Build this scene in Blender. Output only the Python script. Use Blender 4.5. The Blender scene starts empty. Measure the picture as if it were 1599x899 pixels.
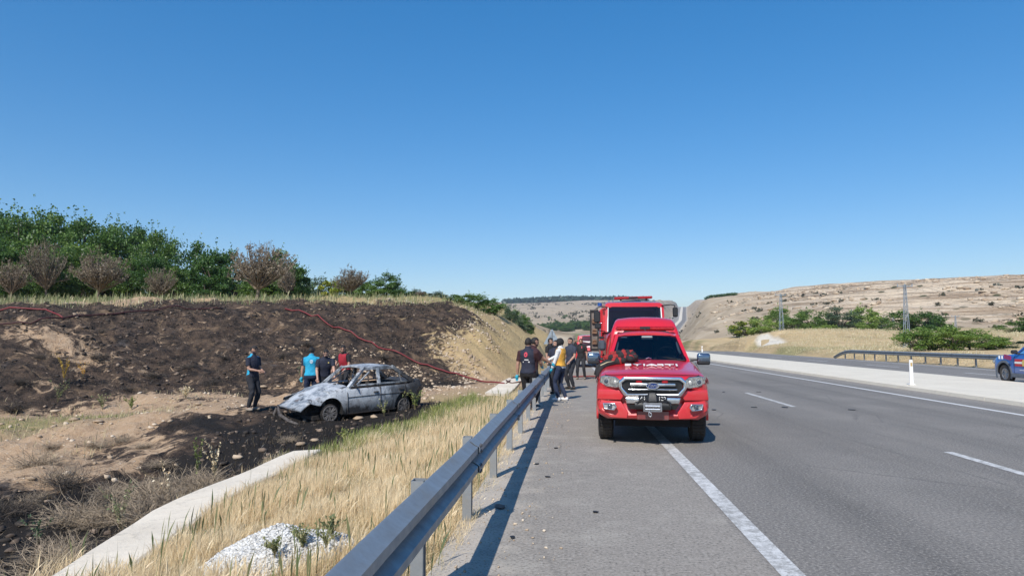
import bpy, bmesh, math, random
import numpy as np
from mathutils import Vector, Matrix, noise as mnoise
random.seed(7); RNG = np.random.default_rng(11)
SC = bpy.context.scene
COL = SC.collection
R = math.radians

# ---------------------------------------------------------------- camera, sky, sun
CAM_H = 1.62
cam_d = bpy.data.cameras.new('camera'); cam = bpy.data.objects.new('camera', cam_d); COL.objects.link(cam)
cam.location = (0, 0, CAM_H)
cam_d.sensor_width = 36; cam_d.lens = 36*1100/1599
cam.rotation_euler = (R(90+4.237), 0, R(4.433))
cam_d.clip_start = .05; cam_d.clip_end = 12000
SC.camera = cam
SUN = Vector((-.32, -1.0, 1.0)).normalized()
SUN_EL = math.asin(SUN.z); SUN_AZ = math.atan2(SUN.x, SUN.y)
W = bpy.data.worlds.new('World'); SC.world = W; W.use_nodes = True
nt = W.node_tree; nt.nodes.clear()
sky = nt.nodes.new('ShaderNodeTexSky'); sky.sky_type = 'NISHITA'; sky.sun_disc = False
sky.sun_elevation = SUN_EL; sky.sun_rotation = SUN_AZ % (2*math.pi)
sky.altitude = 600; sky.air_density = 1.0; sky.dust_density = .35; sky.ozone_density = 2.0
bg = nt.nodes.new('ShaderNodeBackground'); bg.inputs['Strength'].default_value = .12
hs = nt.nodes.new('ShaderNodeHueSaturation'); hs.inputs['Saturation'].default_value = 1.75; 
v1 = nt.nodes.new('ShaderNodeVectorMath'); v1.operation = 'SCALE'; v1.inputs['Scale'].default_value = .12; nt.links.new(sky.outputs[0], v1.inputs[0])
gm = nt.nodes.new('ShaderNodeGamma'); gm.inputs['Gamma'].default_value = .68; nt.links.new(v1.outputs[0], gm.inputs[0])
v2 = nt.nodes.new('ShaderNodeVectorMath'); v2.operation = 'SCALE'; v2.inputs['Scale'].default_value = 1/.12*.86; nt.links.new(gm.outputs[0], v2.inputs[0])
nt.links.new(v2.outputs[0], hs.inputs['Color'])
wo = nt.nodes.new('ShaderNodeOutputWorld')
v3 = nt.nodes.new('ShaderNodeVectorMath'); v3.operation = 'MULTIPLY'; v3.inputs[1].default_value = (.82, .825, .89); nt.links.new(hs.outputs[0], v3.inputs[0]); nt.links.new(v3.outputs[0], bg.inputs[0]); nt.links.new(bg.outputs[0], wo.inputs[0])
sun_d = bpy.data.lights.new('sun', 'SUN'); sun_d.energy = 3.9; sun_d.angle = R(.55); sun_d.color = (1, .955, .88)
sun = bpy.data.objects.new('sun', sun_d); COL.objects.link(sun)
sun.rotation_euler = SUN.to_track_quat('Z', 'Y').to_euler(); sun.location = (-6, -10, 30)
SC.view_settings.view_transform = 'Standard'; SC.view_settings.look = 'None'
SC.view_settings.exposure = 0.42; SC.view_settings.gamma = 1
SC.cycles.max_bounces = 6; SC.cycles.transparent_max_bounces = 12
SC.cycles.use_denoising = True

_cm = cam.rotation_euler.to_matrix()
def P(px, py, Y):
    """point of the place seen at photograph position px,py, Y metres along the road (used to survey the terrain)"""
    d = _cm @ Vector(((px-799.5)/1100, (449.5-py)/1100, -1)); d = d*(Y/d.y); return Vector((d.x, Y, CAM_H+d.z))

# ---------------------------------------------------------------- helpers: materials
MATS = {}
def M(name, col, rough=.6, metal=0.0, col2=None, var=0.0, scale=4.0, bump=0.0, bscale=60.0, coat=0.0, spec=.5, detail=6, contrast=(.35, .65), rand=0.0, sheen=0):
    """procedural principled material: base colour mottled towards col2 by noise, fine relief by bump"""
    if name in MATS: return MATS[name]
    m = bpy.data.materials.new(name); m.use_nodes = True; MATS[name] = m
    n = m.node_tree.nodes; l = m.node_tree.links; b = n['Principled BSDF']
    c = (*col, 1)
    b.inputs['Base Color'].default_value = c
    b.inputs['Roughness'].default_value = rough; b.inputs['Metallic'].default_value = metal
    b.inputs['Coat Weight'].default_value = coat; b.inputs['Coat Roughness'].default_value = .06
    b.inputs['Specular IOR Level'].default_value = spec
    tc = n.new('ShaderNodeTexCoord')
    if col2 is None: col2 = tuple(v*(1-var) for v in col)
    nz = n.new('ShaderNodeTexNoise'); nz.inputs['Scale'].default_value = scale; nz.inputs['Detail'].default_value = detail
    nz.inputs['Roughness'].default_value = .65
    l.new(tc.outputs['Object'], nz.inputs['Vector'])
    mr = n.new('ShaderNodeMapRange'); mr.inputs['From Min'].default_value = contrast[0]; mr.inputs['From Max'].default_value = contrast[1]
    l.new(nz.outputs['Fac'], mr.inputs['Value'])
    mx = n.new('ShaderNodeMix'); mx.data_type = 'RGBA'; mx.inputs[6].default_value = c; mx.inputs[7].default_value = (*col2, 1)
    l.new(mr.outputs[0], mx.inputs[0])
    out = mx.outputs[2]
    if rand:
        oi = n.new('ShaderNodeObjectInfo'); hs = n.new('ShaderNodeHueSaturation')
        m1 = n.new('ShaderNodeMapRange'); m1.inputs['To Min'].default_value = 1-rand; m1.inputs['To Max'].default_value = 1+rand
        l.new(oi.outputs['Random'], m1.inputs['Value']); l.new(m1.outputs[0], hs.inputs['Value']); l.new(out, hs.inputs['Color']); out = hs.outputs[0]
    l.new(out, b.inputs['Base Color'])
    if bump:
        n2 = n.new('ShaderNodeTexNoise'); n2.inputs['Scale'].default_value = bscale; n2.inputs['Detail'].default_value = 4
        l.new(tc.outputs['Object'], n2.inputs['Vector'])
        bp = n.new('ShaderNodeBump'); bp.inputs['Strength'].default_value = bump; bp.inputs['Distance'].default_value = .02
        l.new(n2.outputs['Fac'], bp.inputs['Height']); l.new(bp.outputs[0], b.inputs['Normal'])
    return m

class NG:
    """tiny node-graph writer"""
    def __init__(s, m): s.m = m; s.n = m.node_tree.nodes; s.l = m.node_tree.links
    def node(s, t, **k):
        o = s.n.new(t)
        for a, v in k.items(): setattr(o, a, v)
        return o
    def put(s, sock, v):
        if isinstance(v, (int, float)): sock.default_value = v
        elif isinstance(v, tuple): sock.default_value = (*v, 1) if len(v) == 3 and sock.type == 'RGBA' else v
        else: s.l.new(v, sock)
    def noise(s, vec, scale, detail=5, rough=.6, dist=0):
        o = s.n.new('ShaderNodeTexNoise'); s.put(o.inputs['Vector'], vec); o.inputs['Scale'].default_value = scale
        o.inputs['Detail'].default_value = detail; o.inputs['Roughness'].default_value = rough; o.inputs['Distortion'].default_value = dist
        return o.outputs['Fac']
    def voro(s, vec, scale, feature='F1', out='Distance', rnd=1):
        o = s.n.new('ShaderNodeTexVoronoi'); o.feature = feature; s.put(o.inputs['Vector'], vec); o.inputs['Scale'].default_value = scale
        o.inputs['Randomness'].default_value = rnd
        return o.outputs[out]
    def rng(s, v, a, b, c=0.0, d=1.0, smooth=False):
        o = s.n.new('ShaderNodeMapRange'); s.put(o.inputs[0], v)
        if smooth: o.interpolation_type = 'SMOOTHSTEP'
        for i, x in enumerate((a, b, c, d)): o.inputs[i+1].default_value = x
        return o.outputs[0]
    def mix(s, f, a, b):
        o = s.n.new('ShaderNodeMix'); o.data_type = 'RGBA'; s.put(o.inputs[0], f); s.put(o.inputs[6], a); s.put(o.inputs[7], b); return o.outputs[2]
    def math(s, op, a, b=0.0, clamp=False):
        o = s.n.new('ShaderNodeMath'); o.operation = op; o.use_clamp = clamp; s.put(o.inputs[0], a); s.put(o.inputs[1], b); return o.outputs[0]
    def attr(s, name):
        o = s.n.new('ShaderNodeAttribute'); o.attribute_name = name; return o.outputs['Fac']
    def sep(s, v):
        o = s.n.new('ShaderNodeSeparateXYZ'); s.put(o.inputs[0], v); return o.outputs
    def scalev(s, v, sc):
        o = s.n.new('ShaderNodeMapping'); s.put(o.inputs[0], v); o.inputs['Scale'].default_value = sc; return o.outputs[0]
    def bump(s, h, strength, dist, nrm=None):
        o = s.n.new('ShaderNodeBump'); o.inputs['Strength'].default_value = strength; o.inputs['Distance'].default_value = dist
        s.put(o.inputs['Height'], h)
        if nrm is not None: s.put(o.inputs['Normal'], nrm)
        return o.outputs[0]
def newmat(name):
    m = bpy.data.materials.new(name); m.use_nodes = True; MATS[name] = m
    g = NG(m); g.b = g.n['Principled BSDF']; g.obj = g.node('ShaderNodeTexCoord').outputs['Object']
    return m, g

# ---------------------------------------------------------------- helpers: meshes
class MB:
    """collects primitives; .build links them as ONE mesh object"""
    def __init__(s): s.v = []; s.f = []; s.mi = []; s.cur = 0
    def add(s, vs, fs):
        o = len(s.v); s.v += [tuple(v) for v in vs]; s.f += [tuple(i+o for i in f) for f in fs]; s.mi += [s.cur]*len(fs); return s
    def box(s, c, d, rz=0, rx=0, ry=0, taper=1.0, bev=0.0):
        hx, hy, hz = d[0]/2, d[1]/2, d[2]/2
        m = Matrix.Translation(c) @ Matrix.Rotation(rz, 4, 'Z') @ Matrix.Rotation(ry, 4, 'Y') @ Matrix.Rotation(rx, 4, 'X')
        if bev <= 0:
            vs = [m @ Vector((x*hx*(taper if z > 0 else 1), y*hy*(taper if z > 0 else 1), z*hz)) for z in (-1, 1) for x, y in ((-1, -1), (1, -1), (1, 1), (-1, 1))]
            return s.add(vs, [(3, 2, 1, 0), (4, 5, 6, 7), (0, 1, 5, 4), (1, 2, 6, 5), (2, 3, 7, 6), (3, 0, 4, 7)])
        bev = min(bev, hx*.98, hy*.98, hz*.98)
        rings = []
        for z, ins in ((-hz, bev), (-hz+bev, 0), (hz-bev, 0), (hz, bev)):
            t = taper if z > 0 else 1
            ring = []
            for sx, sy in ((-1, -1), (1, -1), (1, 1), (-1, 1)):
                X, Y = sx*(hx-ins), sy*(hy-ins)
                if ins: ring += [(X*t, Y*t)]*1
                else:
                    ring += [(X*t, Y*t)]
            # chamfered corners: two vertices per corner
            rr = []
            for k, (sx, sy) in enumerate(((-1, -1), (1, -1), (1, 1), (-1, 1))):
                a = (sx*(hx-ins-(bev if not ins else 0)), sy*(hy-ins)); b = (sx*(hx-ins), sy*(hy-ins-(bev if not ins else 0)))
                if ins: a = (sx*(hx-bev), sy*(hy-bev*1.0)); b = a; a = (sx*(hx-bev*1.3), sy*(hy-bev)); b = (sx*(hx-bev), sy*(hy-bev*1.3))
                rr += ([a, b] if (sx*sy < 0) == (True) and False else ([b, a] if sx*sy > 0 else [a, b]))
            rings.append([m @ Vector((x*t, y*t, z)) for x, y in rr])
        return s.loft(rings)
    def loft(s, rings, closed=True, caps=True):
        n = len(rings[0]); vs = [p for r in rings for p in r]; fs = []
        for i in range(len(rings)-1):
            for j in range(n if closed else n-1):
                k = (j+1) % n
                fs.append((i*n+j, i*n+k, (i+1)*n+k, (i+1)*n+j))
        if caps:
            fs.append(tuple(range(n))[::-1]); fs.append(tuple((len(rings)-1)*n+j for j in range(n)))
        return s.add(vs, fs)
    def cyl(s, a, b, r0, r1=None, n=10, caps=True):
        a = Vector(a); b = Vector(b); r1 = r0 if r1 is None else r1
        d = (b-a).normalized(); u = d.orthogonal().normalized(); w = d.cross(u)
        rings = [[p+(u*math.cos(2*math.pi*i/n)+w*math.sin(2*math.pi*i/n))*r for i in range(n)] for p, r in ((a, r0), (b, r1))]
        return s.loft(rings, caps=caps)
    def tube(s, pts, r, n=8, caps=True):
        pts = [Vector(p) for p in pts]; rs = r if isinstance(r, (list, tuple)) else [r]*len(pts)
        rings = []; u = None
        for i, p in enumerate(pts):
            d = (pts[min(i+1, len(pts)-1)]-pts[max(i-1, 0)]); d = d.normalized() if d.length > 1e-9 else Vector((0, 0, 1))
            if u is None: u = d.orthogonal().normalized()
            else:
                u = u-d*u.dot(d); u = u.normalized() if u.length > 1e-6 else d.orthogonal().normalized()
            w = d.cross(u)
            rings.append([p+(u*math.cos(2*math.pi*k/n)+w*math.sin(2*math.pi*k/n))*rs[i] for k in range(n)])
        return s.loft(rings, caps=caps)
    def ell(s, c, r, nu=10, nv=7, rot=None):
        c = Vector(c); rot = rot or Matrix.Identity(3); vs = [c+rot@Vector((0, 0, -r[2]))]; fs = []
        for j in range(1, nv):
            t = math.pi*j/nv-math.pi/2
            for i in range(nu):
                a = 2*math.pi*i/nu
                vs.append(c+rot@Vector((r[0]*math.cos(t)*math.cos(a), r[1]*math.cos(t)*math.sin(a), r[2]*math.sin(t))))
        vs.append(c+rot@Vector((0, 0, r[2])))
        for i in range(nu):
            fs.append((0, 1+(i+1) % nu, 1+i)); 
            for j in range(nv-2): fs.append((1+j*nu+i, 1+j*nu+(i+1) % nu, 1+(j+1)*nu+(i+1) % nu, 1+(j+1)*nu+i))
            fs.append((1+(nv-2)*nu+i, 1+(nv-2)*nu+(i+1) % nu, len(vs)-1))
        return s.add(vs, fs)
    def quad(s, a, b, c, d): return s.add([a, b, c, d], [(0, 1, 2, 3)])
    def poly(s, pts, off):
        """flat outline pts extruded by vector off"""
        off = Vector(off); pts = [Vector(p) for p in pts]
        return s.loft([pts, [p+off for p in pts]])
    def ring(s, outer, inner, off):
        """frame between two outlines of equal count, extruded by off"""
        off = Vector(off); n = len(outer)
        A = [Vector(p) for p in outer]; B = [Vector(p) for p in inner]
        vs = A+B+[p+off for p in A]+[p+off for p in B]; fs = []
        for i in range(n):
            k = (i+1) % n
            fs += [(i, k, n+k, n+i), (2*n+i, 3*n+i, 3*n+k, 2*n+k), (i, 2*n+i, 2*n+k, k), (n+i, n+k, 3*n+k, 3*n+i)]
        return s.add(vs, fs)
    def grid(s, rows):
        """open surface through rows of points"""
        n = len(rows[0]); vs = [p for r in rows for p in r]
        return s.add(vs, [(i*n+j, i*n+j+1, (i+1)*n+j+1, (i+1)*n+j) for i in range(len(rows)-1) for j in range(n-1)])
    def mesh(s, name, mats, smooth=False, fix=True):
        me = bpy.data.meshes.new(name); me.from_pydata(s.v, [], s.f)
        if fix:
            bm = bmesh.new(); bm.from_mesh(me); bmesh.ops.recalc_face_normals(bm, faces=bm.faces); bm.to_mesh(me); bm.free()
        for m in (mats if isinstance(mats, (list, tuple)) else [mats]): me.materials.append(m)
        if any(s.mi): me.polygons.foreach_set('material_index', s.mi)
        if smooth:
            me.polygons.foreach_set('use_smooth', [True]*len(me.polygons))
            if smooth is not True: me.set_sharp_from_angle(angle=R(smooth))
        me.update(); return me
    def build(s, name, mats, parent=None, smooth=False, fix=True):
        o = bpy.data.objects.new(name, s.mesh(name, mats, smooth, fix)); COL.objects.link(o)
        if parent is not None: o.parent = parent
        return o
def npmesh(name, verts, faces, mat, attrs=None, smooth=False):
    """fast mesh from arrays; faces = list of (F,k) int arrays"""
    me = bpy.data.meshes.new(name); me.vertices.add(len(verts)); me.vertices.foreach_set('co', np.asarray(verts, np.float32).ravel())
    fs = faces if isinstance(faces, list) else [faces]
    idx = np.concatenate([f.ravel() for f in fs]).astype(np.int32)
    tot = np.concatenate([np.full(len(f), f.shape[1]) for f in fs]).astype(np.int32); st = np.concatenate([[0], np.cumsum(tot)[:-1]]).astype(np.int32)
    me.loops.add(len(idx)); me.loops.foreach_set('vertex_index', idx)
    me.polygons.add(len(tot)); me.polygons.foreach_set('loop_start', st); me.polygons.foreach_set('loop_total', tot)
    if smooth: me.polygons.foreach_set('use_smooth', np.ones(len(tot), bool))
    for k, a in (attrs or {}).items():
        at = me.attributes.new(k, 'FLOAT', 'POINT'); at.data.foreach_set('value', np.asarray(a, np.float32))
    me.materials.append(mat); me.update(calc_edges=True)
    return me
def link(name, me, parent=None):
    o = bpy.data.objects.new(name, me); COL.objects.link(o)
    if parent is not None: o.parent = parent
    return o
def tag(o, label, cat, group=None, kind=None):
    if label: o['label'] = label
    if cat: o['category'] = cat
    if group: o['group'] = group
    if kind: o['kind'] = kind
    return o
def thing(name, label, cat, loc=(0, 0, 0), rz=0, group=None):
    o = bpy.data.objects.new(name, None); COL.objects.link(o); o.empty_display_size = .1
    o.location = loc; o.rotation_euler = (0, 0, rz)
    return tag(o, label, cat, group)
def struct(o): o['kind'] = 'structure'; return o
def stuff(o, label=None, cat=None):
    o['kind'] = 'stuff'
    if label: o['label'] = label
    if cat: o['category'] = cat
    return o
def dup(root, loc, rz=0, scale=None, label=None):
    def cp(o, par):
        c = o.copy(); COL.objects.link(c)
        if par is not None: c.parent = par
        for ch in list(o.children):
            if ch in OWN[root]: cp(ch, c)
        return c
    OWN.setdefault(root, set(root.children_recursive))
    r = cp(root, None); r.location = loc; r.rotation_euler = (0, 0, rz)
    if scale is not None: r.scale = scale if isinstance(scale, (tuple, list)) else (scale,)*3
    if label: r['label'] = label
    return r
OWN = {}
def applied(o):
    """replace o's mesh by its modifier result"""
    dg = bpy.context.evaluated_depsgraph_get(); dg.update()
    me = bpy.data.meshes.new_from_object(o.evaluated_get(dg)); o.modifiers.clear(); o.data = me; return o
def text_obj(name, txt, size, mat, parent, loc, rot, ext=.004, mirror=False, sx=1.0, shear=0.0, align='CENTER'):
    c = bpy.data.curves.new(name, 'FONT'); c.body = txt; c.size = size; c.align_x = align; c.align_y = 'CENTER'; c.extrude = ext; c.shear = shear
    c.resolution_u = 2
    t = bpy.data.objects.new(name, c); COL.objects.link(t)
    dg = bpy.context.evaluated_depsgraph_get(); me = bpy.data.meshes.new_from_object(t.evaluated_get(dg)); bpy.data.objects.remove(t)
    k = -1 if mirror else 1
    me.transform(Matrix.Diagonal((k*sx, 1, 1, 1)))
    if mirror: me.flip_normals()
    me.materials.clear(); me.materials.append(mat)
    o = bpy.data.objects.new(name, me); COL.objects.link(o); o.parent = parent; o.location = loc; o.rotation_euler = rot
    return o

# ---------------------------------------------------------------- helpers: noise on arrays
def _h(ix, iy, seed):
    n = (ix.astype(np.int64)*374761393+iy.astype(np.int64)*668265263+seed*982451653) & 0xFFFFFFFF
    n = ((n ^ (n >> 13))*1274126177) & 0xFFFFFFFF
    return ((n ^ (n >> 16)) & 0xFFFF)/65535.0
def vnoise(x, y, seed=0):
    x0 = np.floor(x); y0 = np.floor(y); fx = x-x0; fy = y-y0; fx = fx*fx*(3-2*fx); fy = fy*fy*(3-2*fy)
    a = _h(x0, y0, seed); b = _h(x0+1, y0, seed); c = _h(x0, y0+1, seed); d = _h(x0+1, y0+1, seed)
    return (a*(1-fx)+b*fx)*(1-fy)+(c*(1-fx)+d*fx)*fy
def fbm(x, y, octv=4, seed=0, gain=.5):
    s = 0; a = 1; t = 0
    for i in range(octv):
        s = s+a*vnoise(x*2**i+17.3*i, y*2**i-9.1*i, seed+i); t += a; a *= gain
    return s/t
def smooth(a, b, x):
    t = np.clip((x-a)/(b-a), 0, 1); return t*t*(3-2*t)
# ---------------------------------------------------------------- the lie of the land
RL = -.95; RR = 24.3            # edges of the paved corridor
def road_x(Y):                  # centre shift of the whole road (straight here, bending right far off)
    Y = np.asarray(Y, float); return np.interp(Y, [0, 150, 300, 600, 1200, 1900, 2600], [0, 0, 10, 62, 176, 292, 430])
def road_z(Y):
    Y = np.asarray(Y, float); return np.interp(Y, [-60, 105, 160, 260, 420, 700, 1200, 1900, 2000, 3000], [0, 0, -.6, -3.4, -5, 6, 35, 90, 92, 60])
CT = []
def C(*rows):
    for px, py, Y in rows: p = P(px, py, Y); CT.append((p.x, p.y, p.z))
def CW(*rows): CT.extend(rows)
for y in (-30, -10, 0, 3, 6, 9, 12, 16, 20, 24, 30): CW((-1.0, y, -.03))
for y in (36, 45, 55, 70, 90, 120): CW((-1.2, y, -.05))
for y in (0, 3, 6.3, 9.5, 12, 14.5): CW((-4.5, y, -.57), (-2.6, y, -.29))
for y in (0, 3, 6.3, 9.5, 12.0): CW((-5.35, y, -.66))
CW((-6.0, 0, -1.2), (-6.1, 4, -1.3), (-6.0, 8, -1.3), (-6.1, 11, -1.2), (-6.2, 13, -1.05), (-7.5, 0, -2.3), (-7.6, 5, -2.3), (-7.4, 8, -2.0), (-12, 0, -1.9), (-11, 6, -1.9))
C((100, 850, 10), (0, 899, 9), (0, 810, 11.3), (110, 800, 11.6), (0, 760, 13), (100, 765, 13.2), (0, 700, 16.6), (60, 675, 17.4), (120, 660, 18.2), (200, 655, 18.5), (250, 662, 18.2),
  (300, 680, 17), (300, 735, 14.6), (230, 720, 15), (120, 715, 15.3), (370, 680, 17), (400, 700, 16), (200, 765, 13.3), (300, 770, 13), (350, 740, 14), (430, 695, 16.4), (470, 700, 15.4), (520, 690, 16.5),
  (440, 665, 18.3), (520, 664, 18.4), (600, 655, 19.3), (650, 640, 20.6), (560, 690, 15.8), (650, 665, 17.6), (728, 652, 17.5), (700, 630, 22), (760, 618, 24.2), (815, 592, 34.5),
  (700, 610, 27), (660, 600, 29), (0, 655, 19.5), (0, 640, 21), (120, 640, 22), (250, 640, 21), (250, 612, 25), (330, 625, 23), (396, 640, 19.6), (380, 605, 26.5), (450, 600, 27.5), (480, 620, 23), (560, 596, 28), (560, 620, 24), (640, 592, 29.5), (720, 598, 29.5), (780, 596, 32),
  (0, 482, 27), (120, 485, 28), (250, 482, 30.5), (400, 480, 33), (550, 479, 35.5), (640, 480, 37), (700, 484, 38), (740, 482, 38.6), (780, 492, 44), (805, 505, 52), (830, 521, 62), (842, 528, 75),
  (40, 560, 23.5), (40, 520, 25), (200, 550, 26.7), (200, 515, 28.4), (400, 540, 30), (400, 510, 31.4), (560, 535, 32), (560, 505, 33.5), (640, 540, 33), (640, 510, 34.6), (700, 545, 33.5), (700, 513, 35.6), (760, 560, 33.5), (760, 522, 36), (795, 560, 37), (790, 528, 40), (815, 548, 46), (835, 545, 60),
  (0, 475, 36), (120, 477, 36), (250, 477, 38), (400, 477, 40), (550, 477, 43), (640, 477, 46), (700, 478, 50), (740, 472, 52), (760, 474, 60), (790, 480, 80), (810, 490, 95), (835, 505, 130),
  (0, 474, 60), (300, 475, 60), (550, 476, 62), (0, 474, 110), (300, 475, 110), (550, 476, 110), (700, 477, 100), (0, 470, 300), (400, 472, 300), (650, 473, 260), (780, 489, 260))
CW((-30, 20, -.2), (-40, 22, 1.5), (-26, 24, 1.9), (-50, 5, 0), (-30, 5, -.8), (-60, 40, 3.8), (-90, 60, 5), (-60, -30, 0), (-20, -30, -1), (-3, -30, -.4), (-6, -15, -1.2))
# right-hand side
for y in (-40, 0, 20, 40, 60, 80, 100): CW((25.4, y, -.05))
CW((30, 20, -.4), (30, 0, -.4), (60, 0, -.5), (60, -60, 0), (45, 30, 0), (75, 30, .8))
C((1150, 530, 108), (1190, 522, 103), (1220, 517, 101), (1285, 517, 98), (1150, 545, 96), (1200, 543, 86), (1250, 545, 78), (1330, 530, 90), (1130, 541, 128), (1400, 552, 60), (1500, 556, 50), (1450, 549, 64), (1599, 548, 60), (1400, 522, 130), (1500, 522, 125), (1599, 521, 120),
  (1220, 518, 140), (1300, 516, 150), (1150, 530, 170), (1110, 536, 200), (1300, 512, 200), (1450, 512, 200), (1599, 514, 190))
# cliff: foot, face, crest, plateau
C((1100, 524, 310), (1160, 516, 290), (1230, 510, 275), (1320, 506, 262), (1420, 508, 250), (1510, 512, 240), (1599, 517, 232), (1750, 520, 225), (1100, 505, 420), (1090, 492, 560))
C((1140, 492, 345), (1230, 484, 318), (1320, 478, 300), (1420, 476, 285), (1510, 474, 275), (1599, 470, 268), (1750, 465, 262))
C((1112, 463, 520), (1145, 461, 480), (1200, 456, 420), (1270, 453, 390), (1330, 449, 370), (1410, 444, 350), (1500, 440, 335), (1599, 437, 325), (1750, 432, 315))
C((1112, 463, 640), (1160, 462, 620), (1250, 457, 560), (1410, 449, 520), (1599, 442, 500), (1750, 438, 500), (1600, 460, 1200), (1300, 465, 1200), (2200, 440, 500), (2200, 500, 200), (1130, 468, 1200))
# valley and the hill beyond
CW((-8, 200, -1.5), (-6, 300, -3), (15, 180, -1), (30, 300, -3.5), (50, 420, -2), (-20, 420, -1))
C((880, 526, 420), (840, 524, 470), (930, 522, 470), (980, 520, 520), (860, 515, 600), (930, 508, 640), (820, 512, 640), (1000, 505, 760), (760, 505, 700), (830, 500, 800), (900, 496, 850),
  (850, 485, 1150), (930, 482, 1200), (1000, 480, 1250), (1030, 478, 1300), (1010, 474, 1500), (800, 474, 1700), (860, 471, 1750), (920, 470, 1700), (980, 467, 1600), (1030, 467, 1500), (1052, 472, 1600),
  (1090, 480, 1250), (1085, 490, 900), (740, 476, 1500), (600, 478, 1500), (300, 478, 1500), (0, 480, 1400), (860, 474, 2600), (1000, 473, 2600), (400, 480, 2600), (1400, 470, 2600))
CW((-3000, 0, 30), (3000, 0, 60), (0, -3000, 20), (-900, -900, 10), (900, -900, 10), (0, -300, 0), (200, -200, 3), (-200, -200, 3), (0, 4800, 60), (-3000, 3500, 60), (3000, 3500, 60), (-250, 60, 8), (-500, 300, 16), (300, 60, 6), (500, 200, 50))
CA = np.array(CT)
_wx = np.linalg.norm(CA[:, None, :2]-CA[None, :, :2], axis=2)+np.eye(len(CA))*-.02
_w = np.linalg.solve(np.block([[_wx, np.ones((len(CA), 1))], [np.ones((1, len(CA))), np.zeros((1, 1))]]), np.append(CA[:, 2], 0))
def H0(x, y):
    sh = np.shape(x); x = np.ravel(x).astype(float); y = np.ravel(y).astype(float); out = np.empty(len(x))
    for i in range(0, len(x), 20000):
        X = x[i:i+20000, None]-CA[None, :, 0]; Y = y[i:i+20000, None]-CA[None, :, 1]
        out[i:i+20000] = np.sqrt(X*X+Y*Y+.04)@_w[:-1]+_w[-1]
    return out.reshape(sh)
def H(x, y, fine=True):
    """ground height anywhere"""
    x = np.asarray(x, float); y = np.asarray(y, float)
    z = H0(x, y)
    xl = RL+road_x(y); xr = RR+road_x(y); rz = road_z(y)
    out = np.maximum(xl-x, x-xr)                       # distance outside the paved corridor
    dist = np.hypot(x, y)
    if fine:
        rough = smooth(4.0, 6.5, -x-0*y)*smooth(95, 60, y)*(x < 0)
        grs = smooth(.2, 1.0, out)*(x < 0)*smooth(95, 60, y)
        z = z+grs*.07*(fbm(x*1.1, y*1.1, 4, 3)-.5)
        bank = smooth(19.5, 24, y+(-x-10)*.12)*rough
        z = z+rough*.34*(fbm(x*.75, y*.75, 5, 5, .55)-.5)+bank*(.6*(fbm(x*.45+.2*y, y*.45, 4, 8)-.5)+.34*(fbm(x*1.9, y*1.9, 4, 9)-.5))
        mnd = smooth(10.5, 13, y)*smooth(20.5, 18, y)*smooth(-7.5, -9.5, x)*rough; z = z+mnd*(.75*(fbm(x*.38, y*.55, 4, 14)-.42)-.30*np.abs(fbm(x*.9, y*.45, 4, 15)-.5)*2)
        ril = smooth(-3.0, -3.8, x)*smooth(-9.5, -7.5, x)*smooth(29, 31, y)*smooth(60, 45, y); z = z-ril*.45*np.abs(fbm((x*.5+y*.75)*1.0, (y*.5-x*.75)*.22, 4, 16)-.5)*2+.06*ril
        gul = np.exp(-((x+8)/3.2)**2-((y-10.5)/3.2)**2); z = z+gul*.28*(fbm(x*1.7, y*1.7, 4, 21)-.5)
    # rough far country, ledges of the cliff
    far = smooth(90, 260, dist)
    z = z+far*(2.4*(fbm(x/48, y/48, 5, 31)-.5)+smooth(300, 900, dist)*9*(fbm(x/210, y/210, 4, 33)-.5))*smooth(0, 60, out)
    clf = smooth(40, 90, x-.10*y)*smooth(215, 260, dist)*smooth(900, 700, dist)
    gully = 3.2*(np.abs(fbm(x/26+3, y/60, 4, 41)-.5)*2)-.8
    st = 3.4+.6*vnoise(x/50, y/50, 46); q = (z+1.6*(fbm(x/30, y/30, 4, 44)-.5))/st; fq = q-np.floor(q)
    ledge = (np.floor(q)+smooth(.35, .95, fq))*st
    z = z+clf*smooth(5, 12, z)*(smooth(34, 28, z)*gully*.8+(ledge-z)*.9)
    bl = smooth(0, 1, np.clip(out/np.where(dist > 250, 30., 1.2), 0, 1))
    z = np.where(out <= 0, rz-.05, (rz-.05)*(1-bl)+z*bl)
    return z
def Hs(x, y): return float(H(np.array([x]), np.array([y]))[0])

# burnt / green / sandy masks over the near-left ground, as fields of the place itself
def pinp(x, y, poly):
    poly = np.array(poly); ins = np.zeros(x.shape, bool); j = len(poly)-1
    for i in range(len(poly)):
        a, b = poly[i], poly[j]
        c = ((a[1] > y) != (b[1] > y)) & (x < (b[0]-a[0])*(y-a[1])/(b[1]-a[1]+1e-12)+a[0]); ins ^= c; j = i
    return ins
def field_soft(x, y, poly, w):
    """1 inside polygon, falling to 0 over w metres outside"""
    p = np.array(poly, float); d = np.full(x.shape, 1e9)
    for i in range(len(p)):
        a = p[i]; b = p[(i+1) % len(p)]; ab = b-a; t = np.clip(((x-a[0])*ab[0]+(y-a[1])*ab[1])/(ab@ab), 0, 1)
        d = np.minimum(d, np.hypot(x-a[0]-t*ab[0], y-a[1]-t*ab[1]))
    ins = pinp(x, y, p); return np.where(ins, 1, np.clip(1-d/w, 0, 1))*np.where(ins, .5+.5*np.clip(d/w, 0, 1), .5)   # .5 at the outline
BURN = [(-30, 19.5), (-17, 21.5), (-14.6, 24.4), (-11.5, 25), (-9.5, 25.5), (-5.5, 28.8), (-4.2, 29.4), (-5.6, 32.4), (-6.6, 33.5), (-4.9, 38.9), (-8, 40.2), (-10.5, 38.2), (-14.6, 35.6), (-18, 33), (-21.5, 29.8), (-34, 28.6)]
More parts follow.
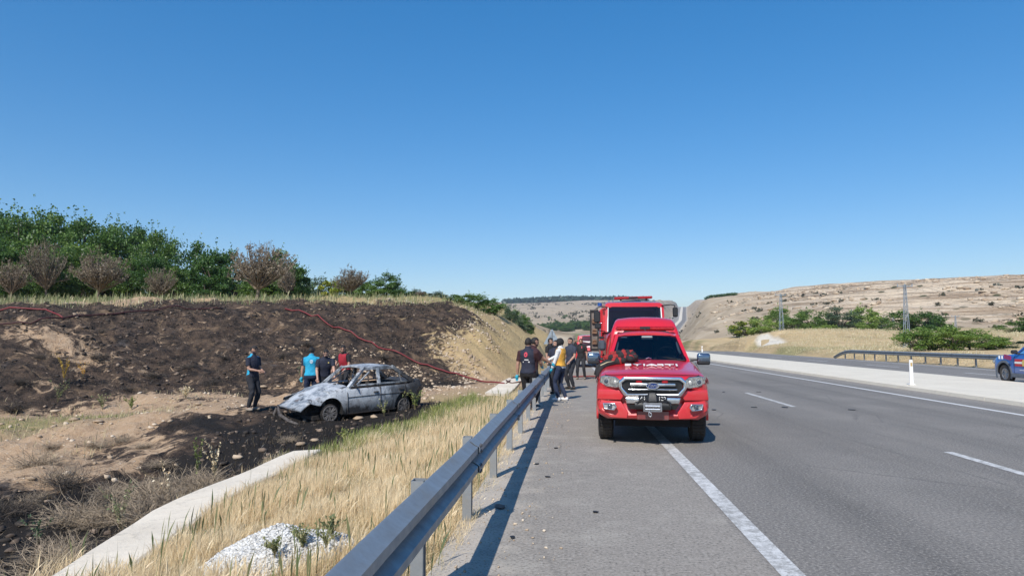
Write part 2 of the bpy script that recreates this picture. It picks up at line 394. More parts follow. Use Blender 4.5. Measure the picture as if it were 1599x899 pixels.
BURN2 = [(-10.6, 17.2), (-9.0, 19.0), (-8.9, 20.2), (-6.6, 21.2), (-4.4, 22.6), (-2.9, 21.6), (-4.3, 17.6), (-5.05, 14.2), (-5.2, 12), (-5.4, 8), (-5.7, 4), (-14, 4), (-13.5, 9), (-11.2, 12.4), (-9.0, 14.0), (-9.0, 16.4)]
GREEN = [(-5.0, 13.4), (-4.6, 13.6), (-3.5, 17), (-2.6, 21), (-2.2, 23.8), (-3.2, 22.8), (-4.0, 20.2), (-5.0, 16)]
GREEN2 = [(-20, 16.6), (-15.6, 17.2), (-12.6, 19.6), (-12.4, 20.6), (-16, 19.6), (-22, 19)]
# ---------------------------------------------------------------- ground sheets
def soil_mat():
    m, g = newmat('soil'); o = g.obj
    burn = g.attr('burn'); green = g.attr('green'); dry = g.attr('dry')
    n1 = g.noise(o, .9, 8, .65); n2 = g.noise(o, 6, 6, .7); n3 = g.noise(o, 34, 4, .7)
    tan = g.mix(g.rng(n1, .35, .65), (.46, .315, .195), (.36, .245, .155))
    tan = g.mix(g.rng(n2, .45, .75), tan, (.52, .39, .27))
    tan = g.mix(g.rng(n3, .55, .75), tan, (.25, .17, .11))
    stone = g.voro(o, 9, 'F1'); st = g.rng(stone, .16, .24, 1, 0)
    tan = g.mix(g.math('MULTIPLY', st, g.rng(g.noise(o, 2.2, 3), .5, .62)), tan, (.60, .52, .42))
    dr = g.mix(g.rng(n2, .3, .7), (.50, .37, .19), (.34, .25, .13))
    c = g.mix(dry, tan, dr)
    c = g.mix(g.math('MULTIPLY', green, g.rng(n2, .3, .6, .3, 1)), c, (.15, .17, .055))
    bl = g.mix(g.rng(g.noise(o, 2.3, 8, .75), .42, .60), (.020, .017, .016), (.095, .066, .048)); bl = g.mix(g.rng(g.noise(o, .8, 7, .75, .8), .55, .66, 0, .8), bl, (.20, .135, .085))
    bl = g.mix(g.rng(n3, .58, .70), bl, (.19, .14, .10))
    ash = g.rng(g.noise(o, 1.1, 5, .7), .60, .72)
    bl = g.mix(g.math('MULTIPLY', ash, .40), bl, (.17, .15, .14)); bl = g.mix(g.rng(burn, .76, .90), bl, (.022, .019, .017))
    nb = g.noise(o, 1.5, 9, .72, 1.2)
    bm_ = g.rng(g.math('ADD', burn, g.math('MULTIPLY', g.math('SUBTRACT', nb, .5), 1.75)), .40, .58)
    c = g.mix(bm_, c, bl)
    g.put(g.b.inputs['Base Color'], c); g.b.inputs['Roughness'].default_value = .95; g.b.inputs['Specular IOR Level'].default_value = .15
    h = g.math('ADD', g.math('MULTIPLY', n2, .7), g.math('MULTIPLY', n3, .35)); h = g.math('ADD', h, g.math('MULTIPLY', st, .25))
    g.put(g.b.inputs['Normal'], g.bump(h, .9, .10))
    return m
def seq(a, segs):
    out = [a]
    for step, to in segs:
        n = max(1, int(round(abs(to-out[-1])/step))); out += list(np.linspace(out[-1], to, n+1)[1:])
    return np.array(out)
gx = seq(-.9, [(.1, -9), (.14, -22), (.6, -34), (1.6, -62)])
gy = seq(-3, [(.25, 3), (.1, 20), (.14, 40), (.4, 60), (1.0, 96)])
GX, GY = np.meshgrid(gx, gy)
GZ = H(GX, GY)
edge = np.maximum(smooth(55, 62, -GX), np.maximum(smooth(88, 96, GY), smooth(-1, -3, GY)))
GZ = GZ-edge*1.2
GZ = np.where(GX > -.92, -.06, GZ)
nz = (fbm(GX*.5, GY*.5, 4, 71)-.5)
wx = GX+1.6*(fbm(GX*.6, GY*.6, 3, 72)-.5); wy = GY+1.6*(fbm(GX*.6, GY*.6, 3, 73)-.5)
b1_ = np.clip(field_soft(wx, wy, BURN, 1.5)+.10, 0, .72); b2_ = np.clip(field_soft(wx, wy, BURN2, 1.1)+.12, 0, .92)
burn = np.maximum(b1_, b2_); burn = np.maximum(burn, .43*np.exp(-((GX+12.2)/3.4)**2-((GY-22.2)/2.6)**2)); burn = np.maximum(burn, .56*np.exp(-((GX+10.4)/2.2)**2-((GY-15.9)/2.0)**2))
# sandy ribs that the fire missed
burn = burn-.75*np.exp(-((GX+8.6)/1.6)**2-((GY-27.4)/.8)**2)-.35*np.exp(-((GX+19)/2)**2-((GY-25.4)/1)**2)
burn = burn+.5*np.exp(-((GX+5.2)/.8)**2-((GY-28.9)/.7)**2)
green = np.maximum(field_soft(wx, wy, GREEN, .7), field_soft(wx, wy, GREEN2, 1.0)*.8)
green = np.maximum(green, .35*smooth(36, 42, GY+GX*0-(-GX-14)*.25)*(GX < -5))
dry = np.maximum(smooth(5.2, 4.4, -GX)*smooth(30, 22, GY), smooth(30, 36, GY+(GX+12)*0.3)*(GX < -4)*.8)
dry = np.maximum(dry, smooth(6.2, 4.6, -GX)*smooth(30, 35, GY))
nxg, nyg = len(gx), len(gy)
ii = (np.arange(nyg-1)[:, None]*nxg+np.arange(nxg-1)[None, :]).ravel()
F = np.stack([ii, ii+nxg, ii+nxg+1, ii+1], 1)
SOIL = soil_mat()
me = npmesh('roadside_ground', np.stack([GX.ravel(), GY.ravel(), GZ.ravel()], 1), F, SOIL,
            {'burn': np.clip(burn, 0, .92).ravel(), 'green': np.clip(green, 0, 1).ravel(), 'dry': np.clip(dry, 0, 1).ravel()}, smooth=True)
GROUND = struct(link('ground', me)); GROUND['label'] = 'burnt and sandy roadside ground with ditch and cut bank'

def country_mat():
    m, g = newmat('country'); o = g.obj; s = g.sep(o)
    n1 = g.noise(o, .012, 8, .62); n2 = g.noise(o, .07, 7, .65); n3 = g.noise(o, .5, 6, .7)
    c = g.mix(g.rng(n1, .35, .65), (.46, .36, .245), (.36, .28, .19))
    c = g.mix(g.rng(n2, .50, .70), c, (.54, .45, .33))
    # strata of the cliffs: long thin level bands, pale rock and dark gaps
    v = g.scalev(o, (.022, .022, .62)); b1 = g.noise(v, 1.0, 7, .7, .6)
    v2 = g.scalev(o, (.06, .06, 1.7)); b2 = g.noise(v2, 1.0, 6, .7, .4)
    rock = g.mix(g.rng(b1, .42, .56), (.31, .225, .15), (.60, .49, .36)); rock = g.mix(g.math('MULTIPLY', g.rng(b2, .56, .62), g.rng(n2, .40, .55)), rock, (.10, .075, .055))
    rock = g.mix(g.rng(g.noise(o, .9, 5, .7), .56, .68), rock, (.12, .10, .07))
    c = g.mix(g.attr('cliff'), c, rock)
    spots = g.voro(o, .13, 'F1'); c = g.mix(g.math('MULTIPLY', g.rng(spots, .16, .24, 1, 0), g.rng(g.noise(o, .01, 3), .45, .6)), c, (.09, .085, .045))
    terr = g.noise(g.scalev(o, (.012, .012, .35)), 1, 5, .6, .8); c = g.mix(g.math('MULTIPLY', g.rng(terr, .58, .64), .5), c, (.17, .125, .08))
    field = g.mix(g.rng(n3, .35, .65), (.58, .44, .26), (.46, .34, .19)); field = g.mix(g.rng(n2, .55, .7), field, (.25, .20, .10))
    c = g.mix(g.attr('field'), c, field)
    c = g.mix(g.attr('green'), c, g.mix(g.rng(n2, .4, .6), (.12, .16, .055), (.20, .21, .09)))
    c = g.mix(g.attr('white'), c, (.70, .64, .54))
    g.put(g.b.inputs['Base Color'], c); g.b.inputs['Roughness'].default_value = .95; g.b.inputs['Specular IOR Level'].default_value = .1
    g.put(g.b.inputs['Normal'], g.bump(g.math('ADD', g.math('MULTIPLY', n3, .5), g.math('MULTIPLY', b2, .6)), 1.0, 1.2))
    return m
th = np.concatenate([np.arange(-52, -30, .5), np.arange(-30, 4, .16), np.arange(4, 41, .11), np.arange(41, 60, .5), np.arange(60, 308, 6), [308]])
rr = np.concatenate([[3, 8, 14], np.geomspace(20, 230, 70), np.geomspace(233, 560, 150), np.geomspace(568, 2200, 110), np.geomspace(2300, 7000, 14)])
TH, RAD = np.meshgrid(R(1)*th, rr)
FX = np.sin(TH)*RAD; FY = np.cos(TH)*RAD
FZ = H(FX, FY, fine=False)
inpatch = (FX > -60) & (FX < -.9) & (FY > -2) & (FY < 93)
FZ = np.where(inpatch, FZ-1.1, FZ); FZ = np.where(np.maximum((RL+road_x(FY))-FX, FX-(RR+road_x(FY))) <= 2, np.minimum(FZ, road_z(FY)-.5+0*FZ), FZ)
dist = RAD
cl = smooth(40, 90, FX-.10*FY)*smooth(215, 240, dist)*smooth(900, 700, dist)*smooth(4, 9, FZ)
cl = np.maximum(cl, .45*smooth(30, 60, FX-.15*FY)*smooth(600, 800, dist))
fl = smooth(24, 26, FX)*smooth(250, 215, dist)
gr = smooth(560, 480, dist)*smooth(300, 380, dist)*(TH < R(9))*(TH > R(-9))*.9
gr = np.maximum(gr, smooth(60, 90, dist)*(TH < R(-8))*.5)
wh = FX*0
nx_, ny_ = len(th), len(rr); ii = (np.arange(ny_-1)[:, None]*nx_+np.arange(nx_-1)[None, :]).ravel()
F = np.stack([ii, ii+1, ii+nx_+1, ii+nx_], 1)
me = npmesh('countryside', np.stack([FX.ravel(), FY.ravel(), FZ.ravel()], 1), F, country_mat(),
            {'cliff': cl.ravel(), 'field': fl.ravel(), 'green': np.clip(gr, 0, 1).ravel(), 'white': np.clip(wh, 0, 1).ravel()}, smooth=True)
struct(link('terrain', me))['label'] = 'dry hills, rock strata slope and valley beyond the road'

# field right of the road at finer grain (mound with bare chalk patch)
hx = seq(24.2, [(.5, 44), (1.2, 90), (3, 130)]); hy = seq(20, [(1.5, 60), (1.0, 130), (2.5, 200)])
QX, QY = np.meshgrid(hx, hy); QZ = H(QX, QY, False)+.35*(fbm(QX*.22, QY*.22, 5, 91)-.5)*smooth(25.5, 29, QX)
ed = np.maximum(smooth(120, 130, QX), np.maximum(smooth(190, 200, QY), smooth(24, 20, QY))); QZ = QZ+.12*smooth(25, 27, QX)-ed*1.5
fld = np.ones_like(QX); wh = smooth(.40, .60, np.exp(-((QX-27.5)/1.5)**2-((QY-98)/6)**2)*(.75+.5*fbm(QX*1.1, QY*.4, 4, 5)))
ii = (np.arange(len(hy)-1)[:, None]*len(hx)+np.arange(len(hx)-1)[None, :]).ravel(); F = np.stack([ii, ii+1, ii+len(hx)+1, ii+len(hx)], 1)
me = npmesh('field', np.stack([QX.ravel(), QY.ravel(), QZ.ravel()], 1), F, MATS['country'],
            {'cliff': 0*QX.ravel(), 'field': fld.ravel(), 'green': np.clip(.8*(fbm(QX/9, QY/9, 3, 93)-.62)*6, 0, .6).ravel(), 'white': np.clip(wh, 0, 1).ravel()}, smooth=True)
struct(link('field', me))['label'] = 'dry grass field and low mound beyond the far carriageway'
def HF(x, y):     # top of the field sheet
    z = float(H(np.array([x]), np.array([y]), False)[0]); z += .35*(float(fbm(np.array([x*.22]), np.array([y*.22]), 5, 91)[0])-.5)*float(smooth(25.5, 29, x)); return z+.12*float(smooth(25, 27, x))

# ---------------------------------------------------------------- road
def asphalt(name, base, base2, dust):
    m, g = newmat(name); o = g.obj; s = g.sep(o)
    n1 = g.noise(o, .35, 6, .6); nl = g.noise(g.scalev(o, (1.1, .05, 1)), 1.2, 5, .6)
    n3 = g.noise(o, 38, 4, .75); n4 = g.noise(o, 8, 5, .7)
    c = g.mix(g.rng(nl, .35, .7), base, base2)
    c = g.mix(g.rng(n1, .5, .7, 0, .7), c, tuple(v*1.18 for v in base)); c = g.mix(g.rng(g.noise(g.scalev(o, (1, .25, 1)), .8, 6, .7), .55, .72, 0, .5), c, tuple(v*.72 for v in base2))
    # wheel tracks along the lane, rubbed darker and smoother
    tr = g.math('ADD', g.rng(g.math('ABSOLUTE', g.math('SUBTRACT', s[0], 2.75)), 0, .5, 1, 0), g.rng(g.math('ABSOLUTE', g.math('SUBTRACT', s[0], 4.45)), 0, .5, 1, 0))
    tr2 = g.math('ADD', g.rng(g.math('ABSOLUTE', g.math('SUBTRACT', s[0], 6.7)), 0, .5, 1, 0), g.rng(g.math('ABSOLUTE', g.math('SUBTRACT', s[0], 8.4)), 0, .5, 1, 0))
    tr = g.math('MULTIPLY', g.math('ADD', tr, tr2), g.rng(nl, .3, .6, .3, 1))
    c = g.mix(g.math('MULTIPLY', tr, .42), c, tuple(v*.55 for v in base2))
    if dust:      # paler worn hard shoulder, dusty at the rail
        sh = g.rng(g.math('ADD', s[0], g.math('MULTIPLY', g.math('SUBTRACT', n4, .5), .10)), 1.40, 1.50, 1, 0)
        shc = g.mix(g.rng(n4, .3, .7), (.315, .28, .24), (.245, .22, .19)); shc = g.mix(g.rng(g.noise(o, 1.3, 6, .65), .52, .75), shc, (.38, .345, .295))
        c = g.mix(sh, c, shc)
        du = g.rng(g.math('ADD', s[0], g.math('MULTIPLY', g.math('SUBTRACT', g.noise(o, 2.5, 6, .7), .5), 1.3)), -.75, -.35, 1, 0)
        c = g.mix(du, c, (.46, .40, .33))
        d2 = g.rng(g.math('ADD', s[0], g.math('MULTIPLY', g.math('SUBTRACT', g.noise(o, 2.5, 6, .7), .5), 1.0)), 10.2, 11.1, 0, .55); c = g.mix(d2, c, (.36, .32, .27))
    sp = g.rng(n3, .53, .64); c = g.mix(g.math('MULTIPLY', sp, .75), c, (.42, .385, .34))
    sd = g.rng(n3, .46, .36); c = g.mix(g.math('MULTIPLY', sd, .7), c, (.05, .048, .045))
    oil = g.rng(g.noise(o, .9, 4, .7), .66, .72); c = g.mix(g.math('MULTIPLY', oil, .35), c, (.06, .06, .06))
    cr = g.voro(g.scalev(o, (1, .35, 1)), .55, 'DISTANCE_TO_EDGE'); ck = g.rng(g.math('ADD', cr, g.math('MULTIPLY', g.noise(o, 6, 3), .03)), .018, .026, 1, 0)
    c = g.mix(g.math('MULTIPLY', ck, g.math('MULTIPLY', g.rng(n1, .50, .58), .28)), c, (.04, .04, .04))
    g.put(g.b.inputs['Base Color'], c); g.put(g.b.inputs['Roughness'], g.rng(n4, .3, .7, .78, .92)); g.b.inputs['Specular IOR Level'].default_value = .3
    g.put(g.b.inputs['Normal'], g.bump(n3, .55, .012))
    return m
def ribbon(name, x0, x1, ys, dz, mat, parent=None, nx=1, crown=None):
    ys = np.array(ys, float); rows = []
    for y in ys:
        rows.append([(x0+(x1-x0)*k/nx+float(road_x(y)), y, float(road_z(y))+dz) for k in range(nx+1)])
    mb = MB(); mb.grid(rows); return mb.build(name, mat, parent, fix=False)
YS = np.concatenate([np.linspace(-60, 105, 34), np.linspace(112, 420, 40), np.linspace(440, 2000, 60)])
ASPH = asphalt('asphalt_near', (.215, .196, .174), (.158, .146, .132), True); ASPH2 = asphalt('asphalt_far', (.205, .19, .172), (.17, .158, .145), False)
ROAD = struct(ribbon('road', -.97, 11.15, YS, 0, ASPH)); ROAD['label'] = 'near carriageway with pale hard shoulder'
ROAD2 = struct(ribbon('road', 16.35, 24.2, YS, 0, ASPH2)); ROAD2['label'] = 'far carriageway beyond the concrete median'
def paintmat(name, wear):
    m, g = newmat(name); o = g.obj; n = g.noise(o, 9, 6, .75); n2 = g.noise(o, 60, 3, .7); n3 = g.noise(o, .8, 4)
    w = g.rng(g.math('ADD', g.math('ADD', n, g.math('MULTIPLY', n2, .45)), g.math('MULTIPLY', n3, .3)), .84-wear, 1.04-wear)
    c = g.mix(w, (.60, .59, .57), (.30, .29, .27)); g.put(g.b.inputs['Base Color'], c); g.b.inputs['Roughness'].default_value = .8; return m
PW = paintmat('road_paint', .06); PW2 = paintmat('road_paint_fresh', -.08)
ribbon('edge_line', 1.465, 1.635, YS, .004, PW, ROAD); ribbon('edge_line', 9.77, 9.93, YS, .004, PW2, ROAD)
ribbon('edge_line', 16.72, 16.89, YS, .004, PW2, ROAD2); ribbon('edge_line', 23.1, 23.26, YS, .004, PW2, ROAD2)
for k in range(-2, 14):
    a = 6.25+11.6*k
    ribbon('lane_dash', 5.45, 5.59, np.linspace(a, a+4.6, 4), .004, PW, ROAD); ribbon('lane_dash', 19.75, 19.88, np.linspace(a+3, a+7.6, 4), .004, PW2, ROAD2)
# median: raised concrete slab poured in bays
def concrete(name, c0, c1, stain=.5):
    m, g = newmat(name); o = g.obj; n = g.noise(o, .7, 7, .65); n2 = g.noise(o, 7, 6, .7); n3 = g.noise(o, 70, 3, .7)
    c = g.mix(g.rng(n, .35, .7), c0, c1); c = g.mix(g.math('MULTIPLY', g.rng(n2, .55, .75), stain), c, tuple(v*.6 for v in c1)); c = g.mix(g.math('MULTIPLY', g.rng(n3, .6, .7), .4), c, tuple(v*.5 for v in c1))
    g.put(g.b.inputs['Base Color'], c); g.b.inputs['Roughness'].default_value = .9; g.b.inputs['Specular IOR Level'].default_value = .2
    g.put(g.b.inputs['Normal'], g.bump(g.math('ADD', n2, g.math('MULTIPLY', n3, .4)), .5, .03)); return m
MEDM = concrete('median_concrete', (.70, .64, .53), (.62, .56, .46), .25)
med = bpy.data.objects.new('median', None); COL.objects.link(med); med['kind'] = 'structure'; med['label'] = 'pale raised concrete median between the carriageways'
def bay(y0, y1, name='slab_bay'):
    mb = MB(); pr = [(11.15, -.02), (11.18, .10), (11.35, .13), (13.45, .16), (16.15, .13), (16.32, .10), (16.35, -.02)]
    n = 2; rows = []
    for k in range(n+1):
        y = y0+(y1-y0)*k/n; rows.append([(x+float(road_x(y)), y, z+float(road_z(y))) for x, z in pr])
    mb.loft(rows, closed=False, caps=False); mb.add(rows[0], [tuple(range(7))]); mb.add(rows[-1], [tuple(range(7))])
    return mb.build(name, MEDM, med)
for k in range(-4, 26): bay(k*5.0, k*5.0+4.985)
mb = MB()
ys2 = np.concatenate([np.linspace(130, 420, 30), np.linspace(450, 1990, 60)]); mb.grid([[(x+float(road_x(y)), y, z+float(road_z(y))) for x, z in ((11.15, .02), (11.3, .13), (13.45, .16), (16.2, .13), (16.35, .02))] for y in ys2])
mb.build('slab', MEDM, med)
# pale verge each side of the far climbing road
mb = MB()
for s_, a, b in ((1, 24.2, 27.5), (-1, -5, -.97)):
    mb.grid([[(a+float(road_x(y)), y, float(road_z(y))-.02), (b+float(road_x(y)), y, float(road_z(y))-.02)] for y in np.linspace(700, 2000, 60)])
struct(mb.build('verge', concrete('verge_gravel', (.50, .44, .34), (.42, .36, .28))))

# ---------------------------------------------------------------- guardrails
GALV, g = newmat('galvanised'); o_ = g.obj
n = g.noise(o_, 9, 6, .7); v = g.voro(o_, 40, 'F1', 'Color'); n5 = g.noise(g.scalev(o_, (1, .3, 6)), 3, 5, .7)
c = g.mix(g.rng(n, .3, .7), (.34, .36, .375), (.25, .27, .285)); c = g.mix(g.rng(g.noise(o_, 1.6, 5, .7), .52, .68, 0, .55), c, (.30, .27, .23)); c = g.mix(g.rng(n5, .55, .75, 0, .5), c, (.22, .215, .21)); g.put(g.b.inputs['Base Color'], c)
g.b.inputs['Metallic'].default_value = .55; g.put(g.b.inputs['Roughness'], g.rng(n, .3, .7, .42, .6)); g.put(g.b.inputs['Normal'], g.bump(n5, .08, .01))
BOLT = M('bolt_steel', (.10, .10, .11), .5, .6)
def wprof():
    # W-beam section (x outward to the traffic, z up), 0.31 m deep face
    pts = [(-.005, -.155), (.010, -.150), (.040, -.125), (.081, -.105), (.083, -.055), (.045, -.030), (.006, -.012), (.004, .012), (.045, .030), (.083, .055), (.081, .105), (.040, .125), (.010, .150), (-.005, .155)]
    return pts
def guardrail(name, label, xf, y0, y1, bay_len, side, ztop=.76, spacer=True, ends=False, zf=None, post_step=2.0, ym=lambda y: y):
    g0 = thing(name, label, 'guardrail'); zf = zf or (lambda y: 0.0); pr = wprof(); proto_post = None; proto_bolt = None
    nb = int(round((y1-y0)/bay_len)); shp = []
    for k in range(nb):
        ya = y0+k*bay_len; yb = ya+bay_len+.16
        mb = MB(); rows = []
        for t in np.linspace(0, 1, 5):
            y = ya+(yb-ya)*t; lap = .010 if t < .01 else (0 if t < .99 else -.004)
            drop = 0
            if ends and k < 1: drop = (1-t)**2*.62
            zc = ztop-.155+zf(y)-drop
            rows.append([(xf(y)+side*(x+lap), ym(y), zc+z) for x, z in pr])
        back = [[(p[0]-side*.004, p[1], p[2]) for p in r] for r in rows]
        for a in (rows, back): mb.grid(a)
        for e in (0, -1): mb.add(rows[e]+back[e], [(i, i+1, len(pr)+i+1, len(pr)+i) for i in range(len(pr)-1)])
        mb.add([r[-1] for r in rows]+[r[-1] for r in back], [(i, i+1, 5+i+1, 5+i) for i in range(4)])
        o = mb.build('rail_panel', GALV, g0, smooth=30)
        mb = MB()       # splice bolts
        for dy in (.05, .11):
            for z in (-.108, -.06, .06, .108):
                y = ya+dy; zc = ztop-.155+zf(y)-(.62 if ends and k < 1 else 0); mb.cyl((xf(y)+side*.081, ym(y), zc+z), (xf(y)+side*.099, ym(y), zc+z), .016, .013, 6)
        stuff(mb.build('splice_bolts', BOLT, o))
    y = y0+.4
    while y < y1:
        x = xf(y); z0 = zf(y); b = x-side*.10
        if not (ends and y < y0+1):
            mb = MB()   # C-section post: web and two flanges
            w, d, h = .09, .08, ztop-.015; t = .006
            cx = x-side*.075
            mb.box((cx-side*.0, ym(y)-w/2, z0+h/2-.25), (d, t, h+.5)); mb.box((cx-side*(d/2-t/2), ym(y), z0+h/2-.25), (t, w, h+.5)); mb.box((cx+side*(d/2-t/2), ym(y)-.03, z0+h/2-.25), (t, .035, h+.5)); mb.box((cx-side*0, ym(y)+w/2, z0+h/2-.25), (d, t, h+.5))
            po = mb.build('post', GALV, g0)
            if spacer:
                mb = MB(); mb.box((x-side*.008, ym(y), z0+ztop-.155), (.02, .13, .27)); mb.build('spacer', GALV, po)
        y += post_step
    return g0
xl = lambda y: -.925+.0145*min(y, 34)
GR = guardrail('guardrail', 'galvanised steel guardrail running along the hard shoulder beside the dry grass', xl, -1.94, 42, 4.0, 1, post_step=2.0)
GR2 = guardrail('guardrail', 'long guardrail beyond the far carriageway, its far end ramped down to the ground', lambda y: 24.45, 0, 72, 4.0, -1, ztop=.80, spacer=False, ends=True, ym=lambda y: 67-y)
# ---------------------------------------------------------------- vehicle materials
def carpaint(name, col, dirt=.25, rough=.3, dust=(.42, .36, .29)):
    m, g = newmat(name); o = g.obj; n = g.noise(o, 2.3, 6, .65); n2 = g.noise(o, 25, 4, .7); s = g.sep(o)
    low = g.rng(s[2], .2, 1.0, 1, .12); d = g.math('MULTIPLY', g.math('MULTIPLY', g.rng(n, .35, .7), low), dirt)
    g.put(g.b.inputs['Base Color'], g.mix(d, col, dust)); g.put(g.b.inputs['Roughness'], g.rng(n2, .3, .7, rough, rough+.14))
    g.b.inputs['Coat Weight'].default_value = .8; g.b.inputs['Coat Roughness'].default_value = .1
    g.put(g.b.inputs['Normal'], g.bump(g.noise(o, 3.5, 2), .06, .03)); return m
RED = carpaint('red_paint', (.56, .008, .020)); RED2 = carpaint('red_paint_truck', (.52, .010, .020), .35, .35); BLUE = carpaint('blue_paint', (.012, .11, .40), .3)
CHROME = M('chrome', (.86, .87, .88), .2, 1.0, var=.25, scale=8); BLACKP = M('black_plastic', (.018, .018, .02), .5, var=.4, scale=12, bump=.15)
RUBBER = M('tyre_rubber', (.022, .021, .021), .85, col2=(.06, .052, .045), scale=5, bump=.3, bscale=90)
DARK = M('dark_underside', (.008, .008, .009), .9, var=.3); RIMM = M('rim_alloy', (.34, .34, .35), .38, .7, var=.35, scale=14)
WHITE = M('white_print', (.78, .78, .76), .5, var=.08); SILV = M('silver_shutter', (.46, .46, .45), .42, .5, col2=(.36, .33, .30), scale=3)
REDLENS = M('red_lens', (.45, .01, .012), .18, var=.5, scale=30, coat=.6); LENSB = M('blue_lens', (.02, .08, .30), .2, coat=.6, var=.3)
SEATM = M('seat_fabric', (.035, .035, .04), .85, var=.3, scale=20); STEEL = M('worn_steel', (.42, .42, .43), .35, .8, var=.3, scale=20)
def glassmat(name, tint, alpha):
    m = bpy.data.materials.new(name); m.use_nodes = True; n = m.node_tree.nodes; l = m.node_tree.links; MATS[name] = m
    n.clear(); out = n.new('ShaderNodeOutputMaterial'); tr = n.new('ShaderNodeBsdfTransparent'); tr.inputs[0].default_value = (*tint, 1)
    gl = n.new('ShaderNodeBsdfGlossy'); gl.inputs['Roughness'].default_value = .03; gl.inputs[0].default_value = (1, 1, 1, 1)
    tc = n.new('ShaderNodeTexCoord'); nz = n.new('ShaderNodeTexNoise'); nz.inputs['Scale'].default_value = 4; l.new(tc.outputs['Object'], nz.inputs[0])
    mr = n.new('ShaderNodeMapRange'); mr.inputs['To Min'].default_value = .02; mr.inputs['To Max'].default_value = .09; l.new(nz.outputs[0], mr.inputs[0]); l.new(mr.outputs[0], gl.inputs['Roughness'])
    fr = n.new('ShaderNodeFresnel'); fr.inputs[0].default_value = 1.5; mx = n.new('ShaderNodeMixShader')
    l.new(fr.outputs[0], mx.inputs[0]); l.new(tr.outputs[0], mx.inputs[1]); l.new(gl.outputs[0], mx.inputs[2]); l.new(mx.outputs[0], out.inputs[0]); return m
GLASS = glassmat('tinted_glass', (.30, .36, .42), 1); CLEAR = glassmat('clear_glass', (.86, .88, .9), 1)

def body_loft(stations, bow=0.0, y_bow=(-.9, .1), hw=.93, sub=3):
    """stations: (y, [(x,z)...half profile from bottom centre up to top centre])"""
    ys = [s[0] for s in stations]; prof = np.array([s[1] for s in stations], float)     # S,N,2
    mb = MB(); rings = []
    t = [i+k/sub for i in range(len(ys)-1) for k in range(sub)]+[len(ys)-1]
    def cr(a, u):     # monotone-ish Catmull-Rom
        i = int(min(u, len(a)-1.0001)); f = u-i; p1 = a[i]; p2 = a[min(i+1, len(a)-1)]; m1 = (p2-a[max(i-1, 0)])/2 if i > 0 else (p2-p1); m2 = (a[min(i+2, len(a)-1)]-p1)/2
        lim = lambda mm: np.clip(mm, -1.5*np.abs(p2-p1), 1.5*np.abs(p2-p1))
        m1 = lim(m1); m2 = lim(m2)
        return (2*f**3-3*f**2+1)*p1+(f**3-2*f**2+f)*m1+(-2*f**3+3*f**2)*p2+(f**3-f**2)*m2
    ya = np.array(ys, float)
    for u in t:
        y = float(cr(ya, u)); pr = cr(prof, u)
        half = [(float(x), float(z)) for x, z in pr]
        full = half+[(-x, z) for x, z in half[-2:0:-1]]
        k = bow*float(np.clip((y_bow[1]-y)/(y_bow[1]-y_bow[0]), 0, 1))
        rings.append([(x, y+k*min(abs(x)/hw, 1.05)**2.4, z) for x, z in full])
    mb.loft(rings); return mb
def cut_cyl(o, specs):
    """cut wheel openings: specs of (x0,x1,y,z,r)"""
    mb = MB()
    for x0, x1, y, z, r in specs: mb.cyl((x0, y, z), (x1, y, z), r, r, 28)
    c = mb.build('cutter', DARK, o.parent)
    bm = bmesh.new(); bm.from_mesh(o.data); bmesh.ops.remove_doubles(bm, verts=bm.verts, dist=1e-4); bmesh.ops.recalc_face_normals(bm, faces=bm.faces); bm.to_mesh(o.data); bm.free()
    md = o.modifiers.new('b', 'BOOLEAN'); md.object = c; md.operation = 'DIFFERENCE'; md.solver = 'EXACT'; md.use_self = True; md.material_mode = 'TRANSFER'; applied(o)
    me = c.data; bpy.data.objects.remove(c); bpy.data.meshes.remove(me)
    o.data.polygons.foreach_set('use_smooth', [True]*len(o.data.polygons)); o.data.set_sharp_from_angle(angle=R(32))
    return o
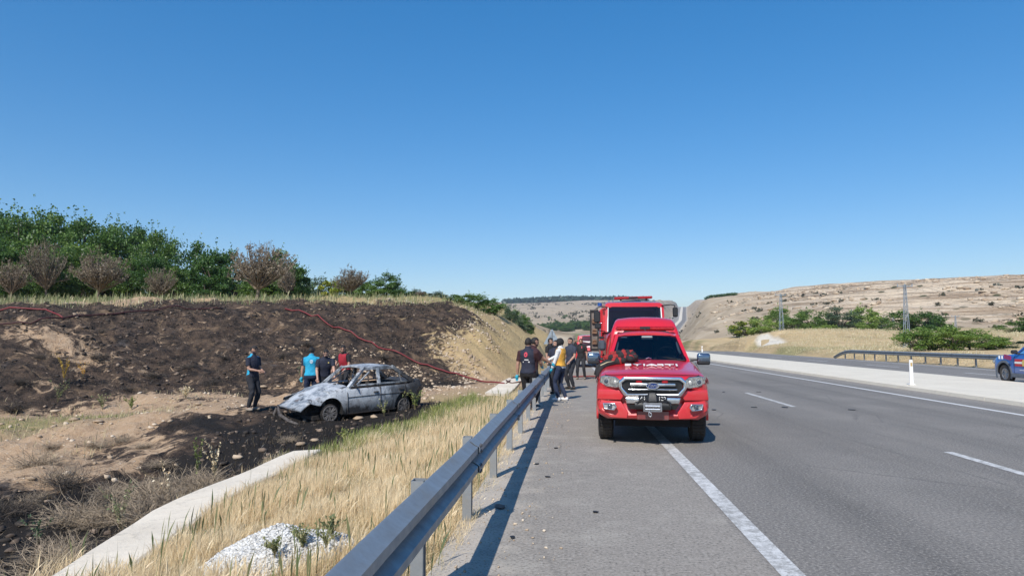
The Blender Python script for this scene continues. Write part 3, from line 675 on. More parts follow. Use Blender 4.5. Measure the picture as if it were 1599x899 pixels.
def wheel(parent, x, y, r, w, side, rimr, tm=None, rm=None, spokes=6, flat=0.0, name='wheel', tyre=True):
    e = bpy.data.objects.new(name, None); COL.objects.link(e); e.parent = parent; e.location = (x, y, r); s = side
    tm = tm or RUBBER; rm = rm or RIMM
    def rev(pr, n, mb):
        rings = [[(px*s, pr_*math.cos(2*math.pi*k/n), pr_*math.sin(2*math.pi*k/n)) for k in range(n)] for px, pr_ in pr]
        return mb.loft(rings, caps=False)
    if tyre:
        mb = MB(); hw = w/2
        rev([(-hw*.8, rimr), (-hw, rimr+.03), (-hw, r-.05), (-hw*.82, r-.01), (-.01, r), (.01, r), (hw*.82, r-.01), (hw, r-.05), (hw*1.02, (r+rimr)/2), (hw, rimr+.03), (hw*.8, rimr)], 32, mb)
        n = 40      # tread blocks
        for k in range(n):
            a = 2*math.pi*k/n
            for xx in (-hw*.55, 0, hw*.55):
                mb.box((xx*s, (r+.002)*math.cos(a), (r+.002)*math.sin(a)), (hw*.42, .7*2*math.pi*r/n, .012), rx=a-math.pi/2)
        mb.build('tyre', tm, e, smooth=35)
    mb = MB(); hw = w/2
    rev([(-hw*.85, rimr-.03), (-hw*.85, rimr+.005), (hw*.85, rimr+.005), (hw*.9, rimr-.01), (hw*.82, rimr-.03), (hw*.2, rimr-.045), (-hw*.85, rimr-.03)], 32, mb)
    mb.cyl((hw*.25*s, 0, 0), (hw*.7*s, 0, 0), rimr*.26, rimr*.22, 16)
    for k in range(spokes):
        a = 2*math.pi*k/spokes; c, d = math.cos(a), math.sin(a)
        for da in (-.16, .16):
            mb.cyl((hw*.55*s, rimr*.16*math.cos(a+da), rimr*.16*math.sin(a+da)), (hw*.66*s, (rimr-.02)*math.cos(a+da*.9), (rimr-.02)*math.sin(a+da*.9)), .020, .022, 6)
    mb.build('rim', rm, e, smooth=35)
    mb = MB(); mb.cyl((hw*.05*s, 0, 0), (hw*.12*s, 0, 0), rimr-.04, rimr-.04, 20); mb.build('brake_disc', DARK if rm is not RIMM else STEEL, e)
    return e
def bar(mb, a, b, w, h, up=(0, 0, 1)):
    a = Vector(a); b = Vector(b); d = (b-a).normalized(); s = d.cross(Vector(up)).normalized(); u = s.cross(d)
    return mb.loft([[p+s*x*w/2+u*z*h/2 for x, z in ((-1, -1), (1, -1), (1, 1), (-1, 1))] for p in (a, b)])
def greenhouse(par, paint, A, B, Cc, D, bps, crown=.05, glass=GLASS, pw=.07, roofname='roof', tint_side=None, rear=True, inset=.0):
    """A windshield foot, B windshield top, Cc rear top, D rear foot: each (y,z,halfwidth). bps: y pairs (foot,top) of side pillars"""
    mb = MB(); seg = 8
    rows = []
    n = 6
    for i in range(n+1):
        t = i/n; y = B[0]+(Cc[0]-B[0])*t; z = B[1]+(Cc[1]-B[1])*t+math.sin(math.pi*t)*.03; hw = B[2]+(Cc[2]-B[2])*t+math.sin(math.pi*t)*.02
        rows.append([(hw*(2*k/seg-1), y-(0 if 0 < i < n else (-.03 if i == 0 else .03))*(2*k/seg-1)**2*-1, z+crown*(1-abs(2*k/seg-1)**2.6)) for k in range(seg+1)])
    low = [[(p[0]*.985, p[1], p[2]-.045) for p in r] for r in rows]
    N = seg+1; mb.grid(rows); mb.grid(low)
    for e in (0, n): mb.add(rows[e]+low[e], [(k, k+1, N+k+1, N+k) for k in range(seg)])
    for e in (0, seg): mb.add([r[e] for r in rows]+[r[e] for r in low], [(i, i+1, n+2+i, n+1+i) for i in range(n)])
    roof = mb.build(roofname, paint, par, smooth=40)
    mb = MB()
    for s in (-1, 1):
        bar(mb, (s*A[2], A[0], A[1]-.03), (s*B[2], B[0], B[1]), pw, pw*.8); bar(mb, (s*D[2], D[0], D[1]-.03), (s*Cc[2], Cc[0], Cc[1]), pw*1.6, pw*1.1)
        for yf, yt in bps:
            f = (yf-A[0])/(D[0]-A[0]); ft = (yt-B[0])/(Cc[0]-B[0]); xf_ = A[2]+(D[2]-A[2])*f; xt = B[2]+(Cc[2]-B[2])*ft; zf_ = A[1]+(D[1]-A[1])*f
            bar(mb, (s*(xf_-.01), yf, zf_-.03), (s*(xt-.005), yt, B[1]+(Cc[1]-B[1])*ft), pw*1.0, pw*.6)
        bar(mb, (s*(B[2]-.01), B[0], B[1]-.02), (s*(Cc[2]-.01), Cc[0], Cc[1]-.02), pw*.8, pw*.8)
    mb.build('pillars', paint, par, smooth=30)
    if glass is None: return roof
    mb = MB(); rows = []
    for i in range(5):
        t = i/4; y = A[0]+(B[0]-A[0])*t; z = A[1]+(B[1]-A[1])*t; hw = (A[2]+(B[2]-A[2])*t)-.02
        rows.append([(hw*(2*k/8-1), y-.05*(1-(2*k/8-1)**2), z+.01) for k in range(9)])
    mb.grid(rows); mb.build('windscreen', glass, par, smooth=True)
    ysf = [A[0]]+[b[0] for b in bps]+[D[0]]; yst = [B[0]]+[b[1] for b in bps]+[Cc[0]]
    for s in (-1, 1):
        for i in range(len(ysf)-1):
            q = []
            for yf, yt, top in ((ysf[i], 0, 0), (ysf[i+1], 0, 0), (0, yst[i+1], 1), (0, yst[i], 1)):
                if not top: f = (yf-A[0])/(D[0]-A[0]); q.append((s*(A[2]+(D[2]-A[2])*f-.012), yf, A[1]+(D[1]-A[1])*f))
                else: f = (yt-B[0])/(Cc[0]-B[0]); q.append((s*(B[2]+(Cc[2]-B[2])*f-.012), yt, B[1]+(Cc[1]-B[1])*f))
            MB().add(q, [(0, 1, 2, 3)]).build('side_window', glass, par)
    if rear:
        mb = MB(); mb.grid([[(s*(D[2]-.03), D[0], D[1]) for s in (-1, 0, 1)], [(s*(Cc[2]-.03), Cc[0], Cc[1]) for s in (-1, 0, 1)]]); mb.build('rear_window', glass, par)
    return roof
def seat(par, x, y, z, name='seat', mat=None):
    mb = MB(); mb.box((x, y, z+.02), (.48, .12, .62), rx=-.18, bev=.04); mb.box((x, y+.06, z+.42), (.26, .09, .18), rx=-.1, bev=.03); mb.build(name, mat or SEATM, par, smooth=35)
def steering(par, x, y, z, mat=None, r=.19):
    mb = MB(); pts = []
    rt = Matrix.Rotation(R(-62), 3, 'X')
    for k in range(21): a = 2*math.pi*k/20; pts.append(Vector((x, y, z))+rt@Vector((r*math.cos(a), r*math.sin(a), 0)))
    mb.tube(pts, .016, 6); 
    for a in (0, 2.1, 4.2): mb.tube([Vector((x, y, z)), Vector((x, y, z))+rt@Vector((r*math.cos(a), r*math.sin(a), 0))], .012, 5)
    mb.build('steering_wheel', mat or BLACKP, par, smooth=True)
def outline_plate(mb, pts, y0, th=.02, zfun=None):
    """plate in the x-z plane at y=y0 (pts (x,z)), thickness th towards -y"""
    return mb.poly([(x, y0, z) for x, z in pts], (0, -th, 0))

def bev(o, w=.012, seg=3):
    md = o.modifiers.new('b', 'BEVEL'); md.width = w; md.segments = seg; md.limit_method = 'ANGLE'; applied(o); o.data.polygons.foreach_set('use_smooth', [True]*len(o.data.polygons)); return o
# ---------------------------------------------------------------- the red pickup in front
PK = thing('fire_pickup', 'red fire pickup truck with a winch, parked across the white edge line facing the viewer', 'pickup truck', (1.375, 11.9, 0), R(-4.5))
def prof(hw, zb, zm, zs, zt, crown, top=.80, bx=.86):
    return [(0, zb), (hw*bx, zb), (hw*.965, zb+.07), (hw, zb+.18), (hw*1.0, zm), (hw*.985, zs), (hw*.945, zs+(zt-zs)*.55), (hw*(top+.06), zt-.012), (hw*top, zt+crown*.25), (hw*top*.6, zt+crown*.75), (0, zt+crown)]
PK.scale = (.925, 1, 1); CO_SC = (.925, 1, 1)
st = [(-.90, prof(.86, .47, .62, .78, .94, .012, .90, .80)), (-.865, prof(.905, .42, .64, .84, 1.015, .02, .88, .80)), (-.78, prof(.93, .40, .66, .90, 1.065, .03, .86, .82)), (-.55, prof(.94, .40, .68, .96, 1.11, .035, .84, .84)),
      (0, prof(.94, .42, .70, 1.0, 1.165, .045, .82)), (.62, prof(.935, .44, .72, 1.05, 1.24, .045, .80)), (.80, prof(.93, .44, .72, 1.08, 1.245, .01, .82)), (1.2, prof(.93, .44, .72, 1.10, 1.235, 0, .84)),
      (2.72, prof(.93, .44, .72, 1.10, 1.235, 0, .84)), (4.35, prof(.93, .5, .76, 1.10, 1.22, 0, .9)), (4.42, prof(.90, .52, .76, 1.08, 1.18, 0, .9))]
bd = body_loft(st, bow=.17, y_bow=(-.9, .35)).build('body', RED, PK, smooth=30)
cut_cyl(bd, [(-1.2, -.56, 0, .42, .47), (.56, 1.2, 0, .42, .47), (-1.2, -.56, 3.22, .42, .47), (.56, 1.2, 3.22, .42, .47)])
mb = MB()
for y in (0, 3.22):
    for s in (-1, 1): mb.cyl((s*.50, y, .62), (s*.55, y, .62), .22, .22, 12)
mb.box((0, 1.75, .48), (1.2, 4.9, .25)); mb.cyl((-.7, 0, .36), (.7, 0, .36), .06, n=8); mb.cyl((-.7, 3.22, .36), (.7, 3.22, .36), .08, n=8); mb.box((0, -.05, .36), (1.25, 1.2, .16)); mb.box((0, 2.0, .34), (1.3, 3.2, .14)); mb.build('chassis', DARK, PK)  # includes low dark plates added to block light under the pickup
for (x, y) in ((-.79, 0), (.79, 0), (-.79, 3.22), (.79, 3.22)): wheel(PK, x, y, .375, .26, 1 if x > 0 else -1, .215)
# arch lips
for s in (-1, 1):
    for y in (0, 3.22):
        mb = MB(); mb.tube([(s*.922, y+.48*math.cos(a), .42+.48*math.sin(a)) for a in np.linspace(-.1, math.pi+.1, 20)], .022, 6); mb.build('wheel_arch', RED, PK, smooth=True)
greenhouse(PK, RED, (.72, 1.265, .735), (1.36, 1.70, .585), (2.5, 1.72, .60), (2.74, 1.25, .74), [(1.66, 1.72)], crown=.06, pw=.065)
mb = MB(); mb.box((0, 1.02, 1.262), (1.36, .55, .03), bev=.01); mb.box((.36, .98, 1.30), (.36, .22, .07), bev=.02); mb.build('dashboard', BLACKP, PK)
mb = MB(); mb.box((0, 1.95, 1.246), (1.5, 1.5, .01)); mb.build('cabin_dark_lid', DARK, PK)  # near-black lid at sill height; its colour stands in for the cabin's darkness
for x in (-.36, .36): seat(PK, x, 1.85, 1.28)
steering(PK, .37, 1.28, 1.34, r=.18)
mb = MB(); mb.box((0, 1.27, 1.665), (.22, .03, .07), bev=.012); mb.build('rear_view_mirror', SILV, PK)
mb = MB(); mb.box((-.45, 1.335, 1.674), (.12, .003, .02), rx=-.95); mb.build('sticker', WHITE, PK)
for s in (-1, 1):  # pale grab handles seen through the screen
    mb = MB(); mb.tube([(s*.63, 1.10, 1.38), (s*.60, 1.13, 1.44), (s*.58, 1.22, 1.53), (s*.575, 1.28, 1.58)], .022, 6); mb.build('grab_handle', M('grey_trim', (.42, .42, .42), .6), PK, smooth=True)
# cowl and wipers
mb = MB(); mb.box((0, .70, 1.272), (1.36, .10, .02), bev=.008); mb.build('cowl', BLACKP, PK)
for x0, x1 in ((-.55, -.02), (.10, .62)):
    mb = MB(); mb.tube([(x0+.5, .70, 1.29), (x0+.25, .745, 1.315), (x0, .765, 1.32)], .008, 5); mb.build('wiper', BLACKP, PK)
# bonnet shut lines and pressed ridges
def hoodz(x, y):
    t = np.clip((y+.78)/1.4, 0, 1); return 1.065+.175*t**.85+.045*(1-(abs(x)/.78)**2)+.001
mb = MB()
for s in (-1, 1):
    mb.tube([(s*(.775-.02*t), -.74+1.38*t, 1.066+.172*t**.9) for t in np.linspace(0, 1, 8)], .0065, 5)
mb.tube([(.775*k, -.745-.085*(1-abs(k)**2), 1.075+.02*(1-k*k)) for k in np.linspace(-1, 1, 15)], .006, 5)
mb.build('shut_line', DARK, PK)
mb = MB()
for s in (-1, 1): mb.tube([(s*(.34+.18*t), -.66+1.26*t, float(hoodz(.4, -.66+1.26*t))-.012) for t in np.linspace(0, 1, 9)], [.006, .014, .016, .016, .016, .016, .016, .014, .006], 8)
mb.build('bonnet_ridge', RED, PK, smooth=True)
mb = MB(); mb.tube([(-.05, .60, 1.30), (0, .59, 1.318), (.05, .60, 1.30)], .009, 6); mb.build('bonnet_jet', CHROME, PK)
# grille
FY_ = -.915
def hexa(wt, wm, wb, zt, zm, zb, c=.05):
    return [(-wt, zt), (wt, zt), (wm, zm+c), (wm, zm-c), (wb, zb), (-wb, zb), (-wm, zm-c), (-wm, zm+c)]
O = hexa(.47, .555, .46, 1.062, .935, .765); I = hexa(.43, .495, .40, 1.012, .935, .805, .035)
bw = lambda x: .085*(abs(x)/.93)**2.2
mb = MB(); mb.ring([(x, FY_+bw(x)+.04, z) for x, z in O], [(x, FY_+bw(x)+.04, z) for x, z in I], (0, -.085, 0)); bev(mb.build('grille_surround', CHROME, PK), .022, 4)
mb = MB(); outline_plate(mb, [(x*.98, z) for x, z in I], FY_+.045, .02); mb.build('grille_back', BLACKP, PK)
mb = MB()
for k in range(9):
    z = .815+.024*k; mb.box((0, FY_-.0, z), (.80, .008, .006))
for k in range(31):
    x = -.435+.029*k; mb.box((x, FY_+.002, .908), (.005, .006, .185))
mb.build('grille_mesh', BLACKP, PK)
for z in (.945, .872):
    mb = MB(); mb.box((0, FY_-.028, z), (.74 if z > .9 else .80, .03, .044 if z > .9 else .022), bev=.008); bev(mb.build('grille_bar', CHROME, PK), .006, 2)
mb = MB(); ov = lambda a, b, n=24: [(a*math.cos(2*math.pi*k/n), b*math.sin(2*math.pi*k/n)) for k in range(n)]
mb.ring([(x, FY_-.045, .93+z) for x, z in ov(.108, .052)], [(x, FY_-.045, .93+z) for x, z in ov(.095, .041)], (0, -.016, 0)); em = mb.build('badge', CHROME, PK)
mb = MB(); mb.poly([(x, FY_-.046, .93+z) for x, z in ov(.096, .042)], (0, -.008, 0)); mb.build('badge_field', M('badge_blue', (.01, .035, .16), .25, var=.1), em)
text_obj('badge_lettering', 'Ford', .075, CHROME, em, (0, FY_-.057, .93), (R(90), 0, 0), .003, sx=1.15, shear=.35)
for x in (-.22, .20):
    mb = MB(); mb.box((x, FY_-.03, .985), (.10, .03, .034), bev=.01); mb.build('strobe_light', REDLENS, PK, smooth=30)
# lower chrome plate, intake
mb = MB(); O2 = [(-.46, .758), (.46, .758), (.435, .645), (-.435, .645)]; mb.loft([[(x, FY_+bw(x)+.02, z) for x, z in O2], [(x*.985, FY_+bw(x)-.045, z*(1)+(-.008 if z > .7 else .012)) for x, z in O2]]); bev(mb.build('bumper_plate', CHROME, PK), .02, 4)
mb = MB(); outline_plate(mb, [(-.43, .643), (.43, .643), (.37, .57), (-.37, .57)], FY_+.03, .045); mb.build('intake', DARK, PK)
mb = MB(); mb.box((0, FY_+.0, .48), (.52, .03, .14), bev=.012); mb.build('winch_cradle', carpaint('dark_red_paint', (.16, .01, .014)), PK)
# bumper corner pieces with edges round the lamps, small reflectors
for s in (-1, 1):
    mb = MB()
    mb.poly([(s*x, FY_+.035+bw(x)*2.0, z) for x, z in ((.46, .78), (.56, .86), (.90, .86), (.92, .70), (.52, .70))], (0, -.035, 0))
    mb.poly([(s*x, FY_+.045+bw(x)*1.9, z) for x, z in ((.40, .52), (.52, .68), (.86, .68), (.90, .55), (.70, .43), (.42, .42))], (0, -.030, 0))
    bev(mb.build('bumper_corner', RED, PK), .018, 3)
    # headlamp: housing, reflector, projector, glass
    hp = [(.50, .905), (.515, 1.0), (.60, 1.055), (.80, 1.072), (.862, 1.05), (.872, .965), (.78, .905), (.60, .885)]
    yb = lambda x: FY_+.01+.19*(max(x-.45, 0)/.42)**1.6
    mb = MB(); mb.loft([[(s*x, yb(x)+.10, z) for x, z in hp], [(s*x, yb(x)-.005, z) for x, z in hp]]); hl = mb.build('headlight', BLACKP, PK)
    mb = MB()
    mb.loft([[(s*x, yb(x)-.006, z) for x, z in hp], [(s*(.685+(x-.685)*.93), yb(x)-.030, .975+(z-.975)*.88) for x, z in hp]]); 
    MB().add([], []); 
    refl = M('lamp_reflector', (.62, .63, .62), .22, .75, var=.5, scale=28, contrast=(.4, .6)); mb.build('lens', refl, hl, smooth=25)
    for xx, rr_, in ((.76, .047), (.61, .036)):
        mb = MB(); n = 20; yc = yb(xx)-.032
        mb.ring([(s*xx+rr_*math.cos(2*math.pi*k/n), yc, .982+rr_*math.sin(2*math.pi*k/n)) for k in range(n)], [(s*xx+rr_*.72*math.cos(2*math.pi*k/n), yc, .982+rr_*.72*math.sin(2*math.pi*k/n)) for k in range(n)], (0, -.012, 0)); mb.build('lamp_ring', CHROME, hl)
        mb = MB(); mb.ell((s*xx, yc, .982), (rr_*.72, .012, rr_*.72), 14, 8); mb.build('projector', M('lamp_dark', (.06, .07, .09), .1, .2, coat=1) if xx > .7 else M('lamp_warm', (.75, .72, .64), .15, .4, coat=1), hl, smooth=True)
    # fog lamp
    fp = [(.585, .60), (.62, .655), (.82, .650), (.805, .56), (.63, .545)]
    yf = lambda x: FY_+.015+.13*(max(x-.5, 0)/.4)**1.6
    mb = MB(); mb.ring([(s*x, yf(x), z) for x, z in fp], [(s*(.70+(x-.70)*.78), yf(x), .602+(z-.602)*.72) for x, z in fp], (0, -.035, 0)); fg = bev(mb.build('fog_light', CHROME, PK), .007, 2)
    mb = MB(); mb.poly([(s*x, yf(x)-.004, z) for x, z in fp], (0, -.006, 0)); mb.build('bezel', SILV, fg)
    mb = MB(); mb.ell((s*.70, yf(.70)-.012, .60), (.043, .022, .040), 14, 8); mb.build('lens', M('lamp_dark', (.06, .07, .09), .1), fg, smooth=True)
    # white striping on the front wings
    mb = MB(); mb.loft([[(s*.905, -.60, 1.055), (s*.935, -.60, 1.0)], [(s*.93, -.30, .98), (s*.952, -.30, .90)]], closed=False, caps=False)
    for q in range(2):
        mb.quad((s*(.925+.0*q), -.66+.17*q, 1.02-.10*q), (s*.945, -.62+.17*q, .95-.10*q), (s*.950, -.50+.17*q, .93-.10*q), (s*.938, -.53+.17*q, 1.01-.10*q))
    mb.build('wing_stripe', WHITE, PK)
    # door mirrors
    mb = MB(); mb.box((s*1.045, .92, 1.30), (.25, .11, .18)); mr_ = bev(mb.build('door_mirror', M('mirror_shell', (.16, .22, .30), .14, .8, coat=.8, var=.2), PK), .045, 4)
    mb = MB(); mb.box((s*1.04, .91, 1.225), (.24, .12, .07), bev=.02); mb.cyl((s*.80, .96, 1.27), (s*.95, .94, 1.28), .025, .02, 8); mb.build('mirror_arm', BLACKP, mr_, smooth=35)
    mb = MB(); mb.box((s*1.05, .982, 1.335), (.22, .006, .15)); mb.build('mirror_glass', CHROME, mr_)
    mb = MB(); mb.tube([(s*.945, y, .80) for y in np.linspace(.55, 2.7, 5)], .006, 4); mb.box((s*.955, 1.35, 1.02), (.03, .20, .035), bev=.01); mb.build('door_handle', CHROME, PK)
    mb = MB(); mb.tube([(s*.94, y, .46) for y in (.6, 2.6)], .05, 8); mb.build('side_step', BLACKP, PK, smooth=True)
    mb = MB()
    for yy in (.66, 1.70, 2.68): mb.tube([(s*.942, yy, .50), (s*.948, yy, .8), (s*.935, yy, 1.1), (s*.86, yy, 1.235)], .005, 4)
    mb.build('door_gap', DARK, PK)
mb = MB(); mb.box((-.45+.45, FY_-.052, .735), (.46, .008, .085)); npl = mb.build('number_plate', M('plate_black', (.01, .012, .02), .35), PK)
text_obj('plate_characters', '44', .085, WHITE, npl, (-.165, FY_-.058, .735), (R(90), 0, 0), .002)
text_obj('plate_characters', '122', .085, WHITE, npl, (.15, FY_-.058, .735), (R(90), 0, 0), .002)
# winch
wn = bpy.data.objects.new('winch', None); COL.objects.link(wn); wn.parent = PK; wn.location = (-.01, FY_-.10, .635)
mb = MB(); mb.box((0, .0, .115), (.20, .16, .16), bev=.035, taper=.8); mb.cyl((-.28, .03, .0), (-.13, .03, .0), .065, .07, 12); mb.cyl((.13, .03, .0), (.30, .03, -.01), .072, .06, 12); mb.box((0, .03, .03), (.34, .13, .08), bev=.02)
mb.tube([(-.13, -.02, .12), (-.20, -.03, .08), (-.25, -.03, .03)], .014, 6); mb.tube([(.12, -.02, .12), (.2, -.04, .09), (.27, -.03, .05), (.29, -.03, -.04)], .014, 6); mb.build('winch_housing', BLACKP, wn, smooth=35)
mb = MB(); mb.cyl((-.12, .02, -.02), (.12, .02, -.02), .045, n=12); mb.build('cable_drum', STEEL, wn, smooth=35)
mb = MB()
mb.box((0, -.075, .035), (.28, .02, .03)); mb.box((0, -.075, -.075), (.28, .02, .02))
for s in (-1, 1): mb.box((s*.135, -.075, -.02), (.032, .03, .13), bev=.006)
mb.build('fairlead_frame', STEEL, wn)
for z in (.0, -.048):
    mb = MB(); mb.cyl((-.118, -.085, z), (.118, -.085, z), .017, n=10); mb.build('roller', CHROME, wn, smooth=40)
mb = MB(); mb.tube([(-.045, -.10, -.045), (-.045, -.105, -.075)], .010, 6); mb.tube([(-.045, -.105, -.075), (-.062, -.108, -.10), (-.066, -.11, -.135), (-.045, -.11, -.157), (-.022, -.11, -.142), (-.024, -.11, -.112), (-.040, -.108, -.09)], .011, 6); mb.build('hook', STEEL, wn, smooth=True)
# light bar, antenna, canopy
mb = MB(); mb.box((0, 2.50, 1.855), (1.26, .20, .085), bev=.03); lb = mb.build('light_bar', REDLENS, PK, smooth=35)
mb = MB(); mb.box((.0, 2.395, 1.862), (.22, .02, .060), bev=.008); mb.box((0, 2.5, 1.80), (.9, .12, .03)); mb.build('speaker_grille', BLACKP, lb)
mb = MB(); mb.tube([(.0, 2.25, 1.77), (.0, 2.26, 1.87)], .014, 6); mb.tube([(-.05, 2.25, 1.775), (.05, 2.25, 1.775)], .012, 5); mb.build('aerial', BLACKP, PK)
mb = MB(); rings = []
for y, hw, hwt, zb, zt, cr in ((2.66, .77, .70, 1.22, 1.74, .0), (2.72, .80, .70, 1.20, 1.86, .01), (2.90, .82, .655, 1.20, 2.005, .02), (3.05, .83, .635, 1.20, 2.055, .035), (3.3, .83, .635, 1.20, 2.07, .04), (4.36, .83, .63, 1.20, 2.06, .04), (4.44, .80, .60, 1.2, 2.02, .03)):
    h = [(0, zb), (hw, zb), (hw*1.0, zb+.2), (hw-(hw-hwt)*.45, zb+(zt-zb)*.62), (hwt+.035, zt-.09), (hwt+.006, zt-.03), (hwt-.05, zt+.004), (hwt*.5, zt+cr*.8), (0, zt+cr)]
    rings.append([(x, y, z) for x, z in h+[(-x, z) for x, z in h[-2:0:-1]]])
mb.loft(rings); cn = mb.build('canopy', RED, PK, smooth=38)
for s in (-1, 1):
    mb = MB(); mb.quad((s*.802, 3.1, 1.5), (s*.802, 4.1, 1.5), (s*.745, 4.1, 1.78), (s*.745, 3.1, 1.78)); mb.build('canopy_window', GLASS, cn)
text_obj('bonnet_lettering', 'ITFAIYE', .27, WHITE, PK, (.02, -.10, 1.216), (R(4.6), 0, 0), .008, mirror=True, sx=1.05)

# crumpled turnout coat with dark bands, thrown over the bonnet corner
CO = thing('turnout_coat', 'crumpled red and black turnout coat thrown on the pickup bonnet below the windscreen', 'coat', (1.375, 11.9, 0), R(-4.5))
CO.scale = CO_SC; CORED = M('coat_red', (.34, .03, .025), .85, col2=(.22, .012, .012), scale=18, bump=.5, bscale=40); COBLK = M('coat_black', (.022, .020, .022), .85, var=.5, scale=14, bump=.5, bscale=40); COYEL = M('coat_reflective', (.55, .50, .30), .5)
rc = random.Random(3)
def roll(pts, r, name, bands=True):
    P_ = [Vector(p) for p in pts]; fine = []
    for i in range(len(P_)-1):
        for k in range(6): fine.append(P_[i].lerp(P_[i+1], k/6))
    fine.append(P_[-1]); n = len(fine)
    rs = [r*(.75+.4*mnoise.noise(p*9)+.25*math.sin(i*1.9)*.5+.15) for i, p in enumerate(fine)]
    fine = [p+Vector((mnoise.noise(p*7), mnoise.noise(p*7+Vector((5, 0, 0))), .6*mnoise.noise(p*7+Vector((0, 5, 0)))))*.035 for p in fine]
    mb = MB(); k = 0
    mb.tube(fine, rs, 10); N = 10
    for i in range(n-1):
        for j in range(N): mb.mi[i*N+j] = 1 if (bands and (i//3) % 2 == 1) else (2 if bands and i % 9 == 4 and j < 0 else 0)
    return mb.build(name, [CORED, COBLK, COYEL], CO, smooth=True)
roll([(-.78, .48, 1.30), (-.66, .36, 1.32), (-.50, .42, 1.34), (-.34, .50, 1.36)], .070, 'sleeve')
roll([(-.70, .62, 1.37), (-.52, .58, 1.40), (-.36, .66, 1.42), (-.24, .60, 1.36)], .060, 'sleeve')
roll([(-.66, .28, 1.26), (-.55, .22, 1.265), (-.44, .30, 1.28)], .066, 'coat_body')
roll([(-.44, .30, 1.31), (-.36, .24, 1.30), (-.28, .34, 1.30), (-.30, .48, 1.34)], .068, 'coat_body')
roll([(-.82, .60, 1.28), (-.72, .52, 1.30), (-.6, .5, 1.31)], .07, 'coat_body')
mb = MB()
for c_ in ((-.47, .20, 1.275), (-.34, .17, 1.30), (-.26, .3, 1.33)): mb.ell(c_, (.065, .05, .055), 12, 8)
mb.build('glove_cuff', COBLK, CO, smooth=True)
mb = MB(); mb.tube([(-.60, .22, 1.22), (-.74, .10, 1.21), (-.85, .0, 1.17), (-.915, -.06, 1.09), (-.95, -.10, .98)], [.03, .04, .05, .05, .03], 8); mb.tube([(-.62, .34, 1.27), (-.78, .22, 1.25), (-.93, .12, 1.16), (-.98, .08, 1.04)], [.03, .045, .05, .03], 8); mb.build('strap', COBLK, CO, smooth=True)
mb = MB(); mb.tube([(-.64, .20, 1.262), (-.76, .06, 1.25), (-.88, -.04, 1.20)], .010, 5); mb.build('reflective_tape', COYEL, CO, smooth=True)
# ---------------------------------------------------------------- the fire engine behind it
TK = thing('fire_truck', 'large red fire engine with a roof light bar, parked behind the pickup', 'fire truck', (2.62, 29.0, 0), R(1.2))
hw = 1.13
def cabsec(y, hw, zb, zt, cut=.16, ins=0):
    h = [(0, zb), (hw-.06, zb), (hw, zb+.06), (hw, (zb+zt)/2), (hw-.02-ins, zt-.35), (hw-.07-ins, zt-cut), (hw-.20-ins, zt-.03), (0, zt)]
    return [(x, y, z) for x, z in h+[(-x, z) for x, z in h[-2:0:-1]]]
mb = MB(); mb.loft([cabsec(-1.30, hw-.05, .55, 1.85), cabsec(-1.37, hw, .55, 1.93), cabsec(-1.25, hw, .5, 1.99), cabsec(.95, hw, .6, 2.0)]); cb = mb.build('cab', RED2, TK, smooth=30)
cut_cyl(cb, [(-1.3, -.7, 0, .5, .60), (.7, 1.3, 0, .5, .60)])
mb = MB(); rings = []
for y, z, c in ((-1.18, 2.93, 0), (-1.05, 3.08, .02), (-.7, 3.14, .03), (.8, 3.15, .03), (.95, 3.1, 0)):
    h = [(0, 2.90), (hw-.02, 2.90), (hw-.01, z-.06), (hw-.12, z), (0, z+c)]; rings.append([(x, y, q) for x, q in h+[(-x, q) for x, q in h[-2:0:-1]]])
mb.loft(rings); mb.build('cab_roof', RED2, TK, smooth=35)
mb = MB()
for s in (-1, 1):
    bar(mb, (s*(hw-.03), -1.27, 1.93), (s*(hw-.05), -1.14, 2.95), .10, .09); bar(mb, (s*(hw-.03), .12, 1.95), (s*(hw-.05), .12, 2.95), .10, .10); bar(mb, (s*(hw-.03), .90, 1.95), (s*(hw-.05), .90, 2.95), .12, .12)
mb.build('pillars', RED2, TK)
mb = MB(); mb.grid([[(x, -1.29-.06*(1-(x/1.1)**2), 1.90) for x in np.linspace(-1.07, 1.07, 9)], [(x*.985, -1.16-.06*(1-(x/1.1)**2), 2.93) for x in np.linspace(-1.07, 1.07, 9)]]); mb.build('windscreen', GLASS, TK, smooth=True)
for s in (-1, 1):
    MB().quad((s*1.105, -1.2, 1.95), (s*1.105, .1, 1.95), (s*1.085, .1, 2.92), (s*1.085, -1.1, 2.92)).build('side_window', GLASS, TK)
    MB().quad((s*1.105, .15, 1.95), (s*1.105, .88, 1.95), (s*1.085, .88, 2.92), (s*1.085, .15, 2.92)).build('side_window', GLASS, TK)
mb = MB(); mb.box((0, .0, 1.93), (2.1, 1.9, .02)); mb.build('cab_dark_lid', DARK, TK)  # near-black lid on the solid cab, in place of a dark interior
for x in (-.6, .6): seat(TK, x, -.2, 2.0)
mb = MB()
for s in (-1, 1): mb.tube([(s*1.06, -1.30, 1.95), (s*1.03, -1.17, 2.9)], .03, 6)
mb.build('window_seal', WHITE, TK)
mb = MB(); mb.box((0, -1.39, 1.25), (1.5, .04, .75), bev=.015); mb.build('grille_panel', BLACKP, TK)
mb = MB()
for k in range(5): mb.box((0, -1.42, 1.0+.13*k), (1.36, .03, .05))
mb.build('grille_slats', SILV, TK)
mb = MB(); mb.box((0, -1.42, .62), (2.3, .22, .42), bev=.05); mb.build('bumper', RED2, TK)
for s in (-1, 1):
    mb = MB(); mb.box((s*.88, -1.54, .68), (.36, .04, .2), bev=.015); mb.build('headlight', MATS['lamp_reflector'], TK)
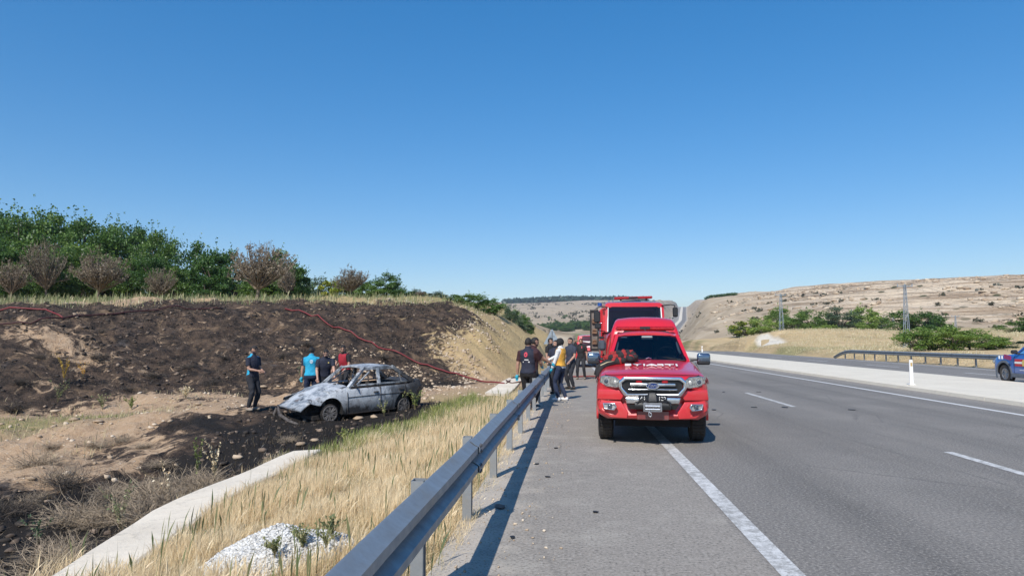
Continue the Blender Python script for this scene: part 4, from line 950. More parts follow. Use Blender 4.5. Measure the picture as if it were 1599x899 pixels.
# light bar, beacons, roof rail
mb = MB(); mb.box((-.02, -.9, 3.285), (1.50, .26, .10), bev=.03, ry=-.03); lb = mb.build('light_bar', REDLENS, TK, smooth=35)
mb = MB(); mb.box((-.02, -1.035, 3.285), (.36, .02, .07)); mb.box((-.5, -.9, 3.21), (.06, .1, .08)); mb.box((.5, -.9, 3.22), (.06, .1, .08)); mb.build('speaker_grille', BLACKP, lb)
mb = MB(); mb.box((-.1, -1.02, 3.16), (.75, .05, .03)); mb.build('roof_vent', BLACKP, TK)
for x in (-.98, -.82, .62, .80):
    mb = MB(); mb.cyl((x, -.95, 3.12), (x, -.95, 3.20), .035, .028, 8); mb.build('roof_horn', STEEL, TK)
mb = MB(); mb.cyl((-1.28, -.2, 3.0), (-1.28, -.2, 3.13), .10, .085, 12); mb.build('beacon', LENSB, TK, smooth=40)
# mirrors on arms
def mirror(s, x, y, z, w, h, arm):
    mb = MB(); mb.box((x, y, z), (w, .12, h), bev=.04); m_ = mb.build('door_mirror', BLACKP, TK, smooth=40)
    mb = MB(); mb.tube(arm, .02, 6); mb.build('mirror_arm', BLACKP, m_, smooth=True)
mirror(-1, -1.47, -1.45, 2.52, .25, .44, [(-1.05, -1.2, 2.90), (-1.35, -1.45, 2.92), (-1.47, -1.45, 2.86), (-1.47, -1.45, 2.7)])
mirror(-1, -1.44, -1.45, 2.17, .26, .22, [(-1.44, -1.4, 2.3), (-1.40, -1.4, 2.0), (-1.12, -1.28, 1.95)])
mirror(1, 1.53, -1.45, 2.70, .20, .38, [(1.05, -1.2, 2.96), (1.35, -1.45, 2.99), (1.50, -1.45, 2.96), (1.53, -1.45, 2.86)])
mb = MB(); mb.box((-1.28, -1.35, 1.42), (.30, .22, .42), bev=.09); mb.build('wing_mirror', M('mirror_grey', (.09, .10, .12), .35, .3), TK, smooth=40)
mb = MB(); mb.box((-1.30, -1.30, 1.72), (.20, .10, .10), bev=.03); mb.build('kerb_mirror', BLACKP, TK, smooth=40)
# handrail, steps, door marks
for y in (.12, .95):
    mb = MB(); mb.tube([(-1.16, y, 1.0), (-1.24, y, 1.05), (-1.24, y, 2.3), (-1.16, y, 2.35)], .02, 6); mb.build('grab_rail', CHROME, TK, smooth=True)
mb = MB(); mb.box((-1.145, -.5, 1.45), (.012, 1.1, .16)); mb.box((1.145, -.5, 1.45), (.012, 1.1, .16)); mb.build('door_stripe', WHITE, TK)
# body: lockers with roller shutters, ladder gallery
mb = MB(); mb.box((0, 4.35, 1.75), (2.40, 6.5, 2.35), bev=.05); bx = mb.build('locker_body', RED2, TK)
for s in (-1, 1):
    for k in range(4):
        y = 1.95+1.5*k; mb = MB(); mb.box((s*1.205, y, 1.85), (.02, 1.3, 1.7)); sh = mb.build('roller_shutter', SILV, bx)
        mb = MB()
        for q in range(20): mb.box((s*1.218, y, 1.05+.082*q), (.012, 1.3, .03))
        stuff(mb.build('shutter_ribs', STEEL, TK))
        mb = MB(); mb.box((s*1.225, y, 1.02), (.02, .5, .03)); mb.build('shutter_handle', BLACKP, TK)
mb = MB()
for s in (-1, 1): mb.tube([(s*1.12, 1.2, 2.95), (s*1.12, 1.2, 3.12), (s*1.12, 7.4, 3.12), (s*1.12, 7.4, 2.95)], .025, 6)
mb.build('roof_rail', STEEL, TK)
# open locker door with gear at the side
dr = MB().box((-1.42, 1.35, 2.05), (.36, .04, 1.75)).build('locker_door', M('locker_grey', (.20, .17, .15), .6, var=.5), TK)
mb = MB(); mb.ring([(-1.60, 1.31, 1.2), (-1.24, 1.31, 1.2), (-1.24, 1.31, 2.9), (-1.60, 1.31, 2.9)], [(-1.55, 1.31, 1.27), (-1.29, 1.31, 1.27), (-1.29, 1.31, 2.83), (-1.55, 1.31, 2.83)], (0, -.03, 0)); mb.build('door_frame', BLACKP, dr)
mb = MB()
for z in (1.5, 1.95, 2.4): mb.box((-1.42, 1.26, z), (.2, .08, .10)); mb.cyl((-1.5, 1.24, z+.1), (-1.34, 1.24, z+.1), .05, n=8)
mb.build('tool_clips', M('brown_tools', (.22, .12, .07), .7, var=.5), dr)
mb = MB(); mb.box((0, 3.2, .62), (.9, 8.6, .28)); mb.box((0, .2, .62), (2.0, 1.6, .2)); mb.build('chassis', DARK, TK)
mb = MB(); mb.box((-1.1, 1.05, .5), (.24, .6, .05)); mb.box((-1.12, -.72, .45), (.2, .25, .05)); mb.build('step', BLACKP, TK)
for (x, y) in ((-.98, 0), (.98, 0), (-.98, 4.6), (.98, 4.6)): wheel(TK, x, y, .50, .30, 1 if x > 0 else -1, .28, spokes=8)

# ---------------------------------------------------------------- small red vehicle beyond the fire engine
RV = thing('red_van', 'small red vehicle with a white swoosh, far off behind the people and the fire engine', 'van', (1.42, 43.2, 0), R(-2))
mb = body_loft([(-.75, prof(.80, .50, .7, .85, 1.0, .01, .9)), (-.7, prof(.88, .42, .7, .95, 1.08, .02, .9)), (.1, prof(.93, .40, .7, 1.05, 1.22, .04)), (.5, prof(.93, .4, .7, 1.1, 1.28, .03)), (4.0, prof(.93, .4, .75, 1.1, 1.28, .0)), (4.1, prof(.88, .45, .75, 1.05, 1.2, .0))], bow=.14, y_bow=(-.75, .3))
b_ = mb.build('body', RED, RV, smooth=30); cut_cyl(b_, [(-1.3, -.6, .1, .38, .42), (.6, 1.3, .1, .38, .42), (-1.3, -.6, 3.1, .38, .42), (.6, 1.3, 3.1, .38, .42)])
greenhouse(RV, RED, (.35, 1.27, .80), (.62, 1.86, .70), (3.7, 1.93, .72), (3.95, 1.28, .80), [(1.3, 1.35), (2.4, 2.45)], crown=.05, pw=.09)
MB().box((0, 2.1, 1.285), (1.6, 3.4, .01)).build('cabin_dark_lid', DARK, RV)  # black lid at window-sill level gives the darkness inside
MB().box((0, .50, 1.62), (1.44, .03, .52), rx=-.42).build('windscreen_cover', RED, RV)
mb = MB(); mb.tube([(-.35, -.35, 1.19), (-.1, -.2, 1.215), (.3, -.25, 1.21), (.7, -.05, 1.215)], [.02, .06, .045, .015], 6); mb.tube([(-.5, .41, 1.55), (-.1, .37, 1.50), (.5, .43, 1.58)], [.02, .05, .02], 6); mb.build('white_swoosh', WHITE, RV)
mb = MB(); mb.box((0, -.78, .78), (1.15, .05, .26), bev=.02); mb.box((0, -.74, .48), (1.7, .10, .16), bev=.03); mb.build('grille', BLACKP, RV)
for s in (-1, 1): MB().box((s*.66, -.66, .92), (.3, .1, .14), bev=.03).build('headlight', MATS['lamp_reflector'], RV); MB().box((s*1.04, .5, 1.32), (.2, .12, .18), bev=.03).build('door_mirror', BLACKP, RV)
for (x, y) in ((-.78, .1), (.78, .1), (-.78, 3.1), (.78, 3.1)): wheel(RV, x, y, .34, .22, 1 if x > 0 else -1, .2)

# ---------------------------------------------------------------- blue patrol vehicle on the far carriageway (points away along the road)
BV = thing('blue_patrol_vehicle', 'blue patrol vehicle with red and white side band on the far carriageway', 'patrol car', (17.42, 28.2, 0), R(180))
st = [(-.86, prof(.78, .42, .6, .72, .84, .01, .9)), (-.80, prof(.86, .36, .6, .8, .93, .02, .88)), (-.55, prof(.91, .30, .62, .88, 1.0, .03, .86)), (.0, prof(.915, .28, .62, .93, 1.06, .04, .84)), (.55, prof(.915, .28, .62, .95, 1.10, .04, .84)), (.8, prof(.915, .28, .62, .97, 1.10, .01, .86)), (3.2, prof(.915, .3, .62, .98, 1.12, 0, .88)), (3.42, prof(.89, .35, .62, .95, 1.08, 0, .9)), (3.48, prof(.84, .4, .62, .9, 1.0, 0, .9))]
b_ = body_loft(st, bow=.17, y_bow=(-.86, .3)).build('body', BLUE, BV, smooth=30); cut_cyl(b_, [(-1.3, -.55, 0, .36, .42), (.55, 1.3, 0, .36, .42), (-1.3, -.55, 2.67, .36, .42), (.55, 1.3, 2.67, .36, .42)])
greenhouse(BV, BLUE, (.58, 1.11, .80), (1.28, 1.60, .62), (2.9, 1.60, .62), (3.40, 1.12, .78), [(1.55, 1.65), (2.5, 2.5)], crown=.07, pw=.07)
MB().box((0, 2.0, 1.118), (1.6, 2.6, .01)).build('cabin_dark_lid', DARK, BV); MB().box((0, .9, 1.15), (1.4, .5, .08), bev=.02).build('dashboard', BLACKP, BV)  # first box: near-black lid at the sills standing for the dark cabin
for x in (-.36, .36): seat(BV, x, 1.8, 1.08); seat(BV, x, 2.7, 1.05)
steering(BV, -.36 if False else .36, 1.15, 1.2)
CLAD = M('grey_cladding', (.13, .15, .18), .7, var=.3, scale=10)
for s in (-1, 1):
    for y in (0, 2.67):
        mb = MB(); rr_ = [[(s*.93, y+r_*math.cos(a), .36+r_*math.sin(a)) for r_ in (.42, .50)] for a in np.linspace(-.35, math.pi+.35, 22)]
        mb.loft([[p[0], p[1], (p[1][0]-s*.03, p[1][1], p[1][2]), (p[0][0]-s*.03, p[0][1], p[0][2])] for p in rr_]); mb.build('wheel_arch', CLAD, BV)
    mb = MB(); mb.box((s*.925, 1.33, .33), (.04, 1.75, .16), bev=.015); mb.build('sill', CLAD, BV)
    mb = MB(); mb.box((s*.924, 1.70, .80), (.02, 2.0, .26)); bd_ = mb.build('side_band', M('band_red', (.50, .02, .03), .4, var=.1), BV)
    mb = MB(); mb.box((s*.936, 1.70, .80), (.012, 2.0, .075)); mb.build('band_stripe', WHITE, bd_)
    mb = MB(); mb.poly([(s*.944, 1.22, .93), (s*.944, 1.30, .84), (s*.944, 1.24, .68), (s*.944, 1.16, .68), (s*.944, 1.14, .84)], (s*.006, 0, 0)); mb.build('emblem', M('emblem_yellow', (.62, .48, .14), .5), bd_)
    mb = MB(); mb.box((s*.938, 1.22, .79), (.022, .035, .13)); mb.build('emblem_core', M('badge_blue', (.01, .035, .16)), bd_)
    mb = MB(); mb.box((s*.916, .25, .985), (.03, .40, .16), rx=-.15); mb.build('wing_patch', M('band_violet', (.28, .02, .12), .4), BV)
    mb = MB(); mb.box((s*.905, -.28, .97), (.03, .06, .12)); mb.box((s*.91, -.10, .97), (.03, .06, .12)); mb.build('wing_mark', WHITE, BV)
    mb = MB(); mb.box((s*.922, 1.6, .53), (.012, 1.3, .018)); mb.build('pin_stripe', WHITE, BV)
    mb = MB(); mb.box((s*1.02, .84, 1.19), (.22, .13, .15), bev=.04); mr_ = mb.build('door_mirror', BLACKP, BV, smooth=40); MB().box((s*.9, .86, 1.13), (.1, .08, .06)).build('mirror_foot', BLACKP, mr_)
    mb = MB()
    for yy in (.62, 1.62, 2.5): mb.tube([(s*.918, yy, .42), (s*.922, yy, .8), (s*.90, yy, .98), (s*.82, yy, 1.10)], .005, 4)
    mb.build('door_gap', DARK, BV)
    MB().box((s*.72, -.72, .80), (.34, .12, .15), bev=.04).build('headlight', MATS['lamp_reflector'], BV)
MB().box((0, -.86, .66), (1.1, .04, .22), bev=.01).build('grille', BLACKP, BV); MB().box((0, 1.7, 1.71), (1.1, .22, .1), bev=.03).build('light_bar', LENSB, BV, smooth=40)
MB().box((0, 1.3, .32), (1.3, 4.0, .14)).build('chassis', DARK, BV)
for (x, y) in ((-.79, 0), (.79, 0), (-.79, 2.67), (.79, 2.67)): wheel(BV, x, y, .355, .21, 1 if x > 0 else -1, .21, spokes=8)

# ---------------------------------------------------------------- the burnt-out saloon
m, g = newmat('scorched_metal'); o_ = g.obj; s_ = g.sep(o_)
n = g.noise(o_, 1.7, 8, .68, .6); n2 = g.noise(g.scalev(o_, (1, 1, .6)), 4.5, 7, .72, .5); n3 = g.noise(o_, 40, 4, .7)
c = g.mix(g.rng(n, .42, .56), (.54, .56, .58), (.21, .24, .275)); c = g.mix(g.rng(n2, .50, .64, 0, .7), c, (.60, .62, .63)); c = g.mix(g.rng(n2, .42, .34, 0, .8), c, (.05, .052, .06)); c = g.mix(g.rng(g.noise(o_, 2.6, 5, .6), .60, .68, 0, .6), c, (.22, .12, .075))
c = g.mix(g.math('MULTIPLY', g.rng(g.noise(o_, 3.0, 6, .7), .57, .66), .8), c, (.025, .023, .022)); c = g.mix(g.rng(n3, .60, .70, 0, .5), c, (.10, .075, .06))
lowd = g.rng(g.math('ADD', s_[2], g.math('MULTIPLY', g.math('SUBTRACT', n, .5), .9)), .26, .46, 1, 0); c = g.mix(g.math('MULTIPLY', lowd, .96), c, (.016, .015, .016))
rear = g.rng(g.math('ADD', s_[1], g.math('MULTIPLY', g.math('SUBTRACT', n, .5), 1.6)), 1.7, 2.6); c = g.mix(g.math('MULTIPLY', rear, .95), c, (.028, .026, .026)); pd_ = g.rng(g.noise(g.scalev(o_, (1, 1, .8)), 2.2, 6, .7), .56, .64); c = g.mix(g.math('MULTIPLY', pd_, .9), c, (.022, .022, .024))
g.put(g.b.inputs['Base Color'], c); g.b.inputs['Metallic'].default_value = .25; g.b.inputs['Roughness'].default_value = .62; g.put(g.b.inputs['Normal'], g.bump(g.math('ADD', g.math('MULTIPLY', n2, .8), n3), .5, .02))
SCOR = m
CHAR = M('char', (.014, .013, .013), .95, col2=(.05, .042, .038), scale=9, bump=.7, bscale=30); RUST = M('burnt_steel', (.16, .14, .13), .7, .4, col2=(.05, .042, .038), scale=10, bump=.4)
HEAD = R(-41); zc = -.60
CR = thing('burnt_car', 'burnt-out grey saloon car, glass and tyres gone, standing on the scorched ground', 'car', (-7.0, 19.45, zc), HEAD)
CR.scale = (1, 1, 1.05); CR.rotation_euler = (R(1.4), R(1.0), HEAD)
def bp(hw, zb, zs, zt, cr=.02, top=.84):
    return [(0, zb), (hw*.86, zb), (hw*.97, zb+.05), (hw*.99, zb+.18), (hw, (zb+zs)/2+.1), (hw*.985, zs), (hw*.94, zs+(zt-zs)*.6), (hw*(top+.05), zt-.008), (hw*top, zt+cr*.3), (hw*top*.6, zt+cr*.8), (0, zt+cr)]
st = [(-.02, bp(.80, .16, .66, .80, .01)), (.42, bp(.82, .13, .72, .86, .02)), (.62, bp(.825, .12, .75, .865, 0)), (2.62, bp(.825, .12, .78, .88, 0)), (2.85, bp(.81, .16, .80, .93, .01, .86)), (3.02, bp(.79, .20, .80, .94, .01, .88)), (3.08, bp(.75, .25, .76, .88, 0, .88))]
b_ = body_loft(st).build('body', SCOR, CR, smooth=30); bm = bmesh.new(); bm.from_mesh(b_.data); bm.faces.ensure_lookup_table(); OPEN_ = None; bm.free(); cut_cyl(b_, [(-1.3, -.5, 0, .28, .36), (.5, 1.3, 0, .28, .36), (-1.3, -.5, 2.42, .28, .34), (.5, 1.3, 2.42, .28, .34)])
# empty engine bay walls: front wings as shells
for s in (-1, 1):
    mb = MB(); rows = []
    for y in np.linspace(-.62, .44, 15):
        r_ = .37; d = abs(y); zl = .26+math.sqrt(max(r_**2-y*y, 0))+.01 if d < r_ else (.20 if y > 0 else .26+.30*(-y-.37)+.20)
        t = (y+.62)/1.06; zt = .62+.235*t; rows.append([(s*(.60+.09*t), y, zt-.005), (s*(.72+.05*t), y, zt-.02), (s*(.775+.03*t), y, zt-.10), (s*(.785+.035*t), y, max(zl, zt-.25) if zl < zt-.25 else zl), (s*(.785+.035*t), y, zl)])
    mb.grid(rows); mb.grid([[(p[0]-s*.015, p[1], p[2]-.004) for p in r] for r in rows]); mb.build('front_wing', SCOR, CR, smooth=35)
# collapsed bonnet lying forward and low
mb = MB(); rows = []
for i in range(13):
    t = i/12; y = .52-1.34*t; z = .905-.08*t-.42*t**1.6; rows.append([((.70-.05*t)*k, y-.13*(1-k*k)*t+.05*mnoise.noise(Vector((k*2, t*3, 1))), z+.045*(1-abs(k)**2)*(1-t*.5)+.022*mnoise.noise(Vector((k*3, t*4, 0)))+(-.05 if k > 0 else 0)*t*abs(k)) for k in np.linspace(-1, 1, 13)])
mb.grid(rows); mb.grid([[(p[0], p[1], p[2]-.02) for p in r] for r in rows]); mb.build('bonnet', SCOR, CR, smooth=40)
mb = MB(); mb.tube([(-.62, -.86, .34), (-.66, -.92, .18), (-.63, -.90, .0)], [.05, .045, .03], 8); mb.tube([(-.70, -.80, .40), (-.2, -.98, .20), (.3, -.98, .10), (.6, -.86, .02)], [.03, .05, .045, .03], 8); mb.build('front_crossmember', RUST, CR)
mb = MB(); mb.box((0, -.18, .34), (.62, .62, .36), bev=.05); mb.box((.25, -.2, .42), (.3, .3, .2), bev=.05); mb.build('engine', CHAR, CR)
mb = MB(); mb.box((0, .46, .60), (1.4, .04, .52)); mb.build('bulkhead', CHAR, CR)
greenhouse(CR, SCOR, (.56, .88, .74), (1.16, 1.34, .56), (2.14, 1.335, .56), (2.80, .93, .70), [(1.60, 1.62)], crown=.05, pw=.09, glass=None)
bm = bmesh.new(); bm.from_mesh(b_.data); dl = [f for f in bm.faces if f.calc_center_median().z > .80 and .62 < f.calc_center_median().y < 2.60 and abs(f.calc_center_median().x) < .76 and abs(f.normal.z) > .6]; bmesh.ops.delete(bm, geom=dl, context='FACES'); bm.to_mesh(b_.data); bm.free()
mb = MB(); mb.box((0, 1.6, .28), (1.44, 2.1, .06)); mb.box((0, .62, .55), (1.42, .05, .55)); mb.box((0, 2.62, .6), (1.42, .05, .6)); mb.box((0, .72, .80), (1.36, .22, .10), bev=.03)
for s in (-1, 1): mb.box((s*.75, 1.6, .56), (.03, 2.0, .60))
for x_ in (-.35, .35): mb.box((x_, 1.45, .62), (.42, .08, .62), rx=-.2, bev=.03)
mb.box((0, 2.35, .6), (1.2, .08, .6), rx=-.25, bev=.03); mb.build('gutted_interior', CHAR, CR)
for s in (-1, 1):
    mb = MB(); bar(mb, (s*.755, .78, .885), (s*.62, 1.32, 1.235), .03, .03); bar(mb, (s*.75, 2.36, .90), (s*.60, 2.34, 1.22), .025, .03); bar(mb, (s*.742, .60, .90), (s*.742, 2.7, .915), .06, .035); mb.build('window_frame', SCOR, CR)
    mb = MB()
    for yy, z1 in ((.50, .78), (1.58, .86), (2.46, .86)): mb.tube([(s*.826, yy, .22), (s*.832, yy, .55), (s*.815, yy, z1-.05), (s*.76, yy, z1)], .009, 4)
    mb.tube([(s*.829, y, .60+.02*math.sin(y)) for y in np.linspace(.5, 2.5, 8)], .009, 4); mb.tube([(s*.82, y, .19) for y in (.5, 2.1)], .012, 4); mb.build('door_gap', CHAR, CR)
    mb = MB(); mb.box((s*.835, 1.42, .70), (.02, .16, .03)); mb.box((s*.835, 2.28, .73), (.02, .14, .03)); mb.build('door_handle', RUST, CR)
    mb = MB(); mb.cyl((s*.80, 2.92, .62), (s*.822, 2.92, .62), .055, n=10); mb.box((s*.80, 3.0, .66), (.03, .13, .16)); mb.build('lamp_hole', CHAR, CR)
mb = MB(); mb.tube([(.76, .72, .92), (.86, .72, .94), (.88, .74, .84)], [.02, .03, .015], 6); mb.build('mirror_stub', CHAR, CR)
mb = MB(); 
for s in (-1, 1): mb.tube([(s*.36+.17*math.cos(a), 1.35, 1.02+.17*math.sin(a)) for a in np.linspace(-.3, math.pi+.3, 10)], .018, 5); mb.tube([(s*.36+.2*math.cos(a), 2.3, 1.0+.13*math.sin(a)) for a in np.linspace(0, math.pi, 8)], .016, 5)
mb.build('seat_frame', RUST, CR)
steering(CR, .34, .92, .98, CHAR, .17)
mb = MB(); mb.tube([(-.55, .55, .90), (-.2, .50, .93), (.1, .56, .91), (.5, .5, .925)], .022, 6); mb.tube([(-.4, .46, .91), (.3, .42, .94)], .016, 6); mb.box((.1, .50, .92), (.25, .08, .04), rz=.3); mb.build('wiper_linkage', RUST, CR)
for i, (x, y) in enumerate(((-.71, 0), (.74, -.03), (-.71, 2.42), (.71, 2.42))):
    w_ = wheel(CR, x, y, .25, .18, 1 if x > 0 else -1, .205, tm=CHAR, rm=M('burnt_rim', (.20, .19, .185), .7, .3, col2=(.07, .06, .055), scale=18), spokes=8, tyre=True)
    for ch in w_.children:
        if ch.name.startswith('tyre'): ch.scale = (.7, .93, .93)
    w_.rotation_euler = (0, R(4 if x > 0 else -4), R(-8 if i < 2 else 0)); w_.location.z = .24
mb = MB(); mb.box((0, 1.2, .14), (1.2, 3.3, .10)); mb.tube([(-.6, 0, .24), (.6, 0, .24)], .04, 6); mb.tube([(-.6, 2.42, .24), (.6, 2.42, .24)], .05, 6); mb.build('floorpan', CHAR, CR)
# ---------------------------------------------------------------- people
SKIN = M('skin', (.42, .24, .17), .55, var=.25, scale=14); SKIN2 = M('skin_light', (.50, .29, .21), .55, var=.2, scale=14); HAIR = M('hair', (.018, .014, .012), .7, var=.4, scale=60, bump=.4, bscale=120)
def cloth(name, c, c2=None): return M(name, c, .85, col2=c2 or tuple(v*.72 for v in c), scale=9, bump=.35, bscale=22)
NAVY = cloth('navy_cloth', (.018, .022, .042)); BLKC = cloth('black_cloth', (.014, .013, .015)); MAROON = cloth('dark_maroon_cloth', (.045, .014, .018)); CYAN = cloth('cyan_cloth', (.02, .36, .58)); YELL = cloth('yellow_vest', (.70, .36, .05)); WHT = cloth('white_cloth', (.75, .75, .74)); TROU = cloth('dark_trousers', (.022, .023, .030)); BLUETR = cloth('blue_trousers', (.018, .030, .07)); REDV = cloth('red_vest', (.34, .015, .03)); GREYN = cloth('grey_navy_cloth', (.035, .042, .065))
GLOVE = M('blue_glove', (.03, .40, .55), .5, var=.2); SHOEB = M('black_shoe', (.02, .018, .017), .6, var=.4); SHOEW = M('white_shoe', (.74, .74, .74), .6, var=.1); SHOEG = M('tan_shoe', (.30, .25, .20), .7, var=.3)
EYE = M('eye', (.02, .015, .012), .2); BEARD = HAIR; SCARF = cloth('black_scarf', (.012, .012, .014)); MASK = cloth('navy_mask', (.015, .02, .05)); PRTR = M('red_print', (.5, .04, .07), .6)
def ik(a, b, l1, l2, hint):
    a = Vector(a); b = Vector(b); d = b-a; L = min(d.length, (l1+l2)*.995); b = a+d.normalized()*L
    x = (l1*l1-l2*l2+L*L)/(2*L); h = math.sqrt(max(l1*l1-x*x, 0)); u = d.normalized(); v = Vector(hint); v = (v-u*v.dot(u)).normalized()
    return a+u*x+v*h, b
def person(label, loc, rz, H_=1.72, lean=0.0, lh=None, rh=None, lf=(.12, 0, 0), rf=(-.12, .0, 0), head=(0, 0), top=BLKC, top_back=None, sleeve='short', trou=TROU, shoe=SHOEB, gl=None, gr=None, vest=None, hair='short', beard=False, mask=False, sex='m', skin=SKIN, sleevem=None, prints=(), seed=0, build=1.0):
    """local axes: faces -y, left hand at +x"""
    T = thing('person', label, 'person', loc, rz, None)
    k = H_/1.75; g = build*(1.0 if sex == 'm' else .92)
    hip = Vector((0, 0, .93)); ln = lean
    def up(z, y=0, x=0):      # point on the spine at height z above the hip, leaning forward
        return hip+Vector((x, -math.sin(ln)*z+y*math.cos(ln), math.cos(ln)*z+y*math.sin(ln)))
    prim = []   # (kind, a, b, ra, rb, region)
    def seg(a, b, ra, rb, reg): prim.append((Vector(a), Vector(b), ra, rb, reg))
    sh_w = .185*g
    mb = MB()
    # trunk as lofted ellipses
    rings = []
    for z, w, d, yo in ((-.12, .12, .10, 0), (-.07, .165, .118, .01), (.0, .175*(1.04 if sex == 'f' else 1), .125, .012), (.10, .155, .112, .0), (.20, .150, .108, -.005), (.32, .172, .122, -.005), (.42, .185, .125, .005), (.49, .175, .105, .012), (.535, .120, .082, .012), (.57, .062, .062, .005)):
        rings.append([up(z, yo+d*g*math.sin(a), w*g*math.cos(a)) for a in np.linspace(0, 2*math.pi, 17)[:-1]])
    mb.loft(rings)
    seg(up(-.05), up(.50), .155*g, .165*g, 'torso')
    nk = up(.56, .005); hd_c = up(.70, -.02); hr = Matrix.Rotation(R(head[0]), 3, 'Z') @ Matrix.Rotation(R(head[1]), 3, 'X')
    mb.cyl(up(.50, .01), up(.63, .0), .062, .056, 12); seg(up(.54), up(.60), .06, .058, 'neck')
    HW = lambda v: hd_c+hr@Vector(v)
    mb.ell(hd_c+hr@Vector((0, .008, .025)), (.078, .098, .100), 16, 12, hr); mb.ell(hd_c+hr@Vector((0, -.022, -.045)), (.062, .072, .070), 14, 10, hr)
    mb.ell(HW((0, -.094, -.012)), (.015, .020, .024), 8, 6, hr)
    for s in (-1, 1): mb.ell(HW((s*.078, .008, -.005)), (.013, .022, .032), 8, 6, hr)
    seg(HW((0, -.01, -.04)), HW((0, 0, .04)), .085, .10, 'head')
    def limb(pts, rs, reg):
        mb.tube(pts, rs, 12)
    hands = []
    for s, hp, gm in ((1, lh, gl), (-1, rh, gr)):
        sp = up(.475, .01, s*sh_w); t = Vector(hp) if hp else Vector((s*.27, -.03, .78)); L1, L2 = .29, .255
        el, wr = ik(sp, t, L1, L2, (s*.55, .8, -.3))
        mid = sp.lerp(el, .5); limb([sp+Vector((-s*.03, 0, .0)), sp, mid, el, el.lerp(wr, .3), wr], [.055, .063*g, .050*g, .042*g, .043*g, .028], 'arm')
        seg(sp, el, .06, .045, 'uparm'); seg(el, wr, .045, .03, 'forearm')
        d = (wr-el).normalized(); hc = wr+d*.045
        side = d.cross(Vector((0, 1, 0))); side = side.normalized() if side.length > .1 else Vector((1, 0, 0)); nrm = d.cross(side).normalized()
        mb.tube([wr, wr+d*.03, wr+d*.085], [.030, .036, .032], 10); seg(wr+d*.01, wr+d*.16, .045, .045, 'hand'); hands.append((wr, d, side, nrm, s, gm))
    for s, fp in ((1, lf), (-1, rf)):
        hp = hip+Vector((s*.095, 0, -.03)); an = Vector(fp)+Vector((0, .02, .085)); kn, an = ik(hp, an, .43, .425, (s*.1, -1, 0))
        mb.tube([hp+Vector((0, 0, .05)), hp, hp.lerp(kn, .5), kn, kn.lerp(an, .35), an], [.092*g, .096*g, .080*g, .058*g, .060*g, .040], 14)
        seg(hp, kn, .09, .06, 'leg'); seg(kn, an+Vector((0, 0, .01)), .06, .05, 'leg')
        f = Vector((s*.12, -1, 0)).normalized(); ft = an+Vector((0, 0, -.045))
        mb.ell(ft+f*.055, (.045, .135, .042), 12, 8, Matrix.Rotation(math.atan2(f.x, -f.y), 3, 'Z')); mb.ell(ft+Vector((0, .02, .01)), (.042, .05, .055), 10, 8)
        seg(ft-f*.02, ft+f*.15, .055, .045, 'shoe'); seg(ft+Vector((0, .02, 0)), ft+Vector((0, .02, .03)), .05, .05, 'shoe')
    o = mb.build('body', skin, T)
    md = o.modifiers.new('r', 'REMESH'); md.mode = 'VOXEL'; md.voxel_size = .0165; md.use_smooth_shade = True
    md = o.modifiers.new('s', 'SMOOTH'); md.factor = .5; md.iterations = 3; applied(o)
    me = o.data; nv = len(me.vertices); co = np.empty(nv*3); me.vertices.foreach_get('co', co); co = co.reshape(-1, 3); nr = np.empty(nv*3); me.vertices.foreach_get('normal', nr); nr = nr.reshape(-1, 3)
    best = np.full(nv, 1e9); reg = np.zeros(nv, int); names = ['torso', 'neck', 'head', 'uparm', 'forearm', 'hand', 'leg', 'shoe']; tpar = np.zeros(nv)
    for a, b, ra, rb, rg in prim:
        a = np.array(a); b = np.array(b); ab = b-a; t = np.clip(((co-a)@ab)/(ab@ab), 0, 1); dd = np.linalg.norm(co-a-t[:, None]*ab, axis=1)/(ra+(rb-ra)*t)
        m_ = dd < best; best[m_] = dd[m_]; reg[m_] = names.index(rg); tpar[m_] = t[m_]
    lp = np.zeros(len(me.loops), int); me.loops.foreach_get('vertex_index', lp); polys = [tuple(p.vertices) for p in me.polygons]
    def shell(name, mask, mat, off, fold=.006, mats=None, fsel=None, ext=0):
        fs = [p for p in polys if all(mask[v] for v in p)]
        if not fs: return None
        used = sorted({v for p in fs for v in p}); mp = {v: i for i, v in enumerate(used)}
        u = np.array(used); fl = np.array([mnoise.noise(Vector(co[v]*7)+Vector((seed, 0, 0)))*1.2+.5*mnoise.noise(Vector(co[v]*19)) for v in used])
        vs = co[u]+nr[u]*(off+fold*np.maximum(fl, -.6)[:, None])
        m2 = MB(); m2.v = [tuple(v) for v in vs]; m2.f = [tuple(mp[v] for v in p) for p in fs]; m2.mi = [0]*len(fs)
        if fsel is not None:
            for i, p in enumerate(fs):
                c_ = co[list(p)].mean(0)
                if fsel(c_): m2.mi[i] = 1
        ob = m2.build(name, [mat]+(mats or []), T, smooth=True, fix=False)
        md = ob.modifiers.new('t', 'SOLIDIFY'); md.thickness = .006; md.offset = -1; applied(ob); return ob
    is_ = lambda n_: reg == names.index(n_)
    hipz = hip.z+.02
    topm = (is_('torso') & (co[:, 2] > hipz-.05)) | (is_('uparm') & ((tpar < .72) | (sleeve == 'long'))) | (is_('forearm') & (sleeve == 'long')) | (is_('neck') & (tpar < .05))
    trm = is_('leg') | (is_('torso') & (co[:, 2] <= hipz+.03))
    shell('trousers', trm, trou, .010, .012); shell('shoes', is_('shoe'), shoe, .008, 0)
    sm = sleevem or top
    if top_back is not None: sh = shell('shirt', topm, top, .014, .010, [top_back], lambda c_: c_[1] > -.03 and abs(c_[0]) < .21*g and c_[2] > .8)
    else: sh = shell('shirt', topm, sm, .014, .010, [top], lambda c_: abs(c_[0]) < .155*g)
